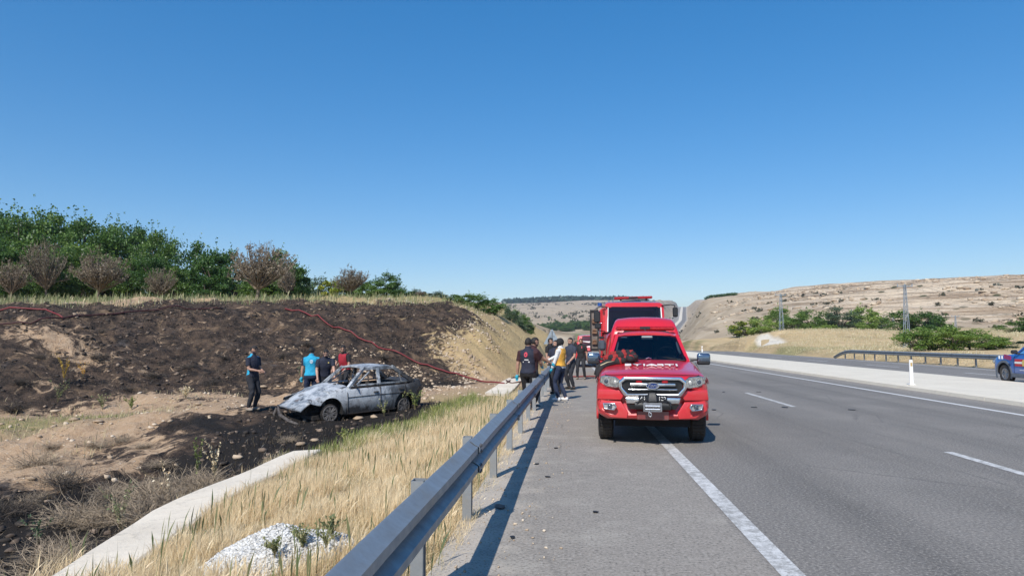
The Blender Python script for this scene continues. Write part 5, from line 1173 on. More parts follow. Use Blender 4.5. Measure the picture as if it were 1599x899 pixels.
    if vest is not None: shell('vest', is_('torso') & (co[:, 2] > hipz+.0) & (co[:, 2] < hip.z+.53) & (np.abs(co[:, 0]) < .19), vest, .034, .010)
    hl = ((co-np.array(hd_c))@np.array(hr))           # into head axes
    isH = is_('head') | is_('neck')
    if hair == 'scarf': shell('headscarf', isH & (hl[:, 1] > -.055+.0*hl[:, 2]) | (isH & (hl[:, 2] > .072)) | (isH & (hl[:, 2] < -.09)), SCARF, .022, .010)
    else:
        hz = ((hl[:, 2] > .052) & (hl[:, 1] > -.075)) | ((hl[:, 1] > .0) & (hl[:, 2] > -.060)) | (hl[:, 2] > .085)
        shell('hair', isH & hz & (np.abs(hl[:, 0]) < .088) & (hl[:, 2] > -.075), HAIR, .007, .007)
    if beard: shell('beard', isH & (hl[:, 2] < -.035) & (hl[:, 1] < .01) & (hl[:, 2] > -.115), HAIR, .006, .004)
    if mask: shell('face_mask', isH & (hl[:, 2] < -.0) & (hl[:, 1] < -.02) & (hl[:, 2] > -.105), MASK, .012, .002)
    m2 = MB()
    for s in (-1, 1): m2.ell(HW((s*.031, -.083, .018)), (.012, .008, .007), 8, 5, hr)
    m2.build('eyes', EYE, T); m2 = MB()
    for s in (-1, 1): m2.box(HW((s*.032, -.090, .038)), (.034, .010, .008))
    m2.build('eyebrows', HAIR, T); m2 = MB(); m2.ell(HW((0, -.092, -.052)), (.022, .008, .007), 8, 5, hr); m2.build('mouth', M('lips', (.30, .10, .09), .5), T)
    for wr, d, side, nrm, s, gm in hands:
        m2 = MB(); pl = wr+d*.085
        for q, (off, L) in enumerate(((-.027, .068), (-.009, .078), (.009, .073), (.026, .058))):
            b0 = pl+side*off-d*.012; curl = nrm*(-.35 if s > 0 else -.35)
            p1 = b0+(d+curl*.3).normalized()*L*.45; p2 = p1+(d+curl*1.1).normalized()*L*.33; p3 = p2+(d+curl*2).normalized()*L*.25
            m2.tube([b0, p1, p2, p3], [.0105, .0095, .0085, .006], 6)
        b0 = wr+d*.03+side*(.028*(1 if s > 0 else -1)); m2.tube([b0, b0+(d*.7+side*(1 if s > 0 else -1)*.6).normalized()*.035, b0+(d*.9+side*(1 if s > 0 else -1)*.35).normalized()*.068], [.013, .011, .008], 6)
        m2.build('fingers', gm or skin, T, smooth=True)
        if gm: hm = is_('hand') & (np.linalg.norm(co-np.array(wr+d*.05), axis=1) < .11); shell('glove', hm, gm, .006, .002)
    if prints and sh is not None:
        from mathutils.bvhtree import BVHTree
        sv = [v.co for v in sh.data.vertices]; bt = BVHTree.FromPolygons(sv, [tuple(p.vertices) for p in sh.data.polygons])
        for (x, z, w, h, mm, fb, kind) in prints:
            dr = Vector((0, -1 if fb > 0 else 1, 0)); ring = []
            n = 14 if kind == 'oval' else 4
            for q in range(n):
                a = 2*math.pi*q/n+(math.pi/4 if n == 4 else 0); xx = x+w*math.cos(a)*(1.41 if n == 4 else 1); zz = z+h*math.sin(a)*(1.41 if n == 4 else 1)
                hit = bt.ray_cast(Vector((xx, 1*fb, zz)), Vector((0, -fb, 0)))[0]; ring.append((hit if hit else Vector((xx, .13*fb, zz)))+Vector((0, .004*fb, 0)))
            m2 = MB(); m2.poly(ring, (0, .003*fb, 0)); m2.build('print', mm, T)
    T.scale = (k, k, k)
    return T
def at(px, Y, dz=0):
    X = P(px, 531, Y).x; return X
def stand(px, Y, onroad=True):
    X = at(px, Y); return (X, Y, 0.004 if onroad else Hs(X, Y)+.01)
pr_umke = [(0, 1.36, .045, .06, PRTR, 1, 'oval'), (-.01, 1.235, .05, .012, WHT, 1, 'bar'), (0, 1.185, .085, .014, WHT, 1, 'bar')]
person('man in navy vest with red back emblem and blue gloves, standing behind the guardrail', (at(828, 16.6)-.05, 16.6, Hs(at(828, 16.6)-.1, 16.6)), R(160), 1.72, lh=(.30, .0, .78), rh=(-.20, -.36, 1.08), top=NAVY, sleevem=MAROON, vest=None, gl=GLOVE, gr=GLOVE, prints=pr_umke, seed=1, head=(0, 12), trou=BLKC, build=1.06)
person('bearded man in maroon shirt reaching over the guardrail with gloved hands', (at(838, 17.6)-.10, 17.6, Hs(-.95, 17.6)), R(112), 1.74, lh=(.06, -.50, 1.10), rh=(-.12, -.48, 1.08), top=MAROON, gl=GLOVE, gr=GLOVE, beard=True, lean=.06, seed=2, head=(-10, 15), prints=[(.08, 1.38, .035, .04, PRTR, -1, 'bar')])
person('man in black T-shirt behind the guardrail, left of the woman in the yellow vest', stand(859, 25.2), R(60), 1.70, lh=(.26, -.02, .80), rh=(-.27, -.06, .80), top=BLKC, seed=3, head=(5, 14))
person('bearded man with bare forearms just behind the woman in the yellow vest', stand(868, 21.5), R(-25), 1.62, lh=(.12, -.30, 1.10), rh=(-.16, -.28, 1.05), top=NAVY, beard=True, seed=4, head=(-10, 5), skin=SKIN2)
person('woman in black headscarf, yellow vest and white sleeves, wearing white shoes', stand(875, 19.2), R(-115), 1.66, lh=(.18, -.20, .86), rh=(-.12, -.46, 1.12), top=WHT, sleeve='long', vest=YELL, hair='scarf', gl=GLOVE, gr=GLOVE, trou=BLUETR, shoe=SHOEW, sex='f', seed=5, skin=SKIN2, lf=(.09, -.05, 0), rf=(-.09, .10, 0))
person('man in grey-navy shirt and dark trousers beside the woman in the yellow vest', stand(891, 23.6), R(-50), 1.70, lh=(.20, -.22, .95), rh=(-.22, -.15, .90), top=GREYN, seed=6, head=(5, 5), build=1.05)
person('man in black polo raising one hand to his head in the sun', stand(907, 29.6), R(-12), 1.68, rh=(-.16, -.10, 1.66), lh=(.30, -.05, .80), top=BLKC, seed=7, shoe=SHOEG, lf=(.16, 0, 0), rf=(-.15, -.05, 0), prints=[(.06, 1.38, .012, .05, PRTR, -1, 'bar')])
pr_c = [(0, 1.33, .045, .055, WHITE, 1, 'oval'), (0, 1.33, .032, .04, CYAN, 1, 'oval'), (0, 1.33, .018, .02, WHITE, 1, 'oval')]
person('man in cyan-backed shirt and face mask standing alone left of the burnt car', (at(396, 19.3), 19.3, Hs(at(396, 19.3), 19.3)), R(72), 1.80, lh=(.12, -.26, 1.05), rh=(-.10, -.28, 1.08), top=NAVY, top_back=CYAN, mask=True, seed=8, head=(0, 25), shoe=SHOEG, prints=pr_c)
person('man in cyan-backed shirt seen from behind at the bonnet of the burnt car', (at(487, 20.9), 20.9, Hs(at(487, 20.9), 20.9)), R(-160), 1.78, lh=(.28, -.03, .78), rh=(-.26, -.10, .80), top=NAVY, top_back=CYAN, seed=9, head=(-30, 20), gl=GLOVE, trou=BLUETR, prints=pr_c, build=1.08, lean=.05)
person('man in navy polo leaning over the windscreen opening of the burnt car', (at(508, 21.1), 21.1, Hs(at(508, 21.1), 21.1)), R(28), 1.80, lh=(.22, -.42, .92), rh=(-.24, -.25, .88), top=NAVY, seed=10, head=(-15, 30), lean=.25, build=1.06, skin=SKIN2, prints=[(.07, 1.33, .02, .02, M('emblem_yellow', (.62, .48, .14)), -1, 'oval')])
person('man in red and black vest bending beside the roof of the burnt car', (at(540, 22.3), 22.3, Hs(at(540, 22.3), 22.3)), R(-25), 1.76, lh=(.22, -.30, .95), rh=(-.24, -.38, .90), top=BLKC, vest=REDV, seed=11, head=(35, 20), lean=.15)
# ---------------------------------------------------------------- vegetation materials
def leafmat(name, c1, c2, c3, trans=.35):
    m = bpy.data.materials.new(name); m.use_nodes = True; MATS[name] = m; g = NG(m); n = g.n; n.clear()
    out = n.new('ShaderNodeOutputMaterial'); t = g.attr('tint'); o = g.node('ShaderNodeTexCoord').outputs['Object']
    oi = n.new('ShaderNodeObjectInfo')
    c = g.mix(g.rng(t, 0, .6), c1, c2); c = g.mix(g.rng(t, .6, 1.0), c, c3)
    hsv = n.new('ShaderNodeHueSaturation'); g.put(hsv.inputs['Hue'], g.rng(oi.outputs['Random'], 0, 1, .485, .515)); g.put(hsv.inputs['Value'], g.rng(oi.outputs['Random'], 0, 1, 1.28, .72)); g.put(hsv.inputs['Color'], c)
    d = n.new('ShaderNodeBsdfDiffuse'); g.put(d.inputs[0], hsv.outputs[0]); tr = n.new('ShaderNodeBsdfTranslucent'); g.put(tr.inputs[0], hsv.outputs[0])
    mx = n.new('ShaderNodeMixShader'); mx.inputs[0].default_value = trans; g.l.new(d.outputs[0], mx.inputs[1]); g.l.new(tr.outputs[0], mx.inputs[2])
    gl = n.new('ShaderNodeBsdfGlossy'); gl.inputs['Roughness'].default_value = .45; gl.inputs[0].default_value = (.9, .95, 1, 1); m2 = n.new('ShaderNodeMixShader'); m2.inputs[0].default_value = .03
    g.l.new(mx.outputs[0], m2.inputs[1]); g.l.new(gl.outputs[0], m2.inputs[2]); g.l.new(m2.outputs[0], out.inputs[0]); return m
LG = leafmat('leaf_walnut', (.046, .098, .020), (.092, .175, .032), (.19, .29, .06)); LG2 = leafmat('leaf_grey_green', (.050, .085, .045), (.085, .13, .065), (.14, .19, .09)); LY = leafmat('leaf_yellow', (.16, .22, .02), (.32, .36, .04), (.48, .46, .08))
LO = leafmat('leaf_orchard', (.11, .18, .035), (.19, .29, .055), (.32, .40, .10)); LB = leafmat('leaf_scorched', (.12, .094, .064), (.20, .163, .112), (.33, .28, .19), .2)
STRAW = leafmat('straw', (.56, .44, .25), (.74, .61, .38), (.88, .79, .57), .30); GREENG = leafmat('green_grass', (.12, .18, .04), (.24, .28, .07), (.42, .40, .15), .3); WEED = leafmat('olive_weed', (.14, .18, .07), (.25, .27, .12), (.42, .38, .20), .3)
ORNG = leafmat('orange_leaf', (.42, .22, .02), (.60, .34, .04), (.72, .48, .10), .3)
BARK = M('bark', (.10, .075, .055), .9, col2=(.05, .038, .03), scale=8, bump=.6, bscale=25); TWIG = M('dead_twig', (.24, .19, .14), .9, col2=(.13, .10, .075), scale=6); TWIGD = M('charred_twig', (.05, .042, .036), .95, col2=(.12, .095, .075), scale=4)
def leaf_quads(cen, size, rng, aspect=1.5, updir=.0, droop=0):
    n = len(cen); a = rng.normal(size=(n, 3)); a[:, 2] += updir; a /= np.linalg.norm(a, axis=1)[:, None]; b = np.cross(a, rng.normal(size=(n, 3))); b /= np.linalg.norm(b, axis=1)[:, None]
    s = size*(.6+.8*rng.random(n))[:, None]; A = a*s*aspect*.5; B = b*s*.5
    v = np.stack([cen-A, cen-A*.1+B, cen+A, cen-A*.1-B], 1).reshape(-1, 3); f = np.arange(4*n).reshape(-1, 4); return v, f
def crown_mesh(name, mat, nl, leaf, seed, clumps=46, lump=.20, flat=.85, low=.16, shape='round'):
    """crown filling a unit box (x,y -0.5..0.5, z 0..1): leaf clumps round branch ends with gaps between"""
    rng = np.random.default_rng(seed); cs = []
    while len(cs) < clumps:
        p = rng.uniform(-1, 1, 3); r = np.linalg.norm(p)
        if r > 1 or r < .45: continue
        if shape == 'round': c = np.array([p[0]*.40, p[1]*.40, .56+p[2]*.36])
        elif shape == 'bush': c = np.array([p[0]*.42, p[1]*.42, .44+p[2]*.44])
        else: c = np.array([p[0]*.30*(1.1-.5*(p[2]+1)/2), p[1]*.30, .5+p[2]*.46])
        cs.append(c)
    cs = np.array(cs); rad = lump*rng.uniform(.45, 1.0, clumps); per = rng.dirichlet(np.ones(clumps)*6)*nl; pts = []; tints = []
    for c, r, k in zip(cs, rad, per.astype(int)):
        d = rng.normal(size=(k, 3)); d /= np.linalg.norm(d, axis=1)[:, None]; q = c+d*(r*rng.random(k)**.45)[:, None]*np.array([1, 1, flat*.75]); pts.append(q); tints.append(np.clip(rng.normal(.42+.25*rng.normal()*.5, .22, k), 0, 1))
    # sprigs poking out of the outline
    k = int(nl*.05); j = rng.integers(0, clumps, k); d = cs[j]-np.array([0, 0, .45]); d /= np.linalg.norm(d, axis=1)[:, None]; pts.append(cs[j]+d*(rad[j]*(.8+.7*rng.random(k)))[:, None]+rng.normal(size=(k, 3))*.012); tints.append(np.clip(rng.normal(.55, .2, k), 0, 1))
    pts = np.concatenate(pts); t = np.concatenate(tints); m_ = pts[:, 2] > .03; pts = pts[m_]; t = t[m_]
    v, f = leaf_quads(pts, leaf, rng); return npmesh(name, v, f, mat, {'tint': np.repeat(t, 4)}), cs
def tree_proto(name, label, cat, mat, nl, leaf, seed, clumps=46, lump=.2, shape='round', trunk=True, group=None):
    me, cs = crown_mesh('crown', mat, nl, leaf, seed, clumps, lump, shape=shape)
    t = thing(name, label, cat, (0, 0, -500), 0, group); link('crown', me, t)
    rng = random.Random(seed); mb = MB(); fork = .26 if shape == 'round' else .08
    mb.tube([(0, 0, -.04), (.008, 0, fork*.5), (0, .01, fork)], [.030, .024, .021], 8)
    for c in cs[::3]:
        c = Vector(c); mid = Vector((c.x*.35, c.y*.35, fork+(c.z-fork)*.5)); mb.tube([(0, .0, fork-.03), mid, c], [.016, .010, .003], 5)
    mb.build('trunk', BARK, t, smooth=True); return t
def scorched_proto(label, seed, nl, group=None, spread=.5):
    """leafless fan of upright shoots carrying shrivelled brown leaves"""
    rng = np.random.default_rng(seed); t = thing('scorched_tree', label, 'tree', (0, 0, -500), 0, group); mb = MB(); pts = []
    mb.tube([(0, 0, -.04), (.015, 0, .15), (0, 0, .30)], [.026, .021, .018], 7)
    for i in range(90):
        a = rng.uniform(0, 2*math.pi); rr_ = spread*math.sqrt(rng.random())*.95; tip = Vector((rr_*math.cos(a), rr_*math.sin(a), 1.0-.34*(rr_/spread)**2-.38*rng.random()**1.5)); b0 = Vector((tip.x*.06, tip.y*.06, .20+.14*rng.random())); mid = Vector((tip.x*.72, tip.y*.72, b0.z+(tip.z-b0.z)*.42))
        cv = [b0.lerp(mid, u)*(1-u)+mid.lerp(tip, u)*u for u in np.linspace(0, 1, 6)]; mb.tube(cv, [.011, .008, .006, .0045, .003, .0015], 4)
        for q in range(6):
            u = rng.uniform(.35, .95); k = int(u*5); p = cv[k].lerp(cv[min(k+1, 5)], u*5-k); d = Vector(rng.normal(size=3)); d.z = abs(d.z)+.8; e = p+d.normalized()*rng.uniform(.05, .13); mb.tube([p, e], [.003, .0012], 3)
            n_ = int(nl/330); w = rng.random(n_)[:, None]; pts.append(np.array(p)*(1-w)+np.array(e)*w+rng.normal(size=(n_, 3))*.012)
    mb.build('branches', TWIG, t); pts = np.concatenate(pts); v, f = leaf_quads(pts, .0135, rng, 1.6); link('crown', npmesh('crown', v, f, LB, {'tint': np.repeat(rng.random(len(pts)), 4)}), t); return t
W1 = [tree_proto('walnut_tree', '-', 'tree', LG, 11000, .0185, 100+i, 60, .17) for i in range(3)]
W2 = [tree_proto('leafy_tree', '-', 'tree', LG, 7000, .025, 120+i, 40, .20, 'bush') for i in range(3)]
OB = [tree_proto('orchard_bush', '-', 'bush', LO, 5600, .027, 140+i, 34, .2, 'bush') for i in range(3)]
GB = [tree_proto('grey_bush', '-', 'bush', LG2, 5600, .026, 160+i, 34, .2, 'bush') for i in range(2)]
YB = tree_proto('yellow_bush', '-', 'bush', LY, 2000, .045, 180, 26, .2, 'bush')
SB = [scorched_proto('-', 200+i, [4200, 5600, 2800][i], spread=[.5, .46, .42][i]) for i in range(3)]
PROTO = W1+W2+OB+GB+[YB]+SB
def place(pr, px, top, wpx, Y, label, group=None, base=None, rz=None, deep=1.0):
    X = P(px, 500, Y).x; zb = (HF(X, Y) if X > 25 and Y < 195 and X < 120 else Hs(X, Y)) if base is None else base
    zt = P(px, top, Y).z; w = wpx/1100*Y*1.02/max(.8, math.cos(math.atan2(X, Y))); h = max(zt-zb, .6)*(1.02 if pr in W1+SB else 1.2)
    o = dup(pr, (X, Y, zb-.05*h*0-.02), random.uniform(0, 6.28) if rz is None else rz, (w, w*deep, h), label)
    if pr in SB: o.rotation_euler = (random.uniform(-.12, .12), random.uniform(-.12, .12), random.uniform(0, 6.28))
    if group: o['group'] = group
    return o
ORD = ['first', 'second', 'third', 'fourth', 'fifth', 'sixth', 'seventh', 'eighth']; G1 = 'big walnut trees massed at the left edge'; G2 = 'leafy trees along the top of the bank'
for i, (px, top, w, Y) in enumerate([(-75, 318, 130, 62), (-20, 322, 125, 66), (25, 326, 110, 60), (78, 321, 120, 64), (128, 333, 110, 61), (172, 340, 100, 66), (212, 344, 95, 62), (243, 352, 78, 58), (40, 380, 100, 52), (118, 372, 95, 53), (196, 398, 80, 52), (240, 392, 70, 51), (-30, 365, 90, 50), (80, 405, 80, 50), (160, 392, 84, 55)]):
    place(W1[i % 3], px, top+6, w, Y, ORD[i % 8]+(' walnut tree from the left in the tall back row at the left edge' if i < 8 else ' walnut tree from the left in the lower front row of the left clump'), G1)
for i, (px, top, w, Y, l) in enumerate([(295, 386, 74, 56, 'rounded green tree right of the big walnut clump'), (330, 392, 72, 54, 'green tree half hidden by the tall scorched tree'), (275, 418, 60, 50, 'low green tree between walnut clump and rounded tree'), (362, 398, 66, 58, 'green tree directly behind the tall scorched tree'), (428, 418, 66, 53, 'green bushy tree right of the tall scorched tree'), (458, 424, 56, 54, 'green bushy tree with a brown left side, above the burnt slope'), (600, 430, 58, 58, 'dark green tree with a ragged top, right of the second scorched tree'), (628, 452, 44, 56, 'small dark green tree at the right end of the ragged tree'), (575, 446, 50, 56, 'green tree just right of the second scorched tree'), (395, 440, 60, 52, 'low green tree under the tall scorched tree'), (735, 459, 62, 50, 'broad green bush on the crest above the bare bank'), (766, 466, 50, 50, 'round green bush right of the broad bush on the crest'), (712, 466, 40, 52, 'small green bush left of the broad bush on the crest'), (-10, 430, 80, 47, 'low green tree at the far left edge'), (320, 430, 70, 50, 'low bushy green tree below the rounded tree')]):
    place(W2[i % 3], px, top, w, Y, l, G2)
for i in range(17):
    px = -50+i*30+random.uniform(-8, 8); place(W2[i % 3], px, 436+random.uniform(-8, 8), 56, 74, ORD[i % 8]+' low bush from the left, added for the dark shading under the trees '+('at the left' if i < 8 else 'in the middle' if i < 16 else 'at the right'), 'low bushes added behind the orchard for dark shading')  # bush row added to stand for dark shading between the trunks
for i, (px, top, w, Y, l) in enumerate([(470, 436, 50, 62, 'green tree between the small scorched tree and the yellow bush'), (530, 440, 50, 62, 'green tree behind the yellow bush'), (560, 438, 54, 64, 'green tree behind the second scorched tree'), (612, 446, 46, 60, 'green tree in front of the ragged dark tree')]):
    place(W2[i % 3], px, top, w, Y, l, G2)
for i, (px, top, w, Y, l) in enumerate([(424, 398, 84, 54, 'wide green tree filling out the right side of the tall scorched tree'), (454, 414, 62, 52, 'green tree stepping down right of the wide one')]):
    place(W2[i % 3], px, top, w, Y, l, G2)
for i, (px, top, w, Y, l) in enumerate([(495, 434, 42, 60, 'grey green bush left of the yellow bush'), (680, 458, 46, 56, 'pale green bush standing alone on the crest'), (650, 462, 30, 56, 'tiny grey green bush between trees on the crest'), (795, 480, 34, 56, 'grey green bush at the head of the ridge'), (808, 494, 32, 58, 'grey green bush halfway down the ridge'), (820, 506, 28, 62, 'grey green bush low on the ridge by the road')]):
    place(GB[i % 2], px, top, w, Y, l)
place(W2[1], 806, 484, 34, 66, 'dark green bush behind the ridge bushes'); place(W2[0], 822, 498, 26, 72, 'dark green bush at the foot of the ridge, far end')
place(YB, 515, 438, 34, 55, 'bright yellow green bush beside the second scorched tree')
for px, top, w, Y, l, k in ((398, 374, 108, 44, 'tall scorched brown tree with bare upright shoots standing on the bank', 0), (153, 388, 88, 46, 'fan-shaped scorched brown tree in front of the walnut clump', 1), (250, 415, 58, 47, 'small scorched brown tree between the walnut clump and green trees', 2), (548, 414, 66, 50, 'scorched brown tree beside the yellow bush', 1), (14, 402, 62, 46, 'scorched brown tree at the left edge', 2), (72, 372, 62, 48, 'thin scorched tree rising into the walnut crowns', 0), (655, 452, 18, 54, 'tiny scorched tree on the crest', 1), (450, 405, 40, 50, 'small scorched tree right of the tall one', 2)):
    place(SB[k], px, top, w, Y, l)
for i, (px, top, w, Y, k, l) in enumerate([(1165, 501, 44, 138, YB, 'yellow green bush at the left end of the far row'), (1150, 508, 30, 140, OB[0], 'low green bush left of the yellow bush'), (1190, 497, 50, 136, OB[1], 'green bush just left of the small pylon'), (1216, 482, 40, 142, OB[2], 'taller green bush behind the small pylon'), (1240, 492, 52, 136, OB[0], 'green bush just right of the small pylon'), (1266, 484, 58, 140, OB[1], 'broad green bush left of the grey one'), (1312, 481, 58, 136, GB[0], 'large dark grey green tree in the far row'), (1346, 482, 50, 140, OB[2], 'green tree right of the large grey one'), (1352, 504, 36, 118, OB[0], 'rounded bush in front of the far row'), (1381, 515, 20, 112, OB[1], 'very small round bush alone in the dry field'), (1290, 508, 44, 128, OB[2], 'low olive bush in front of the grey tree'), (1374, 496, 40, 150, GB[1], 'bare greyish bush between the rows'),
        (1408, 488, 58, 128, W2[0], 'dark green tree just left of the tall pylon'), (1440, 488, 54, 126, W2[1], 'dark green tree just right of the tall pylon'), (1466, 493, 46, 130, W2[2], 'dark green tree at the right end of the dark pair'), (1428, 514, 60, 61, OB[0], 'orchard bush just right of the tall pylon foot'), (1458, 511, 60, 62, OB[1], 'second orchard bush right of the tall pylon'), (1486, 513, 58, 60, OB[2], 'third orchard bush right of the tall pylon'), (1512, 516, 56, 62, OB[0], 'fourth orchard bush right of the tall pylon'), (1538, 521, 50, 60, OB[1], 'last orchard bush, left of the blue patrol vehicle'), (1565, 528, 46, 62, GB[0], 'sparse low bush behind the blue patrol vehicle'), (1588, 503, 56, 104, W2[0], 'dark bush above the blue patrol vehicle'), (1625, 492, 60, 100, W2[1], 'dark tree cut by the right edge of the view')]):
    place(k, px, top, w, Y, l, 'bushes and small trees in the field right of the road')
# far scattered trees of the valley floor and skyline
gv = 'small distant trees on the valley floor'
rv = random.Random(5)
for i in range(34):
    px = 842+i*2.9+rv.uniform(-2, 2); Y = rv.uniform(560, 640)-i*1.0; by = 520-(i/34)**1.6*26+rv.uniform(-3, 3)
    X = P(px, 500, Y).x; zb = Hs(X, Y); w = rv.uniform(6, 12); dup(rv.choice(W2), (X, Y, zb), rv.uniform(0, 6), (w, w, rv.uniform(4, 8)), 'small dark tree in the green band on the valley floor')['group'] = gv
for i in range(16):
    px = rv.uniform(925, 1000) if i % 2 else rv.uniform(850, 930); Y = rv.uniform(500, 900); X = P(px, 500, Y).x; dup(rv.choice(OB), (X, Y, Hs(X, Y)), 0, (5, 5, 3.5), 'lone shrub dotted on the dry valley slope')['group'] = 'shrubs dotted on the valley slopes'
for i in range(18):
    px = 1104+i*2.7; Y = 520-i*2; X = P(px, 500, Y).x; dup(W2[i % 3], (X, Y, Hs(X, Y)-.3), i, (4.5, 4, 2.6), 'small dark tree in the planted row on top of the rock slope')['group'] = 'row of dark trees on the rocky plateau'
for pr in PROTO:
    for c in list(pr.children_recursive)+[pr]: bpy.data.objects.remove(c)

# skyline woods, one far-off mass
rng = np.random.default_rng(9); cen = []
for k in range(4200):
    px = rng.uniform(786, 900) if k % 3 else rng.uniform(895, 1010); Y = rng.uniform(1650, 1800); X = P(px, 500, Y).x; cen.append((X, Y, 0))
cen = np.array(cen); cen[:, 2] = H(cen[:, 0], cen[:, 1])+rng.uniform(0, 7, len(cen)); v, f = leaf_quads(cen, 9, rng)
stuff(link('distant_wood', npmesh('distant_wood', v, f, LG2, {'tint': np.repeat(rng.random(len(cen))*.4, 4)})), 'dark strip of woodland on the far skyline', 'woodland')

# ---------------------------------------------------------------- grass
def blades(name, pts, hgt, wid, mat, rng, lean=.35, seedhead=0.0, tint=None, tilt=(.10, .05)):
    n = len(pts); a = rng.uniform(0, 2*math.pi, n); d = np.stack([np.cos(a), np.sin(a)], 1)*(lean*rng.random(n)**1.2)[:, None]+np.array(tilt)*rng.random(n)[:, None]
    w = np.stack([-np.sin(a+1), np.cos(a+1)], 1)*wid*(.6+.8*rng.random(n))[:, None]/2
    h = hgt; V = np.zeros((n, 7, 3)); lv = [(0, 0, 1), (.4, .18, .85), (.75, .55, .7), (1, 1, 0)]
    sh = rng.random(n) < seedhead
    for i, (z, o, ww) in enumerate(lv):
        c = pts+np.concatenate([d*(o*h)[:, None], (z*h*(1-.25*o*np.linalg.norm(d, axis=1)))[:, None]], 1)
        k = np.where(sh & (i == 2), 3.2, ww)[:, None]
        if i < 3: V[:, 2*i, :] = c; V[:, 2*i+1, :] = c; V[:, 2*i, :2] += w*k; V[:, 2*i+1, :2] -= w*k
        else: V[:, 6, :] = c
    b = np.arange(n)[:, None]*7; F4 = np.concatenate([b+np.array([[0, 1, 3, 2]]), b+np.array([[2, 3, 5, 4]])]); F3 = b+np.array([[4, 5, 6]])
    t = rng.random(n) if tint is None else np.clip(tint+rng.normal(0, .18, n), 0, 1)
    return npmesh(name, V.reshape(-1, 3), [F4, F3], mat, {'tint': np.repeat(t, 7)})
def scatter(n, x0, x1, y0, y1, keep, rng, patch=.55, sc=1.6):
    x = rng.uniform(x0, x1, n); y = rng.uniform(y0, y1, n); k = keep(x, y)*np.clip((fbm(x*sc, y*sc, 3, 55)-.5)*5*patch+1-.35*patch, 0, 1) > rng.random(n); x = x[k]; y = y[k]; return np.stack([x, y, H(x, y)-.01], 1)
SLABL = lambda y: np.interp(y, [0, 3, 6.35, 8.7, 10.2, 13.4], [-3.9, -4.15, -4.68, -5.22, -5.22, -5.25]); SLABR = lambda y: np.interp(y, [0, 3, 6.35, 8.7, 10.2, 13.4], [-3.2, -3.5, -4.0, -4.45, -4.55, -4.68])
railx = lambda y: -.925+.0145*np.minimum(y, 34)-.10
PILE = (-2.52, 6.10)
def kverge(x, y):
    slab = (x > SLABL(y)-.02) & (x < SLABR(y)+.04) & (y < 13.3); pile = ((x-PILE[0])/.66)**2+((y-PILE[1])/.62)**2 < .95
    bare = (x > -2.2-.03*y) & (y > 21) | ((x < -2.0) & (y > 23.0) & (y < 35.5))
    right = x < np.where(y < 45, railx(y)+.10, -1.2); left = x > np.where(y < 13.3, SLABL(y)-.1, np.interp(y, [13, 17, 21, 24, 30], [-5.1, -4.2, -3.4, -3.0, -2.2]))
    return (left & right & ~slab & ~pile & ~(bare))*1.0
rng = np.random.default_rng(21); parts = []
for n, y0, y1 in ((125000, 1.6, 7), (110000, 7, 14), (60000, 14, 25)):
    p = scatter(n, -5.4, -.75, y0, y1, kverge, rng, 1.15, 2.2); hh = rng.uniform(.08, .27, len(p))*(1-.55*smooth(-1.5, -.85, p[:, 0])); 
    parts.append((p, hh))
p = np.concatenate([a for a, b in parts]); hh = np.concatenate([b for a, b in parts])
gmask = field_soft(p[:, 0], p[:, 1], GREEN, .9) > rng.random(len(p))*.9
hh = hh*(.75+.7*fbm(p[:, 0]*.8, p[:, 1]*.8, 3, 77))
tt = .25+.55*fbm(p[:, 0]*.7, p[:, 1]*.7, 3, 78)
sel = ~gmask
pb = scatter(70000, -5.4, -.75, 1.6, 16, kverge, rng, .6, 1.1); stuff(link('matted_straw', blades('matted_straw', pb, rng.uniform(.05, .15, len(pb)), .0045, STRAW, rng, 1.7, 0, .1+.5*fbm(pb[:, 0]*2, pb[:, 1]*2, 3, 79))), 'flattened matted straw under the standing dry grass', 'dry grass')
hh = hh*np.clip(.35+1.5*fbm(p[:, 0]*1.3+5, p[:, 1]*1.3, 3, 80), .3, 1.25)
stuff(link('dry_grass', blades('dry_grass', p[sel], hh[sel], .0032, STRAW, rng, .62, .07, tt[sel])), 'tall golden dry grass covering the verge left of the guardrail', 'dry grass')
stuff(link('green_grass', blades('green_grass', p[gmask], hh[gmask]*1.1, .008, GREENG, rng, .4, .05)), 'green grass patch along the edge of the burnt ground', 'green grass')
p = scatter(4200, -5.2, -.9, 1.8, 24, kverge, rng, .8); stuff(link('seed_stalks', blades('seed_stalks', p, rng.uniform(.22, .48, len(p)), .0045, WEED, rng, .25, .6)), 'scattered olive and straw seed stalks in the dry verge', 'weeds')
# along the crest of the bank and in the orchard
kc = lambda x, y: (y > np.interp(x, [-30, -22, -17.6, -14.5, -10.8, -6.4, -4], [28.5, 28.6, 32, 34.5, 37, 39, 41]))*(.35+.65*smooth(60, 36, y))
p = scatter(60000, -40, -5.2, 28, 62, kc, rng, .5, .5); tg = np.clip(fbm(p[:, 0]*.3, p[:, 1]*.3, 3, 66)*1.8-.15, 0, 1) > rng.random(len(p))
hh = .10+.5*rng.random(len(p))**2.2; stuff(link('crest_grass', blades('crest_grass', p[tg], hh[tg], .022, WEED, rng, .3, .1)), 'grey green weeds along the top of the bank', 'weeds'); stuff(link('crest_straw', blades('crest_straw', p[~tg], hh[~tg]*.6, .020, STRAW, rng, .3, .1)), 'dry straw along the top of the bank', 'dry grass')
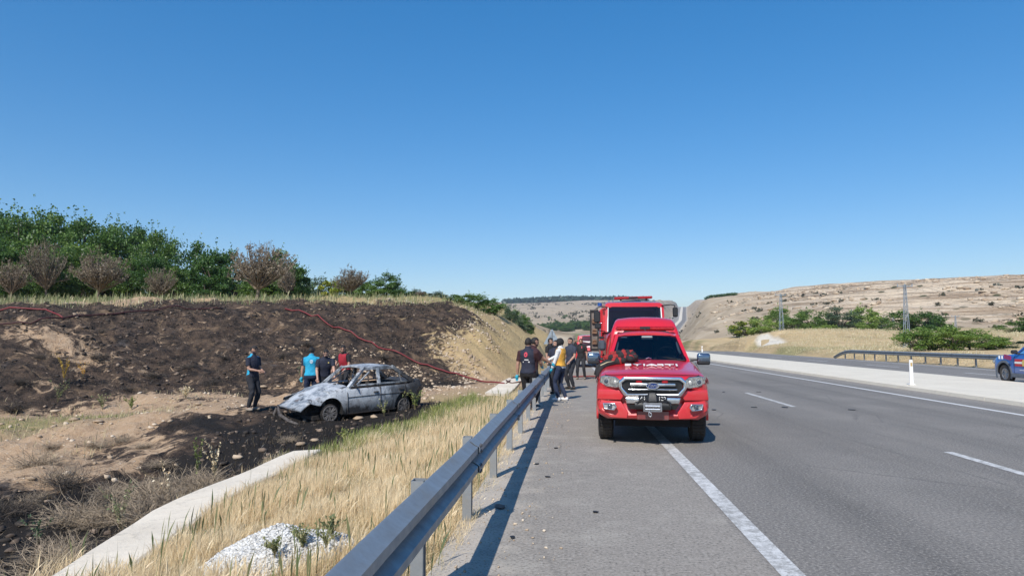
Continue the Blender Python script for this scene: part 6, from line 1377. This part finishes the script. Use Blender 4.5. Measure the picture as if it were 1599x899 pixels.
# right-hand field, sand bank edge, ditch edge tufts
p = rng.uniform((24.9, 30, 0), (60, 125, 0), (60000, 3)); p = p[fbm(p[:, 0]*.2, p[:, 1]*.2, 3, 12) > .42]; p = p[~((np.abs(p[:, 0]-27.4) < 1.9) & (np.abs(p[:, 1]-99) < 7))]; zz = H(p[:, 0], p[:, 1], False)+.35*(fbm(p[:, 0]*.22, p[:, 1]*.22, 5, 91)-.5)*smooth(25.5, 29, p[:, 0])+.12*smooth(25, 27, p[:, 0]); p[:, 2] = zz
stuff(link('field_grass', blades('field_grass', p, rng.uniform(.06, .34, len(p)), .035, STRAW, rng, .5, .05)), 'dry grass of the field beyond the far carriageway', 'dry grass')
kb = lambda x, y: (np.clip(1-field_soft(x, y, BURN, .2)*1.2, 0, 1))*(1-field_soft(x, y, BURN2, .2))*((y > 30) | (x < -11))*.8
p = scatter(26000, -24, -2.6, 15, 60, kb, rng, 1.0, 1.2); stuff(link('bank_straw', blades('bank_straw', p, rng.uniform(.06, .26, len(p)), .016, STRAW, rng, .5, .0, .35+0*p[:, 0])), 'thin dry straw on the sandy bank and mounds', 'dry grass')
kg = lambda x, y: field_soft(x, y, GREEN2, .8)
p = scatter(9000, -24, -10, 15, 22, kg, rng, .5); stuff(link('low_green', blades('low_green', p, rng.uniform(.04, .14, len(p)), .012, GREENG, rng, .5)), 'low green weeds on the mound at the left edge', 'weeds')
# charred stubble on the burnt ground
kk = lambda x, y: np.maximum(field_soft(x, y, BURN, .6), field_soft(x, y, BURN2, .6)) > .5
x_ = rng.uniform(-30, -4, 60000); y_ = rng.uniform(4, 39, 60000); ok = kk(x_, y_) & (fbm(x_*1.1, y_*1.1, 3, 88) > .5); x_ = x_[ok]; y_ = y_[ok]; p = np.stack([x_, y_, H(x_, y_)-.01], 1)
stuff(link('charred_stubble', blades('charred_stubble', p, rng.uniform(.05, .20, len(p)), .012, leafmat('charred_stalk', (.016, .013, .012), (.07, .052, .04), (.24, .17, .11), .05), rng, .7, .0)), 'charred stubble and ash on the burnt bank', 'burnt stubble')
# ---------------------------------------------------------------- stones
def stonemat(name, c1, c2, c3):
    m, g = newmat(name); t = g.attr('tint'); n = g.noise(g.obj, 14, 5, .7); c = g.mix(g.rng(t, 0, .6), c1, c2); c = g.mix(g.rng(t, .6, 1), c, c3); c = g.mix(g.rng(n, .45, .75, 0, .5), c, tuple(v*.6 for v in c1)); g.put(g.b.inputs['Base Color'], c); g.b.inputs['Roughness'].default_value = .9; g.b.inputs['Specular IOR Level'].default_value = .2
    g.put(g.b.inputs['Normal'], g.bump(n, .5, .02)); return m
STN = stonemat('pale_stone', (.34, .25, .17), (.50, .39, .28), (.66, .56, .44)); STW = stonemat('white_gravel', (.44, .43, .41), (.62, .61, .58), (.78, .77, .74)); STB = stonemat('sooty_stone', (.04, .034, .03), (.12, .09, .07), (.36, .27, .20))
ph_ = (1+5**.5)/2; ICO = np.array([(-1, ph_, 0), (1, ph_, 0), (-1, -ph_, 0), (1, -ph_, 0), (0, -1, ph_), (0, 1, ph_), (0, -1, -ph_), (0, 1, -ph_), (ph_, 0, -1), (ph_, 0, 1), (-ph_, 0, -1), (-ph_, 0, 1)])/1.902
ICF = np.array([(0, 11, 5), (0, 5, 1), (0, 1, 7), (0, 7, 10), (0, 10, 11), (1, 5, 9), (5, 11, 4), (11, 10, 2), (10, 7, 6), (7, 1, 8), (3, 9, 4), (3, 4, 2), (3, 2, 6), (3, 6, 8), (3, 8, 9), (4, 9, 5), (2, 4, 11), (6, 2, 10), (8, 6, 7), (9, 8, 1)])
def stones(name, pts, size, mat, rng, tint=None, flat=.65):
    n = len(pts); a = rng.uniform(0, 6.28, n); c, s = np.cos(a), np.sin(a); J = 1+rng.uniform(-.42, .32, (n, 12, 1)); V = ICO[None]*J*np.stack([rng.uniform(.7, 1.3, n), rng.uniform(.7, 1.2, n), flat*rng.uniform(.7, 1.2, n)], 1)[:, None, :]
    X = V[:, :, 0]*c[:, None]-V[:, :, 1]*s[:, None]; Y = V[:, :, 0]*s[:, None]+V[:, :, 1]*c[:, None]; V = np.stack([X, Y, V[:, :, 2]], 2)*size[:, None, None]+pts[:, None, :]
    F = (np.arange(n)[:, None, None]*12+ICF[None]).reshape(-1, 3); t = rng.random(n) if tint is None else tint
    return npmesh(name, V.reshape(-1, 3), F, mat, {'tint': np.repeat(t, 12)})
rng = np.random.default_rng(31)
def sc_st(n, x0, x1, y0, y1, k, s0, s1, pw=3, patch=1.3):
    x = rng.uniform(x0, x1, n); y = rng.uniform(y0, y1, n); keep = k(x, y)*np.clip((fbm(x*.9, y*.9, 3, 155)-.45)*5*patch+.5, 0, 1) > rng.random(n); x = x[keep]; y = y[keep]; s = s0+(s1-s0)*rng.random(len(x))**pw; return np.stack([x, y, H(x, y)+s*.15], 1), s
unburnt = lambda x, y: (1-field_soft(x, y, BURN, .3))*(1-field_soft(x, y, BURN2, .5))  # ground outside both burnt outlines
p, s = sc_st(11000, -11, -3, 27.5, 44, lambda x, y: unburnt(x, y)*smooth(47, 36, y)*(x < -3.4), .012, .10, 3.5); stuff(link('scree', stones('scree', p, s, STN, rng)), 'pale loose stones on the bare end of the bank', 'rubble')
p, s = sc_st(9000, -24, -1.9, 12, 30, lambda x, y: unburnt(x, y)*((x < -4.6) | (y > 23.5))*.6, .012, .09, 4); stuff(link('loose_stones', stones('loose_stones', p, s, STN, rng)), 'pale pebbles on the sandy track and mounds', 'pebbles')
p, s = sc_st(26000, -30, -3.4, 5, 39, lambda x, y: 1-unburnt(x, y), .012, .10, 3.5); stuff(link('sooty_rubble', stones('sooty_rubble', p, s, STB, rng, tint=rng.random(len(p))**1.6)), 'sooty stones and clods strewn over the burnt ground', 'rubble')
# ribbed stony ledge halfway up the bank, behind the car
p, s = sc_st(2600, -12.5, -5.5, 28.5, 33, lambda x, y: (np.exp(-((y-30.2-.12*(x+9))/1.2)**2))*1.0, .015, .10, 3); stuff(link('ledge_stones', stones('ledge_stones', p, s, STN, rng, tint=rng.random(len(p))*.7)), 'brown stones on the ledge behind the burnt car', 'rubble')
# pebbles of the gravelly hard-shoulder edge
y = rng.uniform(2, 26, 1100); x = railx(y)+.15+.75*rng.random(len(y))**2.2; p = np.stack([x, y, 0*x+.006], 1); s = .004+.014*rng.random(len(x))**4; stuff(link('shoulder_grit', stones('shoulder_grit', p, s, STN, rng)), 'grit along the edge of the hard shoulder', 'grit')
# big single stones
STO = [MB() for _ in range(4)]; SM = []
for i in range(4):
    me = stones('stone', np.zeros((1, 3)), np.ones(1), STN, rng, tint=np.array([.1+.18*i])); SM.append(me)
def hit(px, py, step=.06, ymax=80):
    d = _cm @ Vector(((px-799.5)/1100, (449.5-py)/1100, -1)); d = d/d.y; Ys = np.arange(3, ymax, step); X = d.x*Ys; Z = CAM_H+d.z*Ys; h = H(X, Ys); k = np.argmax(Z < h)
    if not (Z < h).any(): k = len(Ys)-1
    return Vector((X[k], Ys[k], h[k]))
for i, (px, py, r, l) in enumerate([(115, 657, .20, 'pale stone on the brow of the mound at the left'), (155, 660, .13, 'smaller pale stone right of the brow stone'), (265, 660, .11, 'stone at the foot of the burnt slope, on the sandy track'), (85, 643, .15, 'flat pale stone on the grass below the burnt bank'), (310, 632, .17, 'pale stone on the track left of the man standing alone'), (412, 606, .17, 'pale rock at the foot of the bank behind the man standing alone'), (435, 604, .12, 'rock beside the pale one at the foot of the bank'), (370, 715, .16, 'flat earth clod above the ditch wall'), (470, 697, .16, 'sandy clod in front of the burnt car'), (492, 689, .12, 'pale stone in front of the burnt car'), (525, 697, .07, 'small pale stone at the edge of the green grass'), (318, 760, .12, 'pale stone lying against the ditch wall'), (50, 750, .12, 'stone at the edge of the dark gully'), (560, 655, .16, 'clod under the door of the burnt car'), (585, 652, .14, 'clod under the rear door of the burnt car'), (748, 782, .045, 'small pale brick fragment lying by the guardrail post')]):
    h = hit(px, py); o = link('stone', SM[i % 4]); o.location = h+Vector((0, 0, r*.15)); o.scale = (r, r*.8, r*.6); o.rotation_euler = (0, 0, i*1.3); tag(o, l, 'stone')
# heap of white gravel on the verge
GP = thing('gravel_heap', 'heap of white gravel on the dry grass verge beside the guardrail', 'gravel heap', (0, 0, 0))
gx_ = np.linspace(-1.0, 1.0, 60); X_, Y_ = np.meshgrid(gx_, gx_); rr_ = np.sqrt((X_/.98)**2+(Y_/.95)**2); hh_ = .34*np.clip(1-rr_, 0, 1)**.62*(.8+.4*fbm(X_*3+9, Y_*3, 3, 5)); XX = PILE[0]+X_*.68; YY = PILE[1]+Y_*.66; ZZ = H(XX, YY)+hh_*.85-.03
ii = (np.arange(59)[:, None]*60+np.arange(59)[None, :]).ravel(); link('mound', npmesh('mound', np.stack([XX.ravel(), YY.ravel(), ZZ.ravel()], 1), np.stack([ii, ii+1, ii+61, ii+60], 1), STW, {'tint': np.full(3600, .4)}, smooth=True), GP)
n = 9000; a = rng.uniform(0, 6.28, n); r_ = np.sqrt(rng.random(n))*1.02; px_ = np.cos(a)*r_*.98; py_ = np.sin(a)*r_*.95; h_ = .34*np.clip(1-r_, 0, 1)**.62*(.8+.4*fbm(px_*3+9, py_*3, 3, 5)); x = PILE[0]+px_*.68; y = PILE[1]+py_*.66; s = .006+.014*rng.random(n)**2.2
stuff(link('gravel', stones('gravel', np.stack([x, y, H(x, y)+h_*.85-.03+s*.4], 1), s, STW, rng), GP))
# small weeds growing over the heap
def weed(loc, h, n, mat, seed, name='weed', label='', cat='plant', leaf=.018, spread=.5, group=None, heads=False, stem=None):
    r = np.random.default_rng(seed); T = thing(name, label, cat, loc, 0, group); mb = MB(); pts = []
    for i in range(n):
        a = r.uniform(0, 6.28); tip = Vector((math.cos(a)*spread*h*r.random(), math.sin(a)*spread*h*r.random(), h*r.uniform(.6, 1))); mid = Vector((tip.x*.25, tip.y*.25, tip.z*.55)); cv = [Vector((0, 0, -.02)), mid, tip]; mb.tube(cv, [.004*max(h, .5), .003*max(h, .5), .0012], 3)
        for q in range(26): u = r.uniform(.25, 1); p = mid.lerp(tip, (u-.5)*2) if u > .5 else cv[0].lerp(mid, u*2); pts.append(np.array(p)+r.normal(size=3)*(.02*h if not heads else .010))
    mb.build('stems', stem or WEED_STEM, T); pts = np.array(pts); v, f = leaf_quads(pts, leaf, r, 2.2, .6); link('leaves', npmesh('leaves', v, f, mat, {'tint': np.repeat(r.random(len(pts)), 4)}), T); return T
WEED_STEM = M('weed_stem', (.28, .24, .10), .8, var=.3)
def ZP(x, y): return Hs(x, y)+.12
for i, (x, y, h, n_, l) in enumerate([(-2.18, 5.80, .20, 16, 'leafy green weed on the right flank of the white gravel heap'), (-2.02, 6.05, .18, 14, 'low weed at the right foot of the white gravel heap'), (-2.34, 5.62, .16, 14, 'low green weed at the front of the white gravel heap'), (-1.95, 5.70, .15, 10, 'small weed between the gravel heap and guardrail')]): weed((x, y, ZP(x, y)), h, n_, WEED, 300+i, 'weed', l, 'weed', .013, .9)
# reed grasses by the ditch wall, burnt bushes, orange shrub on the slope
for i, (px, py, h, m_, l, nn) in enumerate([(308, 760, 1.05, GREENG, 'tall green reed grass arching beside the ditch wall', 5), (336, 752, .95, STRAW, 'tall dry reed grass right of the green reed', 5), (262, 790, .8, STRAW, 'dry reed stalk left of the green reed', 3), (188, 830, .75, WEED, 'olive weed at the foot of the ditch wall', 8), (100, 600, 1.1, ORNG, 'orange scorched shrub on the burnt bank', 9), (130, 590, .7, ORNG, 'small orange shrub beside the taller orange one', 6), (90, 628, .8, WEED, 'dry weed below the orange shrub', 8), (160, 640, .6, WEED, 'olive weed at the foot of the burnt bank', 10), (470, 596, .9, WEED, 'yellow green weed left of the two men at the car', 6), (205, 640, .5, GREENG, 'green weed on the sandy track', 12), (290, 622, .45, STRAW, 'straw tuft on the edge of the track', 14), (60, 850, .5, WHITE, 'pale dried thistle in the bottom left corner', 5), (540, 690, .35, GREENG, 'green tuft in front of the burnt car door', 16), (625, 640, .65, WEED, 'tall weed in front of the rear wing of the burnt car', 9), (600, 650, .5, WEED, 'weed in front of the rear door of the burnt car', 9), (648, 640, .6, GREENG, 'green weed at the tail of the burnt car', 10)]):
    h_ = hit(px, py); weed(h_, h, nn, m_ if m_ is not WHITE else LG2, 320+i, 'weed' if m_ is not ORNG else 'shrub', l, 'plant', .022 if h < .9 else .026, .35 if h > .9 else .7, heads=h > .9)
# ---------------------------------------------------------------- dead brush filling the gully
TWIGB = M('brush_twig', (.42, .33, .23), .9, col2=(.20, .155, .11), scale=5)
def brush(seed, mat, n=150):
    r = np.random.default_rng(seed); T = thing('dead_brush', '-', 'dead shrub', (0, 0, -500)); mb = MB()
    for i in range(n):
        a = r.uniform(0, 6.28); e = r.uniform(.15, 1.2); L = r.uniform(.5, 1.05); p = Vector((r.normal()*.1, r.normal()*.1, 0)); d = Vector((math.cos(a)*math.cos(e), math.sin(a)*math.cos(e), math.sin(e))); cv = [p.copy()]; 
        for k in range(5): d = (d+Vector(r.normal(size=3))*.32).normalized(); d.z = d.z*.92; p = p+d*L/5; cv.append(p.copy())
        mb.tube(cv, [.009, .0075, .006, .005, .004, .002], 3, caps=False)
        for k in (2, 3, 4):
            e_ = cv[k]+(d+Vector(r.normal(size=3))*.9).normalized()*r.uniform(.08, .25); mb.tube([cv[k], e_], [.003, .0015], 3, caps=False)
    mb.build('twigs', mat, T); return T
BR = [brush(1, TWIGB), brush(2, TWIGB), brush(3, TWIGD), brush(4, TWIGD)]
rb = random.Random(8); cnt = 0
spots = [(-6.3-rb.random()*3.2, 6.6+rb.random()*6.6) for _ in range(34)]+[(-9.0-rb.random()*3.4, 9.5+rb.random()*5.0) for _ in range(12)]
for x, y in spots:
    if x < -7.0 and y < 10 and rb.random() < .75: continue
    dark = (y < 8.2) or rb.random() < .25
    s = rb.uniform(.55, 1.0); o = dup(BR[(2 if dark else 0)+rb.randint(0, 1)], (x, y, Hs(x, y)-.04), rb.uniform(0, 6.28), (s, s, s*.8), 'charred black brush tangled in the gully left of the ditch wall' if dark else 'dead grey brown brush tangled in the gully left of the ditch wall'); o['group'] = 'dead brush in the gully'
for px, py in ((60, 560), (150, 560), (240, 590), (290, 575), (350, 560), (30, 600), (200, 610), (330, 600), (440, 560), (160, 520), (480, 540), (520, 510), (600, 560), (20, 640)):
    h = hit(px, py); s = rb.uniform(.4, .75); o = dup(BR[2+rb.randint(0, 1)], h, rb.uniform(0, 6.28), (s, s, s*.6), 'charred twiggy brush on the burnt bank'); o['group'] = 'burnt brush scattered on the bank'
for px, py in ((190, 690), (225, 700), (150, 700), (250, 730), (235, 760), (30, 790), (60, 780), (450, 690), (80, 700)):
    h = hit(px, py); s = rb.uniform(.35, .55); o = dup(BR[rb.randint(0, 1)], h, rb.uniform(0, 6.28), (s, s, s*.5), 'low dry brush on the sandy mound'); o['group'] = 'dry brush on the sandy mound'
for pr in BR:
    for c in list(pr.children_recursive)+[pr]: bpy.data.objects.remove(c)

# ---------------------------------------------------------------- rock ledges and scrub on the slope right of the road
rng = np.random.default_rng(77); n = 15000; x = rng.uniform(60, 300, n); y = rng.uniform(215, 560, n); z = H(x, y, False); rel = np.hypot(x, y)
band = np.abs(((z+1.6*(fbm(x/30, y/30, 4, 44)-.5))/(3.4+.6*vnoise(x/50, y/50, 46))) % 1.0-.45) < .26
ok = (z > 6.5) & (z < 34) & (x > 26+.14*y) & (fbm(x/16, y/16, 3, 61) > .46) & (band | (rng.random(n) < .12)); x, y, z = x[ok], y[ok], z[ok]; s = .35+1.5*rng.random(len(x))**2.5
CLR = stonemat('cliff_stone', (.34, .25, .17), (.50, .40, .29), (.62, .52, .39)); stuff(link('ledge_rocks', stones('ledge_rocks', np.stack([x, y, z+s*.1], 1), s, CLR, rng, flat=.42)), 'broken pale rock ledges on the slope right of the road', 'rock ledges')
n = 620; x = rng.uniform(50, 320, n); y = rng.uniform(215, 700, n); z = H(x, y, False); ok = (z > 3) & (z < 26) & (fbm(x/20, y/20, 3, 63) > .45); x, y, z = x[ok], y[ok], z[ok]; c = np.repeat(np.stack([x, y, z+.4], 1), 14, 0)+rng.normal(size=(len(x)*14, 3))*np.array([.8, .8, .35]); v, f = leaf_quads(c, .9, rng)
stuff(link('scrub', npmesh('scrub', v, f, leafmat('scrub_leaf', (.07, .065, .035), (.12, .11, .06), (.18, .16, .09)), {'tint': np.repeat(rng.random(len(c)), 4)})), 'dark scrub dotted over the rocky slope', 'scrub')
n = 480; x = rng.uniform(-220, 190, n); y = rng.uniform(700, 1500, n); z = H(x, y, False); ok = fbm(x/90, y/90, 3, 64) > .5; x, y, z = x[ok], y[ok], z[ok]; c = np.repeat(np.stack([x, y, z+1], 1), 10, 0)+rng.normal(size=(len(x)*10, 3))*np.array([2.2, 2.2, .7]); v, f = leaf_quads(c, 2.0, rng)
stuff(link('hill_scrub', npmesh('hill_scrub', v, f, MATS['scrub_leaf'], {'tint': np.repeat(rng.random(len(c)), 4)})), 'scattered scrub on the far dry hill', 'scrub')

# ---------------------------------------------------------------- ditch wall, slab, hoses, sign, pylons, posts
CONC = concrete('ditch_concrete', (.78, .69, .56), (.62, .54, .43), .7)
DW = thing('ditch_wall', 'low pale concrete ditch wall between the dry grass and the burnt gully', 'concrete wall'); ys_ = list(np.linspace(1.0, 13.3, 22))
for k in range(3):
    yy = np.linspace([1.0, 5.1, 9.2][k], [5.09, 9.19, 13.3][k], 8); mb = MB(); rows = []
    for y in yy:
        a, b = float(SLABL(y)), float(SLABR(y)); z = -.49+.012*math.sin(y*2.1); rows.append([(a-.03, y, z-.55), (a, y, z-.02), (a+.03, y, z), (b-.03, y, z+.035), (b, y, z+.015), (b+.02, y, z-.4)])
    mb.loft(rows); mb.build('wall_section', CONC, DW)
SB_ = thing('drain_slab', 'pale concrete slab lying at the foot of the bare bank beyond the grass', 'concrete slab')
for k in range(3):
    q = [hit(757, 616), hit(793, 619), hit(822, 592), hit(795, 591)]
    a, b = k/3, (k+1)/3-.012; c = [q[0].lerp(q[3], a), q[1].lerp(q[2], a), q[1].lerp(q[2], b), q[0].lerp(q[3], b)]; mb = MB(); mb.loft([[Vector((v.x, v.y, Hs(v.x, v.y)-.2)) for v in c], [Vector((v.x, v.y, Hs(v.x, v.y)+.07)) for v in c]]); mb.build('slab_panel', CONC, SB_)
HOSE = M('hose_red', (.17, .022, .024), .6, col2=(.16, .02, .02), scale=3, bump=.2); HOSED = M('hose_dark', (.06, .015, .015), .7, var=.4, scale=3)
def hose(pp, r, m_, label):
    pts = [hit(*q) for q in pp]; fine = []
    for i in range(len(pts)-1):
        nseg = max(2, int((pts[i+1]-pts[i]).length/.35))
        for k in range(nseg): fine.append(pts[i].lerp(pts[i+1], k/nseg))
    fine.append(pts[-1])
    for _ in range(2): fine = [fine[0]]+[(fine[i-1]+fine[i]*2+fine[i+1])/4 for i in range(1, len(fine)-1)]+[fine[-1]]
    fine = [Vector((p.x+.07*math.sin(i*.5), p.y, max(Hs(p.x, p.y), 0 if p.x > -.95 else -9)+r*.75+(.03+.05*abs(math.sin(i*.8))))) for i, p in enumerate(fine)]
    mb = MB(); mb.tube(fine, r, 8); return tag(mb.build('fire_hose', m_, smooth=True), label, 'hose')
hose([(445, 484), (475, 492), (505, 505), (540, 519), (580, 537), (615, 552), (650, 566), (690, 580), (722, 590), (760, 599), (790, 601)], .034, HOSE, 'long red fire hose running down the burnt bank behind the car')
hose([(-20, 507), (30, 507), (60, 506), (100, 500), (140, 496), (180, 492), (230, 488), (290, 485), (350, 484.5)], .032, HOSED, 'dark red fire hose lying along the top of the burnt bank')
hose([(-20, 485.5), (30, 485), (60, 486), (82, 490), (100, 500)], .036, HOSE, 'bright red fire hose at the top left joining the dark one')
hose([(790, 601), (800, 594), (812, 590), (822, 597), (800, 602), (788, 596)], .03, M('hose_brown', (.10, .05, .035), .7), 'thin dark hose coiled on the pale slab behind the guardrail')
tag(MB().tube([(-.2, 31.5, .035), (.4, 31.2, .03), (1.0, 31.6, .03), (1.6, 31.3, .03), (2.2, 31.6, .03)], .035, 8).build('fire_hose', HOSE, smooth=True), 'red fire hose lying across the hard shoulder in front of the fire engine', 'hose')
# triangular warning sign seen from behind
xs = at(862, 42); zt_ = P(862, 514, 42).z; SG = thing('road_sign', 'back of a triangular road sign on a post beyond the people', 'road sign', (xs, 42, 0))
mb = MB(); tri = [(-.50, 0, zt_-.87), (.50, 0, zt_-.87), (.03, 0, zt_-.0), (-.03, 0, zt_)]; mb.poly(tri, (0, .02, 0)); mb.build('sign_plate', M('sign_back', (.34, .40, .45), .45, .4, var=.15), SG)
mb = MB(); mb.cyl((0, -.035, -.3), (0, -.035, zt_-.1), .032, n=8); mb.build('sign_post', GALV, SG)
mb = MB(); mb.box((0, -.02, zt_-.75), (.6, .02, .04)); mb.box((0, -.02, zt_-.4), (.3, .02, .04)); mb.build('sign_bracket', GALV, SG)
# delineator posts on the median
POSTM = M('post_white', (.78, .77, .74), .5, var=.08)
def deline(x, y, z, h, label):
    T = thing('marker_post', label, 'marker post', (x, y, z)); mb = MB(); mb.box((0, 0, h/2), (.13, .07, h), bev=.02, taper=.85); mb.build('shaft', POSTM, T); MB().box((0, 0, .02), (.18, .16, .04), bev=.01).build('base', POSTM, T); MB().box((0, -.036, h*.82), (.06, .004, .12)).build('reflector', M('reflector_amber', (.45, .30, .12), .3), T); return T
deline(11.45, 24.6, .13, .84, 'white marker post standing on the pale median'); deline(12.0, 64.0, .14, .95, 'distant white marker post just right of the red pickup'); deline(11.9, 84.0, .14, .9, 'farthest small white marker post on the median')
# lattice pylons and wires
PYL = M('pylon_steel', (.30, .35, .40), .6, .3, var=.3)
def pylon(px, top, base, Y, label, w=.62):
    X = P(px, 500, Y).x; z0 = HF(X, Y) if Y < 190 else Hs(X, Y); z1 = P(px, top, Y).z; h = z1-z0; T = thing('pylon', label, 'pylon', (X, Y, z0-.1)); ms = MB(); cor = [(-1, -1), (1, -1), (1, 1), (-1, 1)]
    wd = lambda z: w*(1-.72*z/h)/2
    for cx, cy in cor: ms.tube([(cx*wd(0), cy*wd(0), 0), (cx*wd(h), cy*wd(h), h)], .032, 4)
    ms.build('leg', PYL, T); mb = MB(); n = int(h/.55)
    for k in range(n):
        za, zb = h*k/n, h*(k+1)/n
        for q in range(4):
            a, b = cor[q], cor[(q+1) % 4]; s_, t_ = (a, b) if k % 2 else (b, a); mb.tube([(s_[0]*wd(za), s_[1]*wd(za), za), (t_[0]*wd(zb), t_[1]*wd(zb), zb)], .014, 3)
    stuff(mb.build('bracing', PYL, T)); mb = MB(); mb.box((0, 0, h-.15), (1.5, .08, .08)); 
    for x in (-.7, 0, .7): mb.cyl((x, 0, h-.1), (x, 0, h+.12), .04, n=6)
    mb.build('crossarm', PYL, T); return Vector((X, Y, z0+h))
t1 = pylon(1415, 443, 548, 73, 'tall lattice pylon rising above the orchard bushes', .5); t2 = pylon(1220, 458, 518, 103, 'smaller lattice pylon standing on the grassy mound', .55); t3 = pylon(1395, 494, 520, 150, 'very small distant lattice pylon left of the tall one', .5); t4 = pylon(1492, 492, 522, 150, 'tiny distant pylon above the orchard bushes', .4)
WIRE = M('wire', (.03, .03, .03), .5)
def wire(a, b, sag, label):
    T = thing('power_line', label, 'power line', (0, 0, 0))
    for dx in (-.7, .7):
        mb = MB(); mb.tube([a.lerp(b, t)+Vector((dx, 0, -4*sag*t*(1-t))) for t in np.linspace(0, 1, 16)], .014, 4); mb.build('cable', WIRE, T)
wire(t1, t2, .7, 'power line between the tall pylon and the smaller one'); wire(t1, P(1760, 505, 66), .5, 'power line from the tall pylon out of the right side')
# litter and crumbs on the carriageway
rb = random.Random(4)
for i, (px, py, r_) in enumerate([(1185, 612, .05), (1130, 612, .04), (1225, 636, .06), (1178, 636, .05), (1060, 690, .03), (780, 792, .05), (855, 745, .02), (960, 690, .02), (1115, 640, .05), (1330, 640, .05), (868, 700, .02), (800, 840, .02), (930, 800, .02), (838, 725, .02)]):
    d = _cm @ Vector(((px-799.5)/1100, (449.5-py)/1100, -1)); q = d*(-CAM_H/d.z); mb = MB()
    mb.loft([[(r_*1.6*math.cos(a)*(.7+.5*rb.random()), r_*math.sin(a)*(.6+.6*rb.random()), z) for a in np.linspace(0, 5.4, 7)] for z in (0, .012)]); o = mb.build('road_debris', BLACKP); o.location = (q.x, q.y, .005); o.rotation_euler = (0, 0, i); tag(o, 'small dark scrap of debris lying on the asphalt', 'debris', 'dark scraps scattered on the asphalt')
# ---------------------------------------------------------------- take joined pieces apart where each can be told from the next
def split_islands(o, limit=12):
    bm = bmesh.new(); bm.from_mesh(o.data); bm.verts.ensure_lookup_table(); seen = set(); isl = []
    for v in bm.verts:
        if v.index in seen: continue
        st_ = [v]; seen.add(v.index); cur = []
        while st_:
            a = st_.pop(); cur.append(a.index)
            for e in a.link_edges:
                b = e.other_vert(a)
                if b.index not in seen: seen.add(b.index); st_.append(b)
        isl.append(set(cur))
    bm.free()
    if not 1 < len(isl) <= limit: return
    me = o.data; co = [v.co.copy() for v in me.vertices]; sm = me.polygons[0].use_smooth; mats = list(me.materials)
    own = {}; 
    for i, s_ in enumerate(isl):
        for v in s_: own[v] = i
    for i, s_ in enumerate(isl):
        fs = [p for p in me.polygons if own[p.vertices[0]] == i]; us = sorted(s_); mp = {v: k for k, v in enumerate(us)}
        m2 = bpy.data.meshes.new(me.name); m2.from_pydata([co[v] for v in us], [], [[mp[v] for v in p.vertices] for p in fs])
        for m_ in mats: m2.materials.append(m_)
        m2.polygons.foreach_set('material_index', [p.material_index for p in fs]); m2.polygons.foreach_set('use_smooth', [sm]*len(fs))
        if sm and len(fs) < 4000 and not o.name.startswith(('shoe', 'eye')): m2.set_sharp_from_angle(angle=R(35))
        if i == 0: keep = m2
        else:
            c = o.copy(); c.data = m2; COL.objects.link(c)
    o.data = keep
SING = {'shoes': 'shoe', 'eyes': 'eye', 'eyebrows': 'eyebrow', 'pillars': 'pillar', 'door_gap': 'door_gap', 'grille_slats': 'grille_slat', 'tool_clips': 'tool_clip', 'leg': 'leg', 'wing_mark': 'wing_mark', 'stems': 'stems'}
for o in list(bpy.data.objects):
    if o.type != 'MESH' or o.parent is None: continue
    b = o.name.split('.')[0]
    if b in ('pillars', 'shoes', 'eyes', 'eyebrows', 'grille_slats', 'leg', 'wing_mark', 'bonnet_ridge', 'window_frame', 'lamp_hole', 'seat_frame', 'step', 'bumper_corner', 'chassis', 'tool_clips', 'headlight') and len(o.children) == 0:
        if b in SING: o.name = SING[b]
        split_islands(o)
    elif b in ('fingers', 'grille_mesh', 'door_gap', 'shut_line', 'twigs', 'stems', 'branches', 'leaves', 'crown', 'trunk', 'splice_bolts', 'wing_stripe', 'rim', 'tyre', 'winch_housing', 'glove_cuff', 'white_swoosh'):
        pass
for o in bpy.data.objects:
    b = o.name.split('.')[0]
    if o.parent is not None and b in ('twigs', 'stems', 'leaves', 'crown', 'grille_mesh', 'branches'): o['kind'] = 'stuff'
# ---------------------------------------------------------------- air
hm = bpy.data.materials.new('haze'); hm.use_nodes = True; hn = hm.node_tree.nodes; hn.clear(); ho = hn.new('ShaderNodeOutputMaterial'); hv = hn.new('ShaderNodeVolumePrincipled'); hv.inputs['Density'].default_value = .00017; hv.inputs['Color'].default_value = (.82, .88, 1, 1); hv.inputs['Anisotropy'].default_value = .2
hm.node_tree.links.new(hv.outputs[0], ho.inputs['Volume']); mb = MB(); mb.box((0, 0, 67.7), (14400, 14400, 148.6)); hz = mb.build('haze', hm); hz['kind'] = 'stuff'
